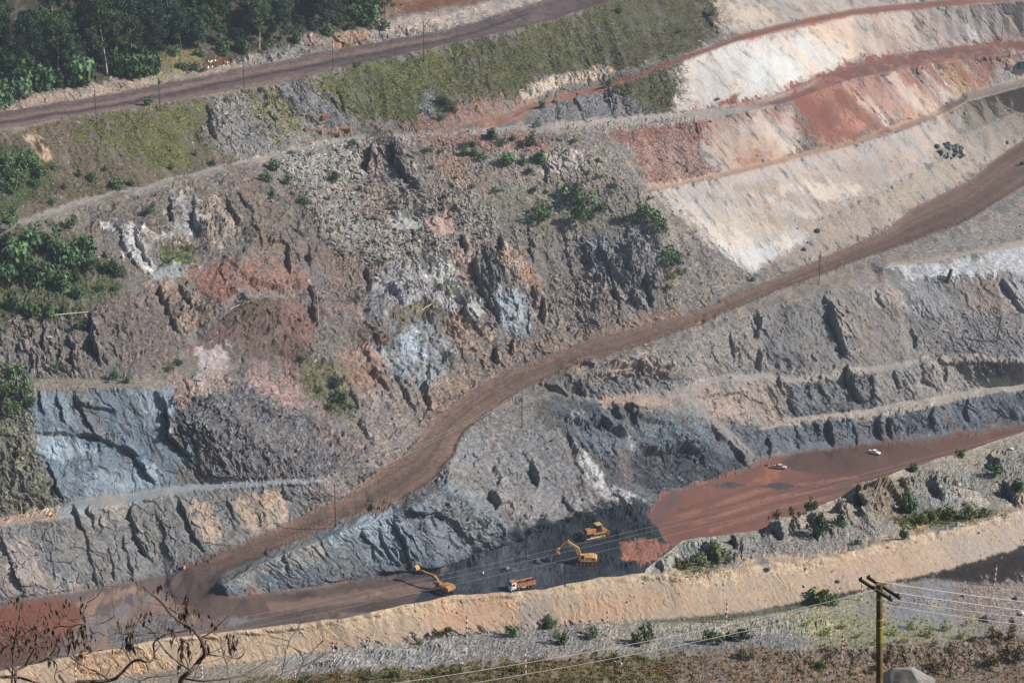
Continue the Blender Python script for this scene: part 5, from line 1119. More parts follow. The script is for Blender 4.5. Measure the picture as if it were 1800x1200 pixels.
# trees of the wood
BARK = mat('pale_bark', (168, 158, 142), .9, var=.35, scale=1.5); BARKD = mat('dark_bark', (84, 74, 64), .9, var=.35, scale=1.5)
def tree_proto(seed, h, base, spread, crown_from, n, pale):
    r = np.random.default_rng(seed); rr = random.Random(seed)
    root = empty('gum_tree', (0, 0, 0))
    lean = (rr.uniform(-.05, .05), rr.uniform(-.05, .05))
    path = [(lean[0] * h * t + .25 * math.sin(5 * t + seed), lean[1] * h * t, h * .96 * t - .6) for t in np.linspace(0, 1, 9)]
    r0 = h * .013
    parts = [tube(path, [r0 * (1.15 - .98 * t) for t in np.linspace(0, 1, 9)], 7)]
    cs = []; rs = []
    nl = 13
    for k in range(nl):
        t = crown_from + (1 - crown_from) * (k + .3) / nl
        i = int(t * 8); f = t * 8 - i; i2 = min(i + 1, 8)
        p = np.array(path[i]) * (1 - f) + np.array(path[i2]) * f
        an = k * 2.4 + rr.uniform(-.6, .6)
        ln = spread * h * (1.05 - .75 * abs(t - (crown_from + 1) / 2.3)) * rr.uniform(.6, 1.1)
        e = p + np.array([math.cos(an) * ln, math.sin(an) * ln, ln * rr.uniform(.35, .9)])
        mid = (p + e) / 2 + np.array([0, 0, -.08 * ln])
        parts.append(tube([p, mid, e], [r0 * .42 * (1.1 - t * .7), r0 * .26, r0 * .1], 5))
        for q in range(3):
            cs.append(e + r.normal(size=3) * ln * .28); rs.append(h * rr.uniform(.045, .085))
        cs.append(mid + r.normal(size=3) * ln * .15); rs.append(h * .045)
    cs.append(np.array(path[-1])); rs.append(h * .07)
    V, F = merge(parts)
    tr = link_mesh('trunk', V, F, BARK if pale else BARKD, parent=root)
    V, F, C_ = leaf_quads(np.array(cs), np.array(rs) * 1.25, int(n * 1.7), .46, r, np.array(base), .75, .85, .25)
    link_mesh('crown', V, F.astype(np.int32), LEAF, parent=root, col=C_)
    return root
TREES = [tree_proto(21, 26, (.044, .074, .032), .21, .22, 2300, True), tree_proto(22, 24, (.036, .064, .032), .23, .2, 2500, False), tree_proto(23, 29, (.056, .086, .032), .18, .35, 2000, True),
         tree_proto(24, 21, (.052, .094, .028), .27, .15, 2700, False), tree_proto(25, 25, (.034, .060, .034), .20, .18, 2300, False)]
edge_line = [(-60, 196), (0, 176), (60, 160), (120, 148), (190, 132), (255, 130), (300, 96), (380, 95), (440, 92), (480, 80), (560, 62), (640, 46), (690, 26)]
spots = []
rt = random.Random(5)
for row, (off, step) in enumerate([(4, 34), (24, 36), (46, 38), (72, 42), (100, 46)]):
    u = -55 + rt.uniform(0, 20)
    while u < 690 - row * 16:
        v = np.interp(u, [e[0] for e in edge_line], [e[1] for e in edge_line]) - off + rt.uniform(-5, 5)
        if v > -140: spots.append((u, v, row, rt.choice([0, 1, 2, 3, 4, 1, 4]), rt.choice([rt.uniform(.45, .7), rt.uniform(.7, 1.0), rt.uniform(.85, 1.12)]) * (.85 if row == 0 else 1)))
        u += step * rt.uniform(.7, 1.3)
spots.append((189, 132, 9, 2, 1.15))
used = set(); rows = {}
for s in spots: rows.setdefault(s[2], []).append(s)
ROWN = {0: 'at the front edge of the wood', 1: 'in the second row of the wood', 2: 'in the third row of the wood', 3: 'deep in the wood', 4: 'at the back of the wood'}
for row, lst in rows.items():
    lst.sort()
    for k, (u, v, _, kind, sc) in enumerate(lst):
        o = TREES[kind] if kind not in used else copy_tree(TREES[kind])
        used.add(kind)
        o.location = at(u, v); o.scale = (sc,) * 3; o.rotation_euler = (0, 0, rt.uniform(0, 6.28))
        if row == 9: tag(o, 'tallest gum tree with a long bare white trunk at the wood edge', 'tree')
        else: tag(o, '%s tree %s, %s' % (['pale-trunked', 'dark bushy', 'slender pale-trunked', 'broad dark-trunked', 'dark narrow'][kind], ROWN[row], ordn(k, len(lst))), 'tree', 'trees of the wood above the top road')
def understory(items, kind, place, group):
    bushes(kind, place, group, items)
understory([(u + random.uniform(-8, 8), np.interp(u, [e[0] for e in edge_line], [e[1] for e in edge_line]) + random.uniform(2, 9), random.uniform(40, 76)) for u in (2, 40, 75, 112, 150, 205, 235, 262)], 'dark', 'under the front trees of the wood', 'undergrowth at the front of the wood')
understory([(u, np.interp(u, [e[0] for e in edge_line], [e[1] for e in edge_line]) + random.uniform(1, 4), random.uniform(20, 34)) for u in (310, 350, 395, 430, 470, 520, 575, 615)], 'dark', "in shade under the wood's right half", 'undergrowth under the right half of the wood')
bushes('green', 'broad and tree-sized at the right end of the wood', 'broad bushes at the right end of the wood', [(655, 46, 50), (678, 52, 26), (632, 42, 44)])

# ------------------------------------------------------------------ stones
def rock_template(seed, n=13, squash=.7):
    r = np.random.default_rng(seed); bm = bmesh.new()
    for p in r.normal(size=(n, 3)):
        p = p / np.linalg.norm(p) * r.uniform(.75, 1.1) * np.array([1, .8, squash]); bm.verts.new(p)
    bmesh.ops.convex_hull(bm, input=bm.verts[:]); bmesh.ops.triangulate(bm, faces=bm.faces[:])
    bmesh.ops.delete(bm, geom=[v for v in bm.verts if not v.link_faces], context='VERTS')
    bm.verts.index_update()
    V = np.array([v.co[:] for v in bm.verts]); F = np.array([[v.index for v in f.verts] for f in bm.faces]); bm.free()
    return V, F
RT = [rock_template(s) for s in range(40, 48)]
def scatter_stones(name, pos, size, cols, r, sink=.2):
    VV, FF, CC = [], [], []; off = 0
    which = r.integers(0, len(RT), len(pos))
    for k, (tv_, tf_) in enumerate(RT):
        m = np.nonzero(which == k)[0]
        if not len(m): continue
        a = r.uniform(0, 6.28, len(m)); ca, sa = np.cos(a), np.sin(a)
        s = size[m][:, None] * r.uniform(.7, 1.3, (len(m), 3))
        v = tv_[None] * s[:, None, :]
        tl = r.normal(size=(len(m), 2)) * .35
        v = np.stack([v[..., 0] * ca[:, None] - v[..., 1] * sa[:, None], v[..., 0] * sa[:, None] + v[..., 1] * ca[:, None], v[..., 2] + v[..., 0] * tl[:, :1] + v[..., 1] * tl[:, 1:]], -1)
        v = v + pos[m][:, None, :] + np.array([0, 0, 1])[None, None] * (size[m] * sink)[:, None, None]
        FF.append((tf_[None] + (np.arange(len(m)) * len(tv_))[:, None, None] + off).reshape(-1, 3)); VV.append(v.reshape(-1, 3)); off += len(m) * len(tv_)
        CC.append(np.repeat(cols[m], len(tv_), 0))
    o = link_mesh(name, np.concatenate(VV), np.concatenate(FF).astype(np.int32), STONE, col=np.concatenate(CC))
    o['kind'] = 'stuff'
    return o
FARPOS, FARRUB, FARGRASS, FARCOL = FAR['pos'], FAR['rub'], FAR['grass'], FAR['col']
r = np.random.default_rng(77)
def pick(weight, n):
    p = weight / weight.sum()
    return r.choice(len(p), n, p=p)
k = pick(FAR['rub'] * FAR['area'] + 1e-9, 17000)
big_ = FAR['fall'][k]
scol = FARCOL[k] * r.uniform(.6, 1.35, (len(k), 1)); pale = r.random(len(k)) < .10; scol[pale] = scol[pale] * .3 + np.array([.40, .38, .35]) * .7
scatter_stones('rubble', FARPOS[k], np.clip(r.lognormal(-1.5, .55, len(k)), .10, 1.0) * (1 + .8 * big_), scol, r)
k = pick(NEAR['rub'] * NEAR['area'] + 1e-9, 9000)
scol = NEAR['col'][k] * r.uniform(.7, 1.4, (len(k), 1)); pale = r.random(len(k)) < .12; scol[pale] = scol[pale] * .3 + np.array([.42, .40, .37]) * .7
scatter_stones('gravel', NEAR['pos'][k], np.clip(r.lognormal(-2.5, .5, len(k)), .04, .3), scol, r)
# boulders one by one
def boulder_mesh(seed, c):
    V, F = rock_template(seed, 22, .72)
    bm = bmesh.new(); vs = [bm.verts.new(v) for v in V]
    for f in F: bm.faces.new([vs[i] for i in f])
    bmesh.ops.subdivide_edges(bm, edges=bm.edges[:], cuts=1, use_grid_fill=True)
    rr = random.Random(seed)
    for v in bm.verts: v.co *= 1 + rr.uniform(-.05, .05)
    bm.verts.index_update()
    V = np.array([v.co[:] for v in bm.verts]); F = [tuple(v.index for v in f.verts) for f in bm.faces]; bm.free()
    o = link_mesh('boulder', V, F, STONE, col=np.tile(np.array(c, np.float32), (len(V), 1)))
    me = o.data; bpy.data.objects.remove(o); return me
BC = {'grey': (.20, .19, .18), 'brown': (.19, .155, .13), 'pale': (.42, .40, .37), 'dark': (.06, .062, .068), 'bluish': (.15, .17, .19), 'rust': (.2, .12, .08)}
BOM = {c: [boulder_mesh(60 + 10 * i + k, BC[c]) for k in range(4)] for i, c in enumerate(BC)}
def boulder(u, v, size, c, label, group=None, near=False, squash=None):
    p = atn(u, v) if near else at(u, v)
    o = bpy.data.objects.new('boulder', random.choice(BOM[c])); COL.objects.link(o)
    o.location = p + Vector((0, 0, .12 * size)); s = size / 2
    o.scale = (s * random.uniform(.8, 1.25), s * random.uniform(.8, 1.2), s * (squash or random.uniform(.7, 1.2))); o.rotation_euler = (random.uniform(-.3, .3), random.uniform(-.3, .3), random.uniform(0, 6.28))
    tag(o, label, 'boulder', group)
    return o
def in_poly(poly, n, rr):
    xs = [p[0] for p in poly]; ys = [p[1] for p in poly]; out = []
    while len(out) < n:
        x, y = rr.uniform(min(xs), max(xs)), rr.uniform(min(ys), max(ys)); c = False
        for k in range(len(poly)):
            (x1, y1), (x2, y2) = poly[k], poly[(k + 1) % len(poly)]
            if (y1 > y) != (y2 > y) and x < (x2 - x1) * (y - y1) / (y2 - y1) + x1: c = not c
        if c: out.append((x, y))
    return out
rb_ = random.Random(9)
def boulders(poly, n, lo, hi, cols, label, group, near=False):
    for x, y in in_poly(poly, n, rb_): boulder(x, y, lo + (hi - lo) * rb_.random() ** 2, rb_.choice(cols), label, group, near)
boulders([(555, 300), (640, 268), (665, 320), (605, 350), (560, 335)], 30, .9, 2.2, ['grey', 'grey', 'pale'], 'angular grey boulder strewn over the upper left of the rockfall', 'boulders of the upper rockfall')
boulders([(590, 335), (700, 300), (765, 330), (810, 372), (700, 388), (620, 402)], 62, 1.0, 2.9, ['grey', 'brown', 'brown', 'dark'], 'brown or grey boulder heaped in the middle of the rockfall', 'boulders of the middle rockfall')
boulders([(600, 405), (690, 400), (800, 415), (825, 440), (760, 455), (640, 466), (590, 440)], 62, .9, 2.6, ['grey', 'brown', 'grey', 'pale'], 'angular boulder heaped along the lower edge of the rockfall', 'boulders of the lower rockfall')
boulders([(700, 240), (760, 226), (830, 238), (760, 248)], 18, .7, 1.6, ['grey', 'pale', 'bluish'], 'pale grey block lying where the track is blocked', 'blocks on the blocked track')
boulders([(960, 480), (1060, 505), (1080, 570), (985, 592)], 26, .8, 2.0, ['grey', 'brown'], 'grey-brown boulder on the scree under the dark ribs', 'boulders of the scree under the ribs')
boulders([(1640, 262), (1660, 252), (1685, 258), (1694, 276), (1660, 284), (1646, 276)], 48, 2.0, 4.6, ['dark', 'bluish', 'dark'], 'dark grey block in the dumped heap above the haul road', 'dark blocks of the dumped heap')
boulders([(310, 705), (450, 700), (560, 735), (620, 800), (580, 835), (400, 840), (330, 800)], 26, .6, 1.5, ['grey', 'bluish', 'brown'], 'dark rubble block right of the blue slab', 'blocks right of the slab')
boulders([(1500, 850), (1580, 848), (1600, 900), (1540, 905)], 14, .35, 1.0, ['grey', 'brown', 'dark'], 'boulder under the small scarp behind the bund', 'boulders under the small scarp', True)
boulders([(1620, 850), (1790, 800), (1800, 860), (1700, 880)], 24, .3, .8, ['grey', 'pale', 'dark'], 'flat grey stone in the tipped rubble behind the bund', 'stones of the tipped rubble', True)
for a in [(1218, 664, 1.5, 'pale', 'white boulder left of the other two on the lower right bench'), (1252, 659, .9, 'pale', 'small white boulder just right of the larger one on the bench'), (1318, 674, 1.7, 'pale', 'white upright boulder under the edge of the middle bench'),
          (1478, 462, 1.6, 'brown', 'round tan boulder at the foot of the pole above the right wall'), (1437, 408, 3.6, 'dark', 'tall dark boulder standing below the pale slope'), (1414, 440, 2.4, 'dark', 'dark boulder at the bottom tip of the pale slope'),
          (1322, 494, 3.2, 'dark', 'dark boulder at the upper edge of the haul road'), (1796, 290, 3.4, 'dark', 'dark block standing in for a vehicle on the haul road at the right edge'), (1770, 252, 3, 'dark', 'dark block beside the haul road near the right edge'),  # the block on the haul road is a boulder mesh substituted for a vehicle
          (946, 988, 3.0, 'bluish', 'left one of two big grey boulders beside the middle excavator'), (966, 986, 2.8, 'bluish', 'right one of two big grey boulders beside the middle excavator'), (892, 1004, 1.6, 'grey', 'grey boulder on the coal floor above the tipper truck'),
          (1350, 818, 2.2, 'bluish', 'bluish boulder at the edge of the red mud'), (848, 1008, 1.6, 'pale', 'pale boulder at the foot of the grey spur'), (618, 414, 2.6, 'pale', 'bright white block at the left edge of the lower rockfall'),
          (660, 388, 4.0, 'brown', 'large rounded brown boulder in the middle of the rockfall'), (575, 408, 3, 'rust', 'rusty boulder left of the rockfall'), (543, 495, 2, 'pale', 'pale boulder on the brown ledge'), (86, 598, 2.4, 'pale', 'pale round boulder on the dark left cliff'),
          (1665, 300, 1, 'pale', 'small white block in front of the dumped heap'), (540, 228, 4.2, 'rust', 'large dark brown block above the end of the narrow track'), (1240, 790, 1.5, 'bluish', 'bluish boulder on the dark slope over the mud'), (1223, 768, 1.2, 'pale', 'white boulder on the dark slope over the mud'),
          (1262, 175, 3, 'rust', 'red-brown mound at the lower edge of the white slope')]:
    boulder(*a)
for a in [(733, 1172, 1.25, 'pale', 'white boulder at the edge of the dry grass'), (812, 1166, .7, 'pale', 'small white stone right of the white boulder by the grass'), (1078, 1163, .7, 'pale', 'left white stone under the small dark bush'), (1092, 1166, .6, 'pale', 'right white stone under the small dark bush'),
          (1796, 1078, 1.1, 'pale', 'bright white stone at the right edge of the gravel'), (1735, 1090, 2.2, 'grey', 'long grey boulder on the gravel at the right'), (1786, 1052, 1.2, 'bluish', 'bluish boulder above the white stone at the right edge'), (1693, 1048, 1.0, 'grey', 'tan boulder on the bare ground right of the front pole'),
          (1590, 1222, 8.5, 'grey', 'huge pale boulder cut by the bottom of the picture'), (1024, 1112, 1.4, 'brown', 'tan boulder beside the gravel in front of the bund'), (1473, 1022, 1.0, 'brown', 'pale boulder lying low on the face of the bund'), (1685, 925, 1.6, 'pale', 'white stone on the crest behind the bund'), (1778, 792, 1.3, 'pale', 'white stone high on the rubble at the right'),
          (1645, 912, 1.2, 'pale', 'white stone in the green strip behind the bund'), (1350, 1000, 1.2, 'bluish', 'dark stone on the crest of the bund'), (1518, 865, .9, 'pale', 'pale stone under the small scarp')]:
    if a[2] < 5: boulder(*a, near=True, squash=.8); continue
    V_t, F_t = rock_template(305, 26, .8)
    bm = bmesh.new(); vs = [bm.verts.new(v) for v in V_t]
    for f in F_t: bm.faces.new([vs[i] for i in f])
    for _ in range(3): bmesh.ops.subdivide_edges(bm, edges=bm.edges[:], cuts=1, use_grid_fill=True)
    q = np.array([v.co[:] for v in bm.verts], np.float32); q *= (1 + .05 * fbm(q[:, 0] * 5, q[:, 1] * 5, q[:, 2] * 5, 5))[:, None]
    bm.verts.index_update(); F = [tuple(v.index for v in f.verts) for f in bm.faces]; bm.free()
    tn = (1 + .5 * fbm(q[:, 0] * 5, q[:, 1] * 5, q[:, 2] * 5, 5))[:, None] * np.array([.27, .245, .21])
    o = link_mesh('boulder', q, F, STONE, col=tn)
    o.location = atn(a[0], a[1]) + Vector((0, 0, 1.2)); o.scale = (4.4, 3.8, 4.4); tag(o, a[4], 'boulder')

# ------------------------------------------------------------------ grass
def scatter_grass(name, pos, h, cols, r, w=.42):
    n = len(pos); V = []; C_ = []
    for b in range(4):
        an = r.uniform(0, 6.28, n); dx, dy = np.cos(an), np.sin(an)
        hh = h * r.uniform(.6, 1.25, n); ww = h * w * r.uniform(.6, 1.3, n)
        off = r.normal(size=(n, 2)) * (h * .35)[:, None]
        bx, by, bz = pos[:, 0] + off[:, 0], pos[:, 1] + off[:, 1], pos[:, 2] - .12 * h
        lx, ly = r.normal(size=n) * .35 * h, r.normal(size=n) * .35 * h
        V.append(np.stack([np.stack([bx - dx * ww, by - dy * ww, bz], -1), np.stack([bx + dx * ww, by + dy * ww, bz], -1), np.stack([bx + lx, by + ly, bz + hh], -1)], 1))
        C_.append(np.repeat((cols * r.uniform(.82, 1.22, (n, 1)))[:, None], 3, 1))
    V = np.concatenate(V).reshape(-1, 3); C_ = np.concatenate(C_).reshape(-1, 3)
    o = link_mesh(name, V, np.arange(len(V)).reshape(-1, 3).astype(np.int32), GRASSM, col=C_); o['kind'] = 'stuff'
    return o
k = pick(np.clip(FAR['grass'] - .25, 0, 1) * FAR['area'] + 1e-12, 42000)
scatter_grass('grass', FARPOS[k], r.uniform(.2, .46, len(k)), FARCOL[k] * r.uniform(.9, 1.2, (len(k), 1)), r)
k = pick(np.clip(NEAR['grass'] - .2, 0, 1) * NEAR['area'] + 1e-12, 12000)
scatter_grass('dry_grass', NEAR['pos'][k], r.uniform(.12, .42, len(k)), NEAR['col'][k] * r.uniform(.7, 1.5, (len(k), 1)) * np.array([(1, 1, 1), (.72, 1.05, .6), (1.4, 1.15, .6), (.85, 1.1, .6)])[r.integers(0, 4, len(k))], r, .3)
print('vegetation', time.time() - T0)
# ------------------------------------------------------------------ machines, poles, wires and small things
class MB:
    """collects shapes and links them as ONE mesh object"""
    def __init__(s): s.V = []; s.F = []; s.M = []
    def add(s, V, F, mi=0):
        o = len(s.V); s.V += [tuple(map(float, v)) for v in V]; s.F += [tuple(i + o for i in f) for f in F]; s.M += [mi] * len(F); return s
    def box(s, lo, hi, bev=0.04, mi=0, rot=None, piv=None):
        bm = bmesh.new(); bmesh.ops.create_cube(bm, size=1)
        for v in bm.verts: v.co = Vector([(lo[i] + hi[i]) / 2 + v.co[i] * (hi[i] - lo[i]) for i in range(3)])
        if bev: bmesh.ops.bevel(bm, geom=bm.edges[:], offset=min(bev, .3 * min(hi[i] - lo[i] for i in range(3))), segments=1, affect='EDGES')
        if rot is not None:
            piv = Vector(piv or (0, 0, 0))
            for v in bm.verts: v.co = piv + rot @ (v.co - piv)
        bm.verts.index_update()
        s.add([v.co[:] for v in bm.verts], [[v.index for v in f.verts] for f in bm.faces], mi); bm.free(); return s
    def prism(s, prof, y0, y1, mi=0, bev=.03):
        """a side profile (x, z) carried across from y0 to y1"""
        bm = bmesh.new(); a = [bm.verts.new((x, y0, z)) for x, z in prof]; f = bm.faces.new(a)
        r_ = bmesh.ops.extrude_face_region(bm, geom=[f])
        for g in r_['geom']:
            if isinstance(g, bmesh.types.BMVert): g.co.y = y1
        bmesh.ops.recalc_face_normals(bm, faces=bm.faces[:])
        if bev: bmesh.ops.bevel(bm, geom=bm.edges[:], offset=bev, segments=1, affect='EDGES')
        bm.verts.index_update()
        s.add([v.co[:] for v in bm.verts], [[v.index for v in f.verts] for f in bm.faces], mi); bm.free(); return s
    def tube(s, path, r0, r1=None, seg=10, mi=0):
        r1 = r0 if r1 is None else r1; n = len(path)
        V, F = tube(path, [r0 + (r1 - r0) * k / max(1, n - 1) for k in range(n)], seg); s.add(V, F, mi); return s
    def build(s, name, mats, parent=None):
        o = link_mesh(name, np.array(s.V), s.F, mats, parent=parent, mi=s.M)
        return o
YEL = mat('machine_yellow', (152, 112, 66), .85, var=.5, scale=1.2, spec=.4)
YEL2 = mat('machine_yellow_dusty', (184, 144, 88), .75, var=.25, scale=1.2)
ORG = mat('tipper_orange', (172, 116, 76), .8, var=.45, scale=1.5)
BLK = mat('dark_steel', (44, 42, 42), .7, var=.35, scale=2)
GLS = mat('cab_glass', (28, 34, 40), .15, var=.05, spec=.6)
STL = mat('worn_steel', (170, 168, 165), .4, metal=.7, var=.25, scale=2)
WHT = mat('white_paint', (226, 222, 212), .5, var=.1)
RUBR = mat('tyre_rubber', (36, 35, 35), .9, var=.2)
COALM = mat('coal_load', (34, 36, 40), .95, var=.4, scale=3)
WOOD = mat('grey_timber', (78, 66, 56), .9, var=.35, scale=2)
WOODL = mat('bleached_timber', (196, 184, 164), .9, var=.2, scale=2)
REDP = mat('red_paint', (160, 72, 58), .6, var=.15)
RUST = mat('rusty_metal', (150, 112, 86), .8, var=.35, scale=2)
GRN = mat('green_panel', (32, 92, 84), .6, var=.2)
WIREM = mat('wire', (150, 146, 138), .6, var=.05)

def wheel(parent, x, y, z, r, w):
    t = MB(); prof = [(-w / 2, r * .82), (-w / 2 + .05, r * .97), (-w * .2, r), (w * .2, r), (w / 2 - .05, r * .97), (w / 2, r * .82)]
    seg = 20; V = []; F = []
    for a_, rr_ in prof:
        for k in range(seg): an = 2 * math.pi * k / seg; V.append((x + rr_ * math.cos(an), y + a_, z + rr_ * math.sin(an)))
    for i in range(len(prof) - 1):
        for k in range(seg): k2 = (k + 1) % seg; F.append((i * seg + k, i * seg + k2, (i + 1) * seg + k2, (i + 1) * seg + k))
    F.append(tuple(range(seg))); F.append(tuple((len(prof) - 1) * seg + k for k in range(seg))[::-1])
    o = t.add(V, F).build('wheel', RUBR, parent)
    MB().tube([(x, y - w * .52, z), (x, y + w * .52, z)], r * .5, seg=12).build('rim', STL, o)
    return o
def track(parent, y0, y1, L, h, z0=0.0):
    r_ = h / 2; n = 8; prof = []
    for k in range(n + 1): an = -math.pi / 2 + math.pi * k / n; prof.append((L / 2 - r_ + r_ * math.cos(an), z0 + r_ + r_ * math.sin(an)))
    for k in range(n + 1): an = math.pi / 2 + math.pi * k / n; prof.append((-L / 2 + r_ + r_ * math.cos(an), z0 + r_ + r_ * math.sin(an)))
    m = MB().prism(prof, y0, y1, bev=.02)
    for k in range(int(L / .3)):
        x = -L / 2 + r_ * .6 + k * .3
        if x < L / 2 - r_ * .6:
            m.box((x, y0 - .04, z0 - .03), (x + .12, y1 + .04, z0 + .05), 0); m.box((x, y0 - .04, z0 + h - .05), (x + .12, y1 + .04, z0 + h + .04), 0)
    o = m.build('track', BLK, parent)
    w_ = MB()
    for k in range(5): x = -L / 2 + r_ + k * (L - 2 * r_) / 4; w_.tube([(x, y0 - .06, z0 + r_), (x, y1 + .06, z0 + r_)], r_ * .55, seg=12)
    w_.build('track_roller', YEL2, o)
def excavator(loc, heading, scale, boom_a, arm_a, bucket_a, swing, label, body_mat):
    root = empty('excavator', loc, heading, scale); tag(root, label, 'excavator', 'excavators working on the coal floor')
    track(root, -1.75, -1.05, 5.4, 1.05); track(root, 1.05, 1.75, 5.4, 1.05)
    MB().box((-1.7, -1.1, .45), (1.7, 1.1, .95)).tube([(0, 0, .9), (0, 0, 1.25)], .8, seg=18).build('undercarriage', BLK, root)
    R3 = Matrix.Rotation(swing, 3, 'Z')
    def sw(m):
        m.V = [tuple(R3 @ Vector(v)) for v in m.V]; return m
    hb = MB().box((-2.9, -1.6, 1.22), (1.5, 1.6, 1.5), .05).prism([(-2.6, 1.5), (.2, 1.5), (.2, 2.55), (-.3, 2.75), (-2.3, 2.75), (-2.6, 2.5)], -1.55, 1.5, bev=.08)
    hb.box((-1.9, -1.2, 2.74), (-.8, .9, 2.9), .05).box((.2, -1.55, 1.5), (1.5, -.55, 2.1), .06)
    house = sw(hb).build('house', body_mat, root)
    sw(MB().tube([(-1.3, -1.0, 2.7), (-1.3, -1.0, 3.35)], .09)).build('exhaust', BLK, house)
    g = MB()
    for k in range(5): g.box((-2.2 + k * .42, -1.58, 1.7), (-1.95 + k * .42, -1.55, 2.4), 0)
    sw(g).build('grille', BLK, house)
    sw(MB().prism([(-3.3, 1.35), (-2.55, 1.25), (-2.55, 2.6), (-3.1, 2.55), (-3.4, 2.2), (-3.45, 1.6)], -1.6, 1.6, bev=.12)).build('counterweight', body_mat, root)
    cab = sw(MB().prism([(.1, 1.5), (1.75, 1.5), (1.85, 2.3), (1.45, 3.25), (.1, 3.3)], .5, 1.58, bev=.06).box((.0, .45, 3.26), (1.6, 1.62, 3.38), .04)).build('cab', body_mat, root)
    sw(MB().prism([(.3, 2.2), (1.15, 2.2), (1.15, 3.1), (.3, 3.1)], 1.585, 1.6, bev=0).prism([(.3, 2.2), (1.5, 2.2), (1.3, 3.1), (.3, 3.1)], .48, .495, bev=0)).build('window', GLS, cab)
    sw(MB().box((1.46, .6, 2.1), (1.62, 1.48, 3.1), .0, rot=Matrix.Rotation(R(-22), 3, 'Y'), piv=(1.6, 1, 2.6))).build('windscreen', GLS, cab)
    # boom, arm, bucket in the plane y = -.1
    def arm_prof(p, a, L, h0, h1, bend):
        d = Vector((math.cos(a), math.sin(a))); n = Vector((-d.y, d.x)); P_ = Vector(p); out = []
        top = [(0, h0 * .5), (L * .45, bend + h1 * .75), (L, h1 * .45)]; bot = [(L, -h1 * .45), (L * .45, bend - h1 * .55), (0, -h0 * .5)]
        for t, o_ in top + bot: q = P_ + d * t + n * o_; out.append((q.x, q.y))
        return out, P_ + d * L
    pf, tip = arm_prof((1.1, 1.9), boom_a, 6.3, .6, .75, .85)
    bo = sw(MB().prism(pf, -.45, .2, bev=.05)).build('boom', body_mat, root)
    pf, tip2 = arm_prof(tip - Vector((math.cos(arm_a), math.sin(arm_a))) * .6, arm_a, 3.6, .6, .45, .12)
    sw(MB().prism(pf, -.36, .12, bev=.04)).build('arm', body_mat, root)
    d = Vector((math.cos(bucket_a), math.sin(bucket_a))); n = Vector((-d.y, d.x)); pr = []
    for t, o_ in ((0, .25), (.5, .75), (1.1, .85), (1.65, .45), (1.75, -.35), (1.5, -.2), (1.0, .1), (.55, -.15), (.1, -.25)): q = tip2 + d * t + n * o_; pr.append((q.x, q.y))
    bk = sw(MB().prism(pr, -.85, .6, bev=.03)).build('bucket', YEL2, root)
    tq = tip2 + d * 1.72 - n * .3; te = MB()
    for k in range(5): te.box((tq.x - .16, -.82 + k * .33, tq.y - .1), (tq.x + .16, -.68 + k * .33, tq.y + .08), .02)
    sw(te).build('bucket_teeth', STL, bk)
    mid = Vector((1.1, 1.9)) + Vector((math.cos(boom_a), math.sin(boom_a))) * 2.6
    for yy in (-.6, .35): sw(MB().tube([(1.6, yy, 1.5), (mid.x, yy, mid.y + .35)], .13).tube([(1.6, yy, 1.5), ((1.6 + mid.x) / 2, yy, (1.5 + mid.y + .35) / 2)], .2)).build('hydraulic_ram', STL, bo)
    return root
def head(dx, dy): return math.atan2(dy, dx)
fl = lambda u, v: at(u, v) + Vector((0, 0, .02))
excavator(fl(779, 1040), head(-.62, .78), 1.15, R(17), R(-2), R(25), R(10), 'yellow-orange excavator at left on the coal floor, arm stretched to the upper left', YEL)
excavator(fl(1029, 990), head(-1, .12), 1.18, R(50), R(-40), R(-80), R(4), 'yellow excavator in mid coal floor with boom raised over black coal', YEL2)

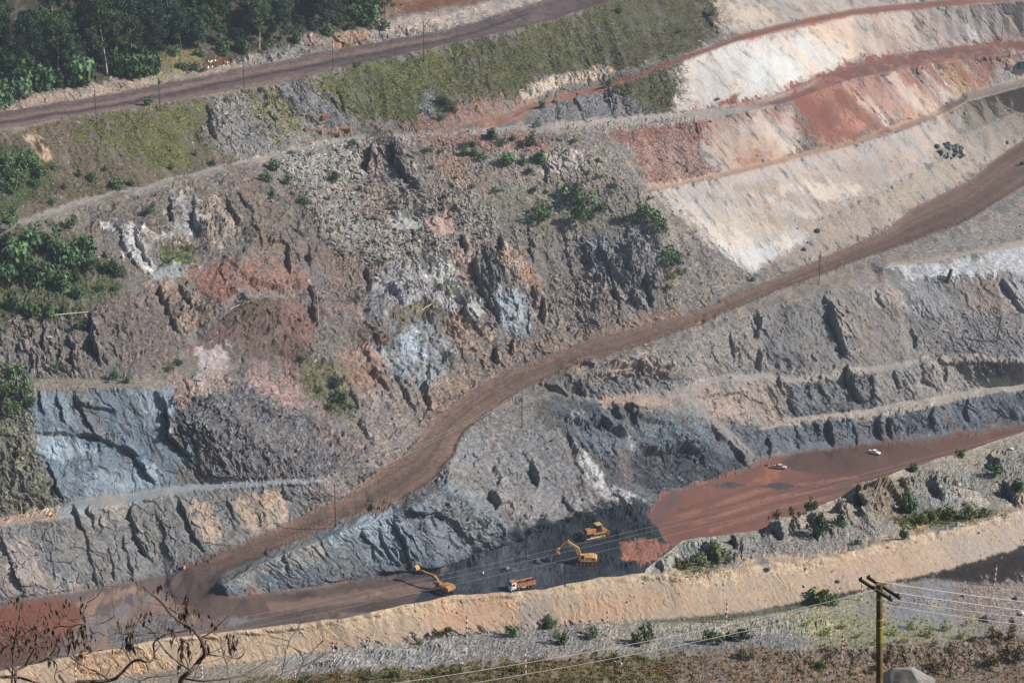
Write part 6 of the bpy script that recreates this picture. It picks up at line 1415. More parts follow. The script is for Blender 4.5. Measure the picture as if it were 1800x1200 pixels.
def bulldozer(loc, heading, scale, label):
    root = empty('bulldozer', loc, heading, scale); tag(root, label, 'bulldozer')
    track(root, -1.5, -.95, 4.6, 1.25); track(root, .95, 1.5, 4.6, 1.25)
    MB().box((-2.0, -1.0, .5), (2.0, 1.0, 1.3), .06).build('chassis', BLK, root)
    hd = MB().prism([(.1, 1.2), (2.6, 1.2), (2.75, 1.5), (2.75, 2.2), (2.5, 2.4), (.1, 2.5)], -.75, .75, bev=.08).build('hood', ORG, root)
    MB().tube([(1.4, .3, 2.4), (1.4, .3, 3.2)], .09).build('exhaust', BLK, hd)
    MB().box((2.74, -.6, 1.4), (2.79, .6, 2.2), 0).build('grille', BLK, hd)
    cab = MB().prism([(-1.3, 1.3), (.15, 1.3), (.15, 2.4), (-.05, 3.3), (-1.2, 3.3), (-1.3, 2.4)], -.8, .8, bev=.06).build('cab', BLK, root)
    MB().box((-1.5, -.95, 3.28), (.2, .95, 3.44), .06).build('roof', YEL2, cab)
    MB().box((-1.15, .79, 2.3), (0, .83, 3.15), 0).box((-1.15, -.83, 2.3), (0, -.79, 3.15), 0).build('window', GLS, cab)
    for y in (-1.25, 1.25): MB().prism([(-2.2, 1.3), (1.3, 1.3), (1.2, 1.5), (-2.2, 1.55)], y - .38, y + .38, bev=.04).build('mudguard', YEL, root)
    MB().prism([(-2.7, 1.1), (-1.3, 1.1), (-1.3, 2.2), (-2.0, 2.3), (-2.7, 1.9)], -.95, .95, bev=.1).build('fuel_tank', YEL, root)
    bl = [(3.5, .0), (3.7, .05), (3.5, .5), (3.42, .9), (3.5, 1.3), (3.72, 1.75), (3.6, 1.75), (3.35, 1.3), (3.27, .9), (3.35, .45)]
    MB().prism(bl, -2.1, 2.1, bev=.02).build('blade', STL, root)
    for y in (-1.75, 1.75): MB().box((-.3, y - .14, .35), (3.4, y + .14, .7), .04).build('push_arm', STL, root)
    rp = MB().box((-3.5, -1.0, .9), (-3.1, 1.0, 1.3), .05)
    for y in (-.8, 0, .8): rp.prism([(-3.55, 1.1), (-3.2, 1.1), (-3.25, .3), (-3.05, .05), (-3.4, .2)], y - .1, y + .1, bev=.02)
    rp.tube([(-2.5, .5, 1.0), (-3.3, .5, 1.1)], .12).tube([(-2.5, -.5, 1.0), (-3.3, -.5, 1.1)], .12).build('ripper', YEL, root)
    return root
bulldozer(fl(1046, 944), head(-.9, -.40), 1.42, 'orange and yellow bulldozer with pale steel blade on the upper coal floor')

def tipper(loc, heading, scale, label):
    root = empty('tipper_truck', loc, heading, scale); tag(root, label, 'truck')
    MB().box((-4.3, -.55, .85), (4.3, .55, 1.15), .04).build('chassis', BLK, root)
    cab = MB().prism([(2.55, .75), (4.45, .75), (4.5, 1.5), (4.35, 2.9), (4.1, 3.15), (2.55, 3.15)], -1.22, 1.22, bev=.08).build('cab', WHT, root)
    MB().box((2.5, -1.24, 3.12), (4.15, 1.24, 3.24), .05).box((4.1, -1.1, 3.0), (4.42, 1.1, 3.12), .03).build('roof', ORG, cab)
    MB().box((4.38, -1.06, 1.95), (4.5, 1.06, 2.85), .0, rot=Matrix.Rotation(R(-5), 3, 'Y'), piv=(4.45, 0, 2.4)).build('windscreen', GLS, cab)
    for y in (-1, 1):
        dr = MB().box((3.0, min(y * 1.222, y * 1.25), .95), (4.15, max(y * 1.222, y * 1.25), 2.9), 0).build('door', WHT, cab)
        MB().prism([(3.15, 1.95), (4.1, 1.95), (4.02, 2.75), (3.15, 2.75)], min(y * 1.251, y * 1.265), max(y * 1.251, y * 1.265), bev=0).build('window', GLS, dr)
        MB().box((4.25, min(y * 1.3, y * 1.5), 2.0), (4.35, max(y * 1.3, y * 1.5), 2.6), .02).build('mirror', BLK, cab)
        MB().box((4.47, min(y * .75, y * 1.1), .95), (4.54, max(y * .75, y * 1.1), 1.2), 0).build('headlight', GLS, cab)
    MB().box((4.3, -1.22, .45), (4.62, 1.22, .85), .05).build('bumper', WHT, root)
    bd = MB()
    bd.box((-4.4, -1.2, 1.2), (2.2, 1.2, 1.36), .02)
    for y in (-1, 1):
        bd.box((-4.4, min(y * 1.16, y * 1.28), 1.2), (2.3, max(y * 1.16, y * 1.28), 2.55), .02)
        for k in range(8): x = -4.3 + k * .92; bd.box((x, min(y * 1.27, y * 1.37), 1.25), (x + .14, max(y * 1.27, y * 1.37), 2.5), .02)
        bd.box((-4.45, min(y * 1.2, y * 1.38), 2.5), (2.3, max(y * 1.2, y * 1.38), 2.66), .03); bd.box((-4.45, min(y * 1.2, y * 1.36), 1.15), (2.3, max(y * 1.2, y * 1.36), 1.32), .03)
    bd.box((2.2, -1.3, 1.2), (2.34, 1.3, 3.25), .03).box((2.2, -1.25, 3.2), (2.75, 1.25, 3.32), .03)
    bd.box((-4.52, -1.25, 1.25), (-4.4, 1.25, 2.5), .02)
    body = bd.build('tipper_body', ORG, root)
    V = []; F = []; n1, n2 = 16, 8
    for i in range(n1 + 1):
        for j in range(n2 + 1):
            x = -4.35 + 6.5 * i / n1; y = -1.15 + 2.3 * j / n2
            V.append((x, y, 2.0 + .85 * math.exp(-((x + 2.6) / 1.0) ** 2) * (1 - (y / 1.25) ** 2) + .45 * math.exp(-((x - .8) / 1.1) ** 2) * (1 - (y / 1.3) ** 2) + random.uniform(-.07, .07)))
    for i in range(n1):
        for j in range(n2): a_ = i * (n2 + 1) + j; F.append((a_, a_ + n2 + 1, a_ + n2 + 2, a_ + 1))
    MB().add(V, F).build('coal_load', COALM, body)
    for x in (3.55, 1.65, -1.9, -3.3):
        for y in (-1.05, 1.05): wheel(root, x, y, .53, .53, .34)
    MB().tube([(.6, 1.0, .8), (-.9, 1.0, .8)], .32).build('fuel_tank', STL, root)
    return root
tipper(fl(918, 1034), head(-.9, -.44), 1.0, 'orange tipper truck with white cab doors carrying black coal')

def pickup(loc, heading, scale, label, body_mat, tray_mat):
    root = empty('pickup_truck', loc, heading, scale); tag(root, label, 'pickup truck', None)
    b = MB().prism([(-2.6, .45), (2.5, .45), (2.6, .7), (2.5, 1.05), (1.3, 1.15), (.7, 1.75), (-.7, 1.8), (-.8, 1.1), (-2.6, 1.1)], -.9, .9, bev=.06).build('body', body_mat, root)
    MB().box((-2.5, -.84, 1.1), (-.85, -.78, 1.35), .01).box((-2.5, .78, 1.1), (-.85, .84, 1.35), .01).box((-2.55, -.84, 1.1), (-2.48, .84, 1.35), .01).build('tray', tray_mat, root)
    MB().prism([(-.6, 1.2), (1.1, 1.2), (.65, 1.68), (-.6, 1.7)], -.915, -.905, bev=0).prism([(-.6, 1.2), (1.1, 1.2), (.65, 1.68), (-.6, 1.7)], .905, .915, bev=0).build('window', GLS, b)
    MB().box((.93, -.75, 1.15), (1.02, .75, 1.75), 0, rot=Matrix.Rotation(R(-45), 3, 'Y'), piv=(1.0, 0, 1.45)).build('windscreen', GLS, b)
    for x in (-1.6, 1.6):
        for y in (-.85, .85): wheel(root, x, y, .38, .38, .24)
    return root
PINK = mat('dusty_paint', (188, 164, 152), .7, var=.2)
PINKR = mat('dusty_red_paint', (186, 110, 92), .7, var=.2)
pickup(fl(1537, 797), head(.8, -.6), .92, 'small white and red vehicle on the dark pool of the red mud', WHT, PINKR)
pickup(fl(1371, 824), head(.95, -.3), 1.0, 'dusty pale brown vehicle by the upper left edge of the red mud', PINK, BLK)

# green cabin, its generator
p = at(1792, 120)
root = empty('site_cabin', p + Vector((2.5, 0, -.1)), R(12), 1.0); tag(root, 'dark green metal cabin at the right edge of the picture', 'cabin')
b_ = MB().box((-3.4, -1.6, .3), (3.4, 1.6, 3.2), .05)
for k in range(16): b_.box((-3.3 + k * .43, -1.66, .4), (-3.12 + k * .43, -1.6, 3.1), 0)
wl_ = b_.build('wall', GRN, root)
MB().box((-3.55, -1.8, 3.2), (3.55, 1.8, 3.4), .04).build('roof', BLK, root)
MB().box((-1.0, -1.72, .35), (0, -1.66, 2.5), 0).build('door', BLK, wl_)
MB().box((.8, -1.72, 1.4), (2.2, -1.66, 2.3), 0).build('window', GLS, wl_)
MB().box((-3.2, -1.4, -.3), (-2.6, 1.4, .3), .02).box((2.6, -1.4, -.3), (3.2, 1.4, .3), .02).build('skid', BLK, root)
p = at(1774, 122)
root = empty('generator', p, R(10), 1.1); tag(root, 'small yellow generator beside the green cabin', 'generator')
MB().prism([(-1.2, .4), (1.2, .4), (1.2, 1.4), (.8, 1.7), (-.8, 1.7), (-1.2, 1.4)], -.6, .6, bev=.06).build('housing', YEL, root)
MB().tube([(.6, 0, 1.6), (.6, 0, 2.2)], .06).build('exhaust', BLK, root)
for y in (-.55, .55): wheel(root, 0, y, .35, .35, .2)

# yellow board by the haul road, orange drum at the hairpin
p = at(1143, 611); root = empty('roadside_board', p, R(8)); tag(root, 'small yellow board beside the haul road', 'sign')
MB().box((-.95, -.05, .6), (-.08, .05, 2.0), .02).box((.08, -.05, .6), (.95, .05, 2.0), .02).build('board', YEL, root)
for x in (-.6, .6): MB().tube([(x, .08, -.2), (x, .08, 1.9)], .05).build('post', BLK, root)
p = at(323, 999); root = empty('road_marker', p); tag(root, 'orange marker drum at the outer edge of the hairpin', 'marker drum')
MB().tube([(0, 0, -.1), (0, 0, .4), (0, 0, .9), (0, 0, 1.3)], .52, .46, 14).build('drum', mat('drum_orange', (196, 110, 70), .6, var=.1), root)
MB().tube([(0, 0, .55), (0, 0, .8)], .525, .515, 14).build('band', WHT, root)

# rusty pipe pieces where the narrow track ends
def pipe(u, v, L, rad, rz, m, label, cat='pipe', group=None):
    p = at(u, v); root = empty('pipe_section', p + Vector((0, 0, rad * .8)), rz); tag(root, label, cat, group)
    MB().tube([(-L / 2, 0, 0), (L / 2, 0, 0)], rad, seg=14).build('barrel', m, root)
    for x in (-L / 2, L / 2): MB().tube([(x - .12, 0, 0), (x + .12, 0, 0)], rad * 1.22, seg=14).build('flange', m, root)
pipe(561, 233, 4.4, .95, R(-14), RUST, 'left one of three rusty orange pipe sections at the end of the narrow track', group='rusty pipe sections')
pipe(590, 239, 3.6, .85, R(-8), RUST, 'lowest of three rusty orange pipe sections at the end of the narrow track', group='rusty pipe sections')
pipe(606, 230, 5.6, .9, R(-6), RUST, 'right one of three rusty orange pipe sections at the end of the narrow track', group='rusty pipe sections')
p = at(566, 212); root = empty('steel_hopper', p, R(30), 1.0); tag(root, 'small red steel hopper lying above the rusty pipes', 'hopper')
MB().prism([(-1.2, 0), (1.2, .2), (1.6, 1.9), (-.6, 1.6)], -.9, .9, bev=.05).build('shell', mat('red_steel', (128, 72, 60), .8, var=.3), root)
MB().box((-.7, -1.0, 1.55), (1.7, 1.0, 1.75), .03).build('rim', RUST, root)

# bleached timbers lying about, leaning sticks
def timber(u1, v1, u2, v2, rad, label, m=WOODL, group='bleached timbers', lift=.25, name='timber'):
    a_ = at(u1, v1) + Vector((0, 0, lift)); b2 = at(u2, v2) + Vector((0, 0, lift))
    d = (b2 - a_)
    o = MB().tube([(0, 0, 0), tuple(d * .5 + Vector((0, 0, .12))), tuple(d)], rad, rad * .75, 8).build(name, m); o.location = a_
    tag(o, label, 'timber', group); return o
timber(15, 569, 43, 561, .2, 'short bleached timber at the left edge under the thicket')
timber(95, 555, 170, 546, .18, 'long thin bleached timber across the left slope under the thicket')
timber(158, 588, 168, 570, .14, 'short bleached timber leaning in the dark left recess')
timber(490, 511, 516, 498, .18, 'bleached timber on the brown ledge in mid wall')
timber(400, 556, 432, 549, .14, 'bleached timber on the grey path over the brown shoulder')
timber(736, 556, 758, 546, .17, 'bleached timber on the brown ledge in the middle of the wall')
timber(548, 647, 558, 630, .16, 'bleached timber beside the green hollow')
def stick(u, vb, vt, rad, label, m, name='stake', lean=0, cat='stake'):
    p = at(u, vb); mm = (p - Vector((0, 0, H))).length / FPX; hh = (vb - vt) * mm / .96
    o = MB().tube([(0, 0, -.5), (lean * hh * .5, 0, hh * .5), (lean * hh, 0, hh)], rad, rad * .8, 8).build(name, m); o.location = p
    tag(o, label, cat); return o
stick(560, 562, 512, .16, 'bleached upright post standing in the left wall', WOODL)
stick(1751, 602, 556, .3, 'dark bare leaning trunk in the lower right wall', BARKD, 'tree_stump', .1, 'dead trunk')
stick(1664, 496, 474, .9, 'dark pointed stump under the white band', BARKD, 'tree_stump', .25, 'stump')
stick(974, 222, 178, .14, 'thin post standing on the grey slope under the red-brown track', WOOD, 'stake', .12)
stick(695, 108, 86, .12, 'thin short post on the verge of the top road', WOOD)

# utility poles
def utility_pole(u, vb, vt, label, rad=.2, group='poles along the top road', arm=1.6, rz=0.6, name='utility_pole', transformer=False):
    p = at(u, vb); mm = (p - Vector((0, 0, H))).length / FPX; hh = (vb - vt) * mm / .97
    root = empty(name, p, rz); tag(root, label, 'pole', group)
    MB().tube([(0, 0, -1), (0, 0, hh * .5), (0, 0, hh)], rad, rad * .7, 10).build('post', WOOD, root)
    ca = MB().box((-arm / 2, rad * .6, hh - .55), (arm / 2, rad * .6 + .14, hh - .38), .02).build('crossarm', WOOD, root)
    for x in (-arm * .44, 0, arm * .44): MB().tube([(x, rad * .6 + .07, hh - .38), (x, rad * .6 + .07, hh - .1)], .06, .09, 8).build('insulator', WHT, ca)
    if transformer: MB().tube([(.1, -rad - .45, hh - 2.6), (.1, -rad - .45, hh - 1.4)], .42, seg=12).build('transformer', BLK, root)
    return root, p + Vector((0, 0, hh))
utility_pole(170, 221, 161, 'pole left of the transformer pole along the top road')
utility_pole(281, 197, 140, 'pole with a transformer along the top road', .24, transformer=True)
utility_pole(430, 164, 105, 'pole just right of the transformer pole along the top road')
utility_pole(585, 126, 77, 'pole second from the right along the top road')
utility_pole(745, 109, 41, 'tallest rightmost pole on the grass edge of the top road', .24)
utility_pole(1760, 74, 34, 'thin pole on the red band at the upper right', .16, None, 1.0)
_, h1 = utility_pole(590, 926, 849, 'pole nearest the hairpin, on the inner edge of the haul road', .2, 'poles along the haul road')
_, h2 = utility_pole(918, 752, 688, 'middle pole of the haul road, over the grey headland', .2, 'poles along the haul road')
_, h3 = utility_pole(1440, 500, 443, 'pole at the top of the right wall beside the haul road', .2, 'poles along the haul road')
def wire(a_, b2, sag, rad, label, group, n=26, name='power_line'):
    pts_ = [tuple((b2 - a_) * (k / n) - Vector((0, 0, sag * 4 * (k / n) * (1 - k / n)))) for k in range(n + 1)]
    o = MB().tube(pts_, rad, seg=5).build(name, WIREM); o.location = a_
    tag(o, label, 'wire', group); return o
wire(h1 + Vector((-.5, 0, -.1)), h2 + Vector((-.5, 0, -.1)), 1.2, .035, 'upper of two wires between the two poles of the haul road', 'wires between the haul road poles')
wire(h1 + Vector((.6, 0, -.15)), h2 + Vector((.6, 0, -.15)), 1.8, .035, 'lower of two wires between the two poles of the haul road', 'wires between the haul road poles')
def px(u, v, d): return Vector(point(u, v, d))
for k, (l, r2, sg) in enumerate([((330, 1086), (1850, 728), 4.2), ((330, 1094), (1850, 732), 4.6), ((330, 1103), (1850, 748), 4.8)]):
    wire(px(l[0] - 380, l[1] + 92, 395), px(r2[0] + 300, r2[1] - 70, 480), sg, .026, ['upper of three wires crossing in front of the coal floor', 'middle of three wires crossing in front of the coal floor', 'lower of three wires crossing in front of the coal floor'][k], 'wires across the pit floor', 40)

# striped marker posts on the near side
mp = sorted([(134, 1203, 1168), (355, 1190, 1162), (519, 1194, 1175), (588, 1168, 1134), (820, 1119, 1084), (924, 1182, 1143), (1068, 1106, 1074), (1276, 1094, 1060), (1513, 1054, 1020), (1481, 1147, 1118), (1747, 1028, 994)])
for k, (u, vb, vt) in enumerate(mp):
    p = atn(u, vb); mm = (p - Vector((0, 0, H))).length / FPX; hh = (vb - vt) * mm / .9
    m = MB(); nb2 = 8
    for q in range(nb2): m.tube([(0, 0, hh * q / nb2), (0, 0, hh * (q + 1) / nb2)], .105, seg=10, mi=(q + 1) % 2)
    m.tube([(0, 0, -.6), (0, 0, .01)], .105, seg=10, mi=1)
    o = m.build('marker_post', [REDP, WHT]); o.location = p; o.rotation_euler = (random.uniform(-.03, .03), random.uniform(-.05, .05), 0)
    tag(o, 'red and white striped marker post near the bund, ' + ordn(k, len(mp)), 'marker post', 'striped marker posts')

# the pole close to the lens
pd = 46.0
ptop = Vector(point(1546, 1024, pd)); gz = 238.5
dX = (1546 - 900) / FPX * (ptop.z - gz) * sp
root = empty('utility_pole', (ptop.x + dX, ptop.y, gz), 0); root.rotation_euler = (0, -math.atan2(dX, ptop.z - gz), 0); tag(root, 'wooden pole with two crossarms close to the lens at the bottom right', 'pole')
hh = ptop.z - gz
POLEW = mat('pole_wood', (104, 88, 56), .85, var=.35, scale=5)
lich = mat('lichen_paint', (118, 118, 48), .85, var=.3, scale=4); yband = mat('yellow_band', (176, 164, 44), .6, var=.1)
po = MB().tube([(0, 0, -1.5)] + [(0, 0, hh * t) for t in (.3, .5, .7, .85, 1.0)], .105, .078, 16).build('post', POLEW, root)
MB().tube([(0, 0, hh - 1.55), (0, 0, hh - 1.2)], .0865, .0855, 16).build('painted_ring', lich, po)
for t in (.95, 1.16): MB().tube([(0, 0, hh - t), (0, 0, hh - t + .03)], .087, .0865, 16).build('band', yband, po)
MB().tube([(0, 0, hh - .42), (0, 0, hh - .36)], .083, .083, 16).build('clamp', STL, po)
rzp = math.atan2(-.91, .41)
for k, off in enumerate((.115, -.115)):
    Rm = Matrix.Rotation(rzp, 3, 'Z')
    m = MB().box((-.68, off - .03, hh - .16), (.68, off + .03, hh - .08), .008)
    m.V = [tuple(Rm @ Vector(v)) for v in m.V]; ca = m.build('crossarm', WOOD, root)
    for x in (-.6, .6):
        m = MB().tube([(x, off, hh - .08), (x, off, hh - .03)], .02, .025, 8); m.V = [tuple(Rm @ Vector(v)) for v in m.V]; m.build('insulator', GLS, ca)
NWIRE = mat('near_wire', (180, 172, 160), .5, var=.05)
for k, (s_, z_, lab) in enumerate([(-.6, .05, 'top wire from the near pole to the right'), (-.1, -.25, 'second wire from the near pole to the right'), (.35, -.55, 'third wire from the near pole to the right'), (.6, -.8, 'lowest wire from the near pole to the right')]):
    a_ = ptop + Vector((.41, -.91, 0)) * s_ * .3 + Vector((0, 0, z_ * .55 - .05))
    wire(a_, px(2300, (1068, 1084, 1094, 1110)[k], 80), .5, .009 if k < 2 else .006, lab, 'wires from the near pole', name='wire').data.materials[0] = NWIRE
for k, z_ in enumerate((-.15, -.4)):
    a_ = ptop + Vector((0, 0, z_))
    b2 = px(560, 1172 + 22 * k, 30)
    wire(a_, a_ + (b2 - a_) * 1.6, .5, .005, ['upper thin wire from the near pole to the left', 'lower thin wire from the near pole to the left'][k], 'wires from the near pole', name='wire')
print('things', time.time() - T0)
# ------------------------------------------------------------------ bare trees close to the lens, bottom left
TW = mat('dead_twig', (98, 86, 76), .9, var=.4, scale=14); DL = mat('dead_leaf', (98, 80, 68), .9, var=.5, scale=12)
rd = random.Random(31)
def br(pl, d, r0, r1):
    """a branch through picture positions at about d metres from the lens, wandering in depth"""
    out = []; dd = d
    n = len(pl)
    for k, (u, v) in enumerate(pl):
        dd += rd.uniform(-.25, .25); out.append(Vector(point(u, v, dd)))
    # smooth by Catmull-Rom
    sm = []
    for k in range(n - 1):
        p0, p1, p2, p3 = out[max(k - 1, 0)], out[k], out[k + 1], out[min(k + 2, n - 1)]
        for q in range(5):
            t = q / 5
            sm.append(.5 * ((2 * p1) + (p2 - p0) * t + (2 * p0 - 5 * p1 + 4 * p2 - p3) * t * t + (3 * p1 - p0 - 3 * p2 + p3) * t ** 3))
    sm.append(out[-1]); m = len(sm) - 1
    return sm, [r0 + (r1 - r0) * k / m for k in range(m + 1)]
def twigs(path, rads, n, length, out):
    for _ in range(n):
        k = rd.randrange(2, len(path)); p = path[k]
        t = (path[min(k + 1, len(path) - 1)] - path[k - 1]).normalized()
        d = Vector((rd.uniform(-1, 1), rd.uniform(-.5, .5), rd.uniform(-.35, 1))).normalized() * .8 + t * .5
        q = [p]; L = length * rd.uniform(.4, 1.2)
        for s in range(5):
            d = (d + Vector((rd.uniform(-.35, .35), rd.uniform(-.2, .2), rd.uniform(-.3, .35)))).normalized(); q.append(q[-1] + d * L / 5)
        r0 = min(rads[k] * .6, .007)
        out.append((q, [r0 * (1 - .7 * s / 5) for s in range(6)]))
def leaf_cluster(parent, p, L, n):
    V = []; F = []
    for _ in range(n):
        o_ = p + Vector((rd.gauss(0, .022), rd.gauss(0, .03), rd.uniform(-.6, .3) * L * .5)); ln = L * rd.uniform(.2, .42); w_ = ln * rd.uniform(.06, .13)
        d = Vector((rd.uniform(-.4, .4), rd.uniform(-.4, .4), -1)).normalized(); s = d.cross(Vector((rd.uniform(-1, 1), rd.uniform(-1, 1), .2))).normalized() * w_; c_ = d.cross(s).normalized() * w_ * .5
        b0 = len(V); V += [o_, o_ + d * ln * .35 + s + c_, o_ + d * ln * .7 + s * .8 - c_, o_ + d * ln, o_ + d * ln * .7 - s * .8 + c_, o_ + d * ln * .35 - s - c_]
        F += [(b0, b0 + 1, b0 + 5), (b0 + 1, b0 + 2, b0 + 4, b0 + 5), (b0 + 2, b0 + 3, b0 + 4)]
    link_mesh('leaf_cluster', [tuple(v) for v in V], F, DL, parent=parent)
def dead_tree(name, label, base, fork, branches, d, clusters, ntw, leafn=9):
    root = empty(name, base); tag(root, label, 'dead tree', 'bare trees close to the lens')
    inv = Vector(base)
    parts = []; tubes_ = []
    for pl, r0, r1, dd in branches:
        p, r_ = br(pl, d + dd, r0, r1); tubes_.append((p, r_))
    for p, r_ in list(tubes_): twigs(p, r_, ntw, .42, tubes_)
    second = tubes_[len(branches):]
    for p, r_ in second[:]: twigs(p, r_, 1, .18, tubes_)
    for p, r_ in tubes_: parts.append(tube([q - inv for q in p], [x * .78 for x in r_], 6 if r_[0] > .012 else 4))
    V, F = merge(parts); link_mesh('branches', V, F, TW, parent=root)
    trunk = []
    for (u, v, r_) in fork:
        e = Vector(point(u, v, d)); mid = (Vector(base) + e) / 2 + Vector((rd.uniform(-.3, .3), rd.uniform(-.2, .2), -.2))
        trunk.append(tube([Vector((0, 0, -.3)), mid - inv, e - inv], [r_ * 2.2, r_ * 1.5, r_], 8))
    V, F = merge(trunk); link_mesh('trunk', V, F, TW, parent=root)
    for (u, v, L) in clusters: leaf_cluster(root, Vector(point(u, v, d + rd.uniform(-.4, .4))) - inv, L, leafn if L < .3 else 20)
D1 = 15.5
gz = lambda X, Y: float(np.interp(Y, [0, 8, 20, 42, 70], [270.9, 265, 256, 242, 226]))
B1 = [
 ([(316, 1208), (320, 1191), (336, 1178), (347, 1164), (360, 1147), (353, 1124), (340, 1107), (322, 1096), (300, 1078), (284, 1058), (262, 1040), (251, 1029)], .028, .008, 0),
 ([(136, 1198), (193, 1195), (211, 1184), (231, 1164), (244, 1159), (258, 1163), (271, 1155), (270, 1131), (280, 1121), (298, 1113), (330, 1108)], .022, .006, .3),
 ([(336, 1178), (315, 1164), (298, 1151), (282, 1131), (267, 1109), (247, 1093), (236, 1078)], .012, .005, -.2),
 ([(362, 1148), (380, 1152), (400, 1153), (418, 1157), (430, 1146), (428, 1136)], .010, .004, .1),
 ([(322, 1096), (318, 1082), (300, 1070), (299, 1058), (310, 1050), (322, 1050)], .008, .004, .2),
 ([(350, 1122), (372, 1110), (384, 1098), (402, 1080)], .008, .004, -.1),
 ([(320, 1191), (360, 1196), (420, 1188), (452, 1172), (470, 1160)], .012, .005, .2),
 ([(231, 1164), (222, 1148), (212, 1138), (190, 1140), (160, 1146), (140, 1152)], .008, .004, .2),
 ([(193, 1195), (170, 1180), (150, 1172), (120, 1150), (112, 1132), (95, 1116)], .010, .004, 0),
 ([(298, 1113), (262, 1112), (240, 1116), (226, 1112), (210, 1120)], .007, .004, -.2),
 ([(336, 1178), (300, 1186), (262, 1190), (240, 1200)], .010, .005, .1),
 ([(247, 1093), (262, 1080), (268, 1066)], .006, .003, 0)]
cl = [(208, 1092, .26), (229, 1088, .24), (226, 1112, .34), (298, 1110, .28), (326, 1055, .34), (320, 1072, .3), (332, 1088, .28), (352, 1080, .28), (380, 1088, .26), (322, 1128, .32), (318, 1150, .28), (362, 1128, .28), (404, 1120, .3), (243, 1024, .22), (278, 1024, .24), (293, 1042, .24), (258, 1076, .22), (345, 1062, .2), (300, 1098, .22), (330, 1140, .25)]
dead_tree('dead_tree', 'bare dead tree with drooping dry leaves near the lens, right of its thicket', (-3.2, 13.6, gz(0, 13.6)), [(316, 1210, .03), (136, 1200, .024)], B1, D1, cl, 3)
B2 = [
 ([(-20, 1190), (0, 1189), (33, 1190), (60, 1198), (90, 1206)], .02, .01, 0),
 ([(27, 1210), (27, 1193), (29, 1178), (44, 1169), (73, 1162), (84, 1155), (96, 1140), (100, 1120)], .016, .005, .2),
 ([(20, 1210), (22, 1150), (8, 1110), (-4, 1090)], .012, .005, .1),
 ([(29, 1178), (24, 1140), (30, 1100), (28, 1072), (34, 1050)], .012, .004, -.2),
 ([(133, 1093), (118, 1084), (102, 1057), (96, 1046)], .006, .003, .3),
 ([(44, 1169), (60, 1140), (78, 1120), (100, 1101), (124, 1101), (142, 1096), (173, 1096), (191, 1089), (202, 1082)], .011, .004, .1),
 ([(153, 1058), (169, 1049), (180, 1033), (183, 1020)], .005, .003, .3),
 ([(153, 1062), (145, 1080), (150, 1095)], .006, .004, .3),
 ([(0, 1145), (20, 1132), (40, 1142), (52, 1130), (54, 1112), (70, 1120)], .008, .004, 0),
 ([(0, 1120), (18, 1122), (34, 1136), (32, 1160)], .008, .004, .2),
 ([(60, 1140), (40, 1128), (30, 1104), (10, 1100), (-8, 1104)], .007, .004, .1),
 ([(84, 1155), (100, 1168), (96, 1190), (110, 1210)], .009, .005, 0),
 ([(78, 1120), (64, 1104), (72, 1086), (90, 1074), (92, 1062)], .007, .003, .2),
 ([(173, 1110), (190, 1118), (202, 1116), (208, 1102)], .006, .003, .1),
 ([(112, 1132), (128, 1140), (150, 1120), (173, 1110)], .007, .004, 0)]
cl2 = [(34, 1050, .26), (10, 1052, .2), (88, 1058, .28), (116, 1050, .28), (146, 1052, .24), (150, 1086, .28), (146, 1098, .28), (154, 1108, .29), (151, 1120, .28), (127, 1108, .34), (104, 1082, .24), (64, 1104, .26), (82, 1096, .26), (38, 1110, .26), (52, 1096, .22), (96, 1126, .28), (30, 1128, .28), (60, 1130, .26), (138, 1138, .22), (14, 1092, .22), (40, 1086, .24), (76, 1114, .28), (108, 1108, .24), (22, 1112, .22), (86, 1146, .22), (6, 1132, .24)]
dead_tree('dead_tree', 'tangled bare dead tree with dry leaves filling the bottom left corner', (-4.4, 13.2, gz(0, 13.2)), [(24, 1212, .022), (-15, 1192, .024)], B2, D1 - .3, cl2, 4)
B3 = [
 ([(516, 1212), (533, 1163), (563, 1130), (568, 1126)], .014, .006, 0),
 ([(533, 1163), (530, 1150), (512, 1136), (490, 1133), (486, 1140)], .008, .004, .1),
 ([(505, 1138), (510, 1123), (522, 1106), (531, 1090)], .009, .004, .1),
 ([(470, 1212), (492, 1190), (500, 1160), (503, 1138)], .009, .005, .2),
 ([(536, 1200), (560, 1180), (578, 1166)], .009, .004, 0),
 ([(387, 1118), (392, 1150), (398, 1165), (403, 1195), (408, 1212)], .006, .008, .2),
 ([(398, 1165), (410, 1150), (412, 1120), (408, 1100)], .006, .003, .2)]
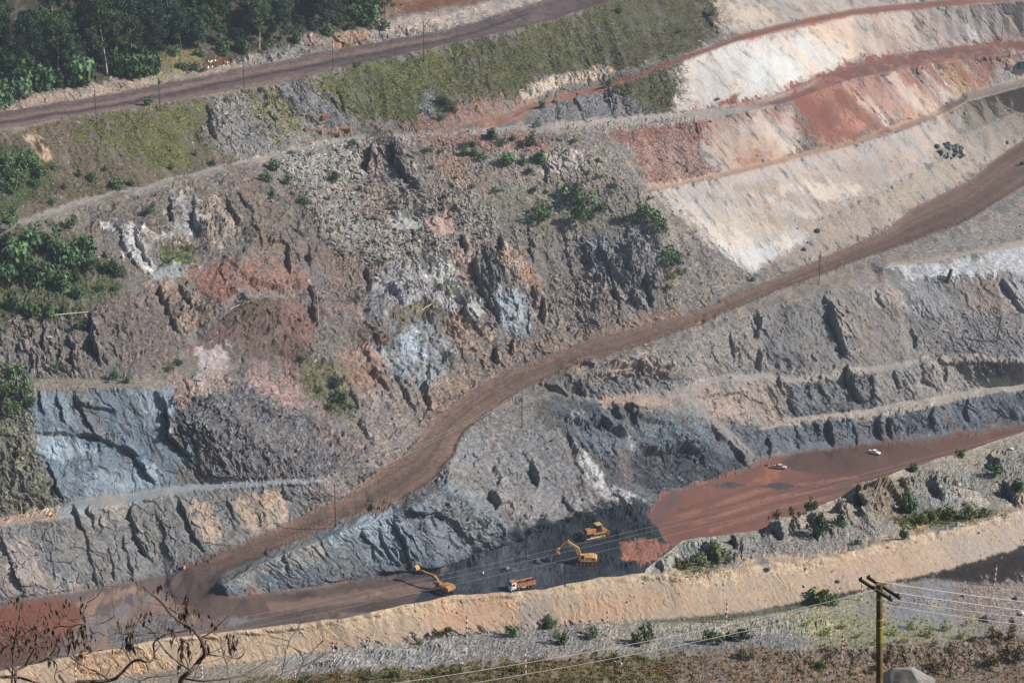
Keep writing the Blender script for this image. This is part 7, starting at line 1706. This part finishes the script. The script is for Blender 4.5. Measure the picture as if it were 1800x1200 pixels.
dead_tree('dead_tree', 'small leafless dead sapling near the lens, right of the leafy dead trees', (-2.2, 13.8, gz(0, 13.8)), [(516, 1214, .016), (408, 1214, .009)], B3, D1 + .3, [(405, 1120, .24)], 2)
print('dead trees', time.time() - T0)
HAZE = .000095
# ------------------------------------------------------------------ light
w = bpy.data.worlds.new('World'); SC.world = w; w.use_nodes = True
nt = w.node_tree
bg = nt.nodes['Background']; sky = nt.nodes.new('ShaderNodeTexSky'); sky.sky_type = 'NISHITA'; sky.sun_disc = False
SUN = Vector((.80, -.14, .60)).normalized()
el = math.asin(SUN.z); az = math.atan2(SUN.x, SUN.y)
sky.sun_elevation = el; sky.sun_rotation = az
sky.altitude = 800; sky.air_density = 1.0; sky.dust_density = 1.2
nt.links.new(sky.outputs[0], bg.inputs[0]); bg.inputs[1].default_value = .085
sl_ = bpy.data.lights.new('sun', 'SUN'); sl_.energy = 4.9; sl_.angle = R(.5); sl_.color = (1, .965, .93)
so = bpy.data.objects.new('sun', sl_); COL.objects.link(so)
so.rotation_euler = SUN.to_track_quat('Z', 'Y').to_euler(); so.location = (300, 0, 500)
SC.view_settings.view_transform = 'Standard'; SC.view_settings.look = 'None'; SC.view_settings.gamma = 1
SC.view_settings.exposure = .32
SC.cycles.max_bounces = 4
SC.cycles.diffuse_bounces = 2

hz = bpy.data.meshes.new('haze')
bm = bmesh.new(); bmesh.ops.create_cube(bm, size=1)
for v_ in bm.verts: v_.co = Vector((v_.co.x * 2400, 560 + v_.co.y * 1700, 140 + v_.co.z * 300))
bm.to_mesh(hz); bm.free()
ho = bpy.data.objects.new('haze', hz); COL.objects.link(ho); ho['kind'] = 'stuff'
hm = bpy.data.materials.new('air'); hm.use_nodes = True; hn = hm.node_tree; hn.nodes.clear()
ho_ = hn.nodes.new('ShaderNodeOutputMaterial'); hv = hn.nodes.new('ShaderNodeVolumePrincipled')
hv.inputs['Color'].default_value = (.72, .82, .95, 1); hv.inputs['Density'].default_value = HAZE; hv.inputs['Anisotropy'].default_value = .2
hn.links.new(hv.outputs[0], ho_.inputs['Volume']); hz.materials.append(hm)
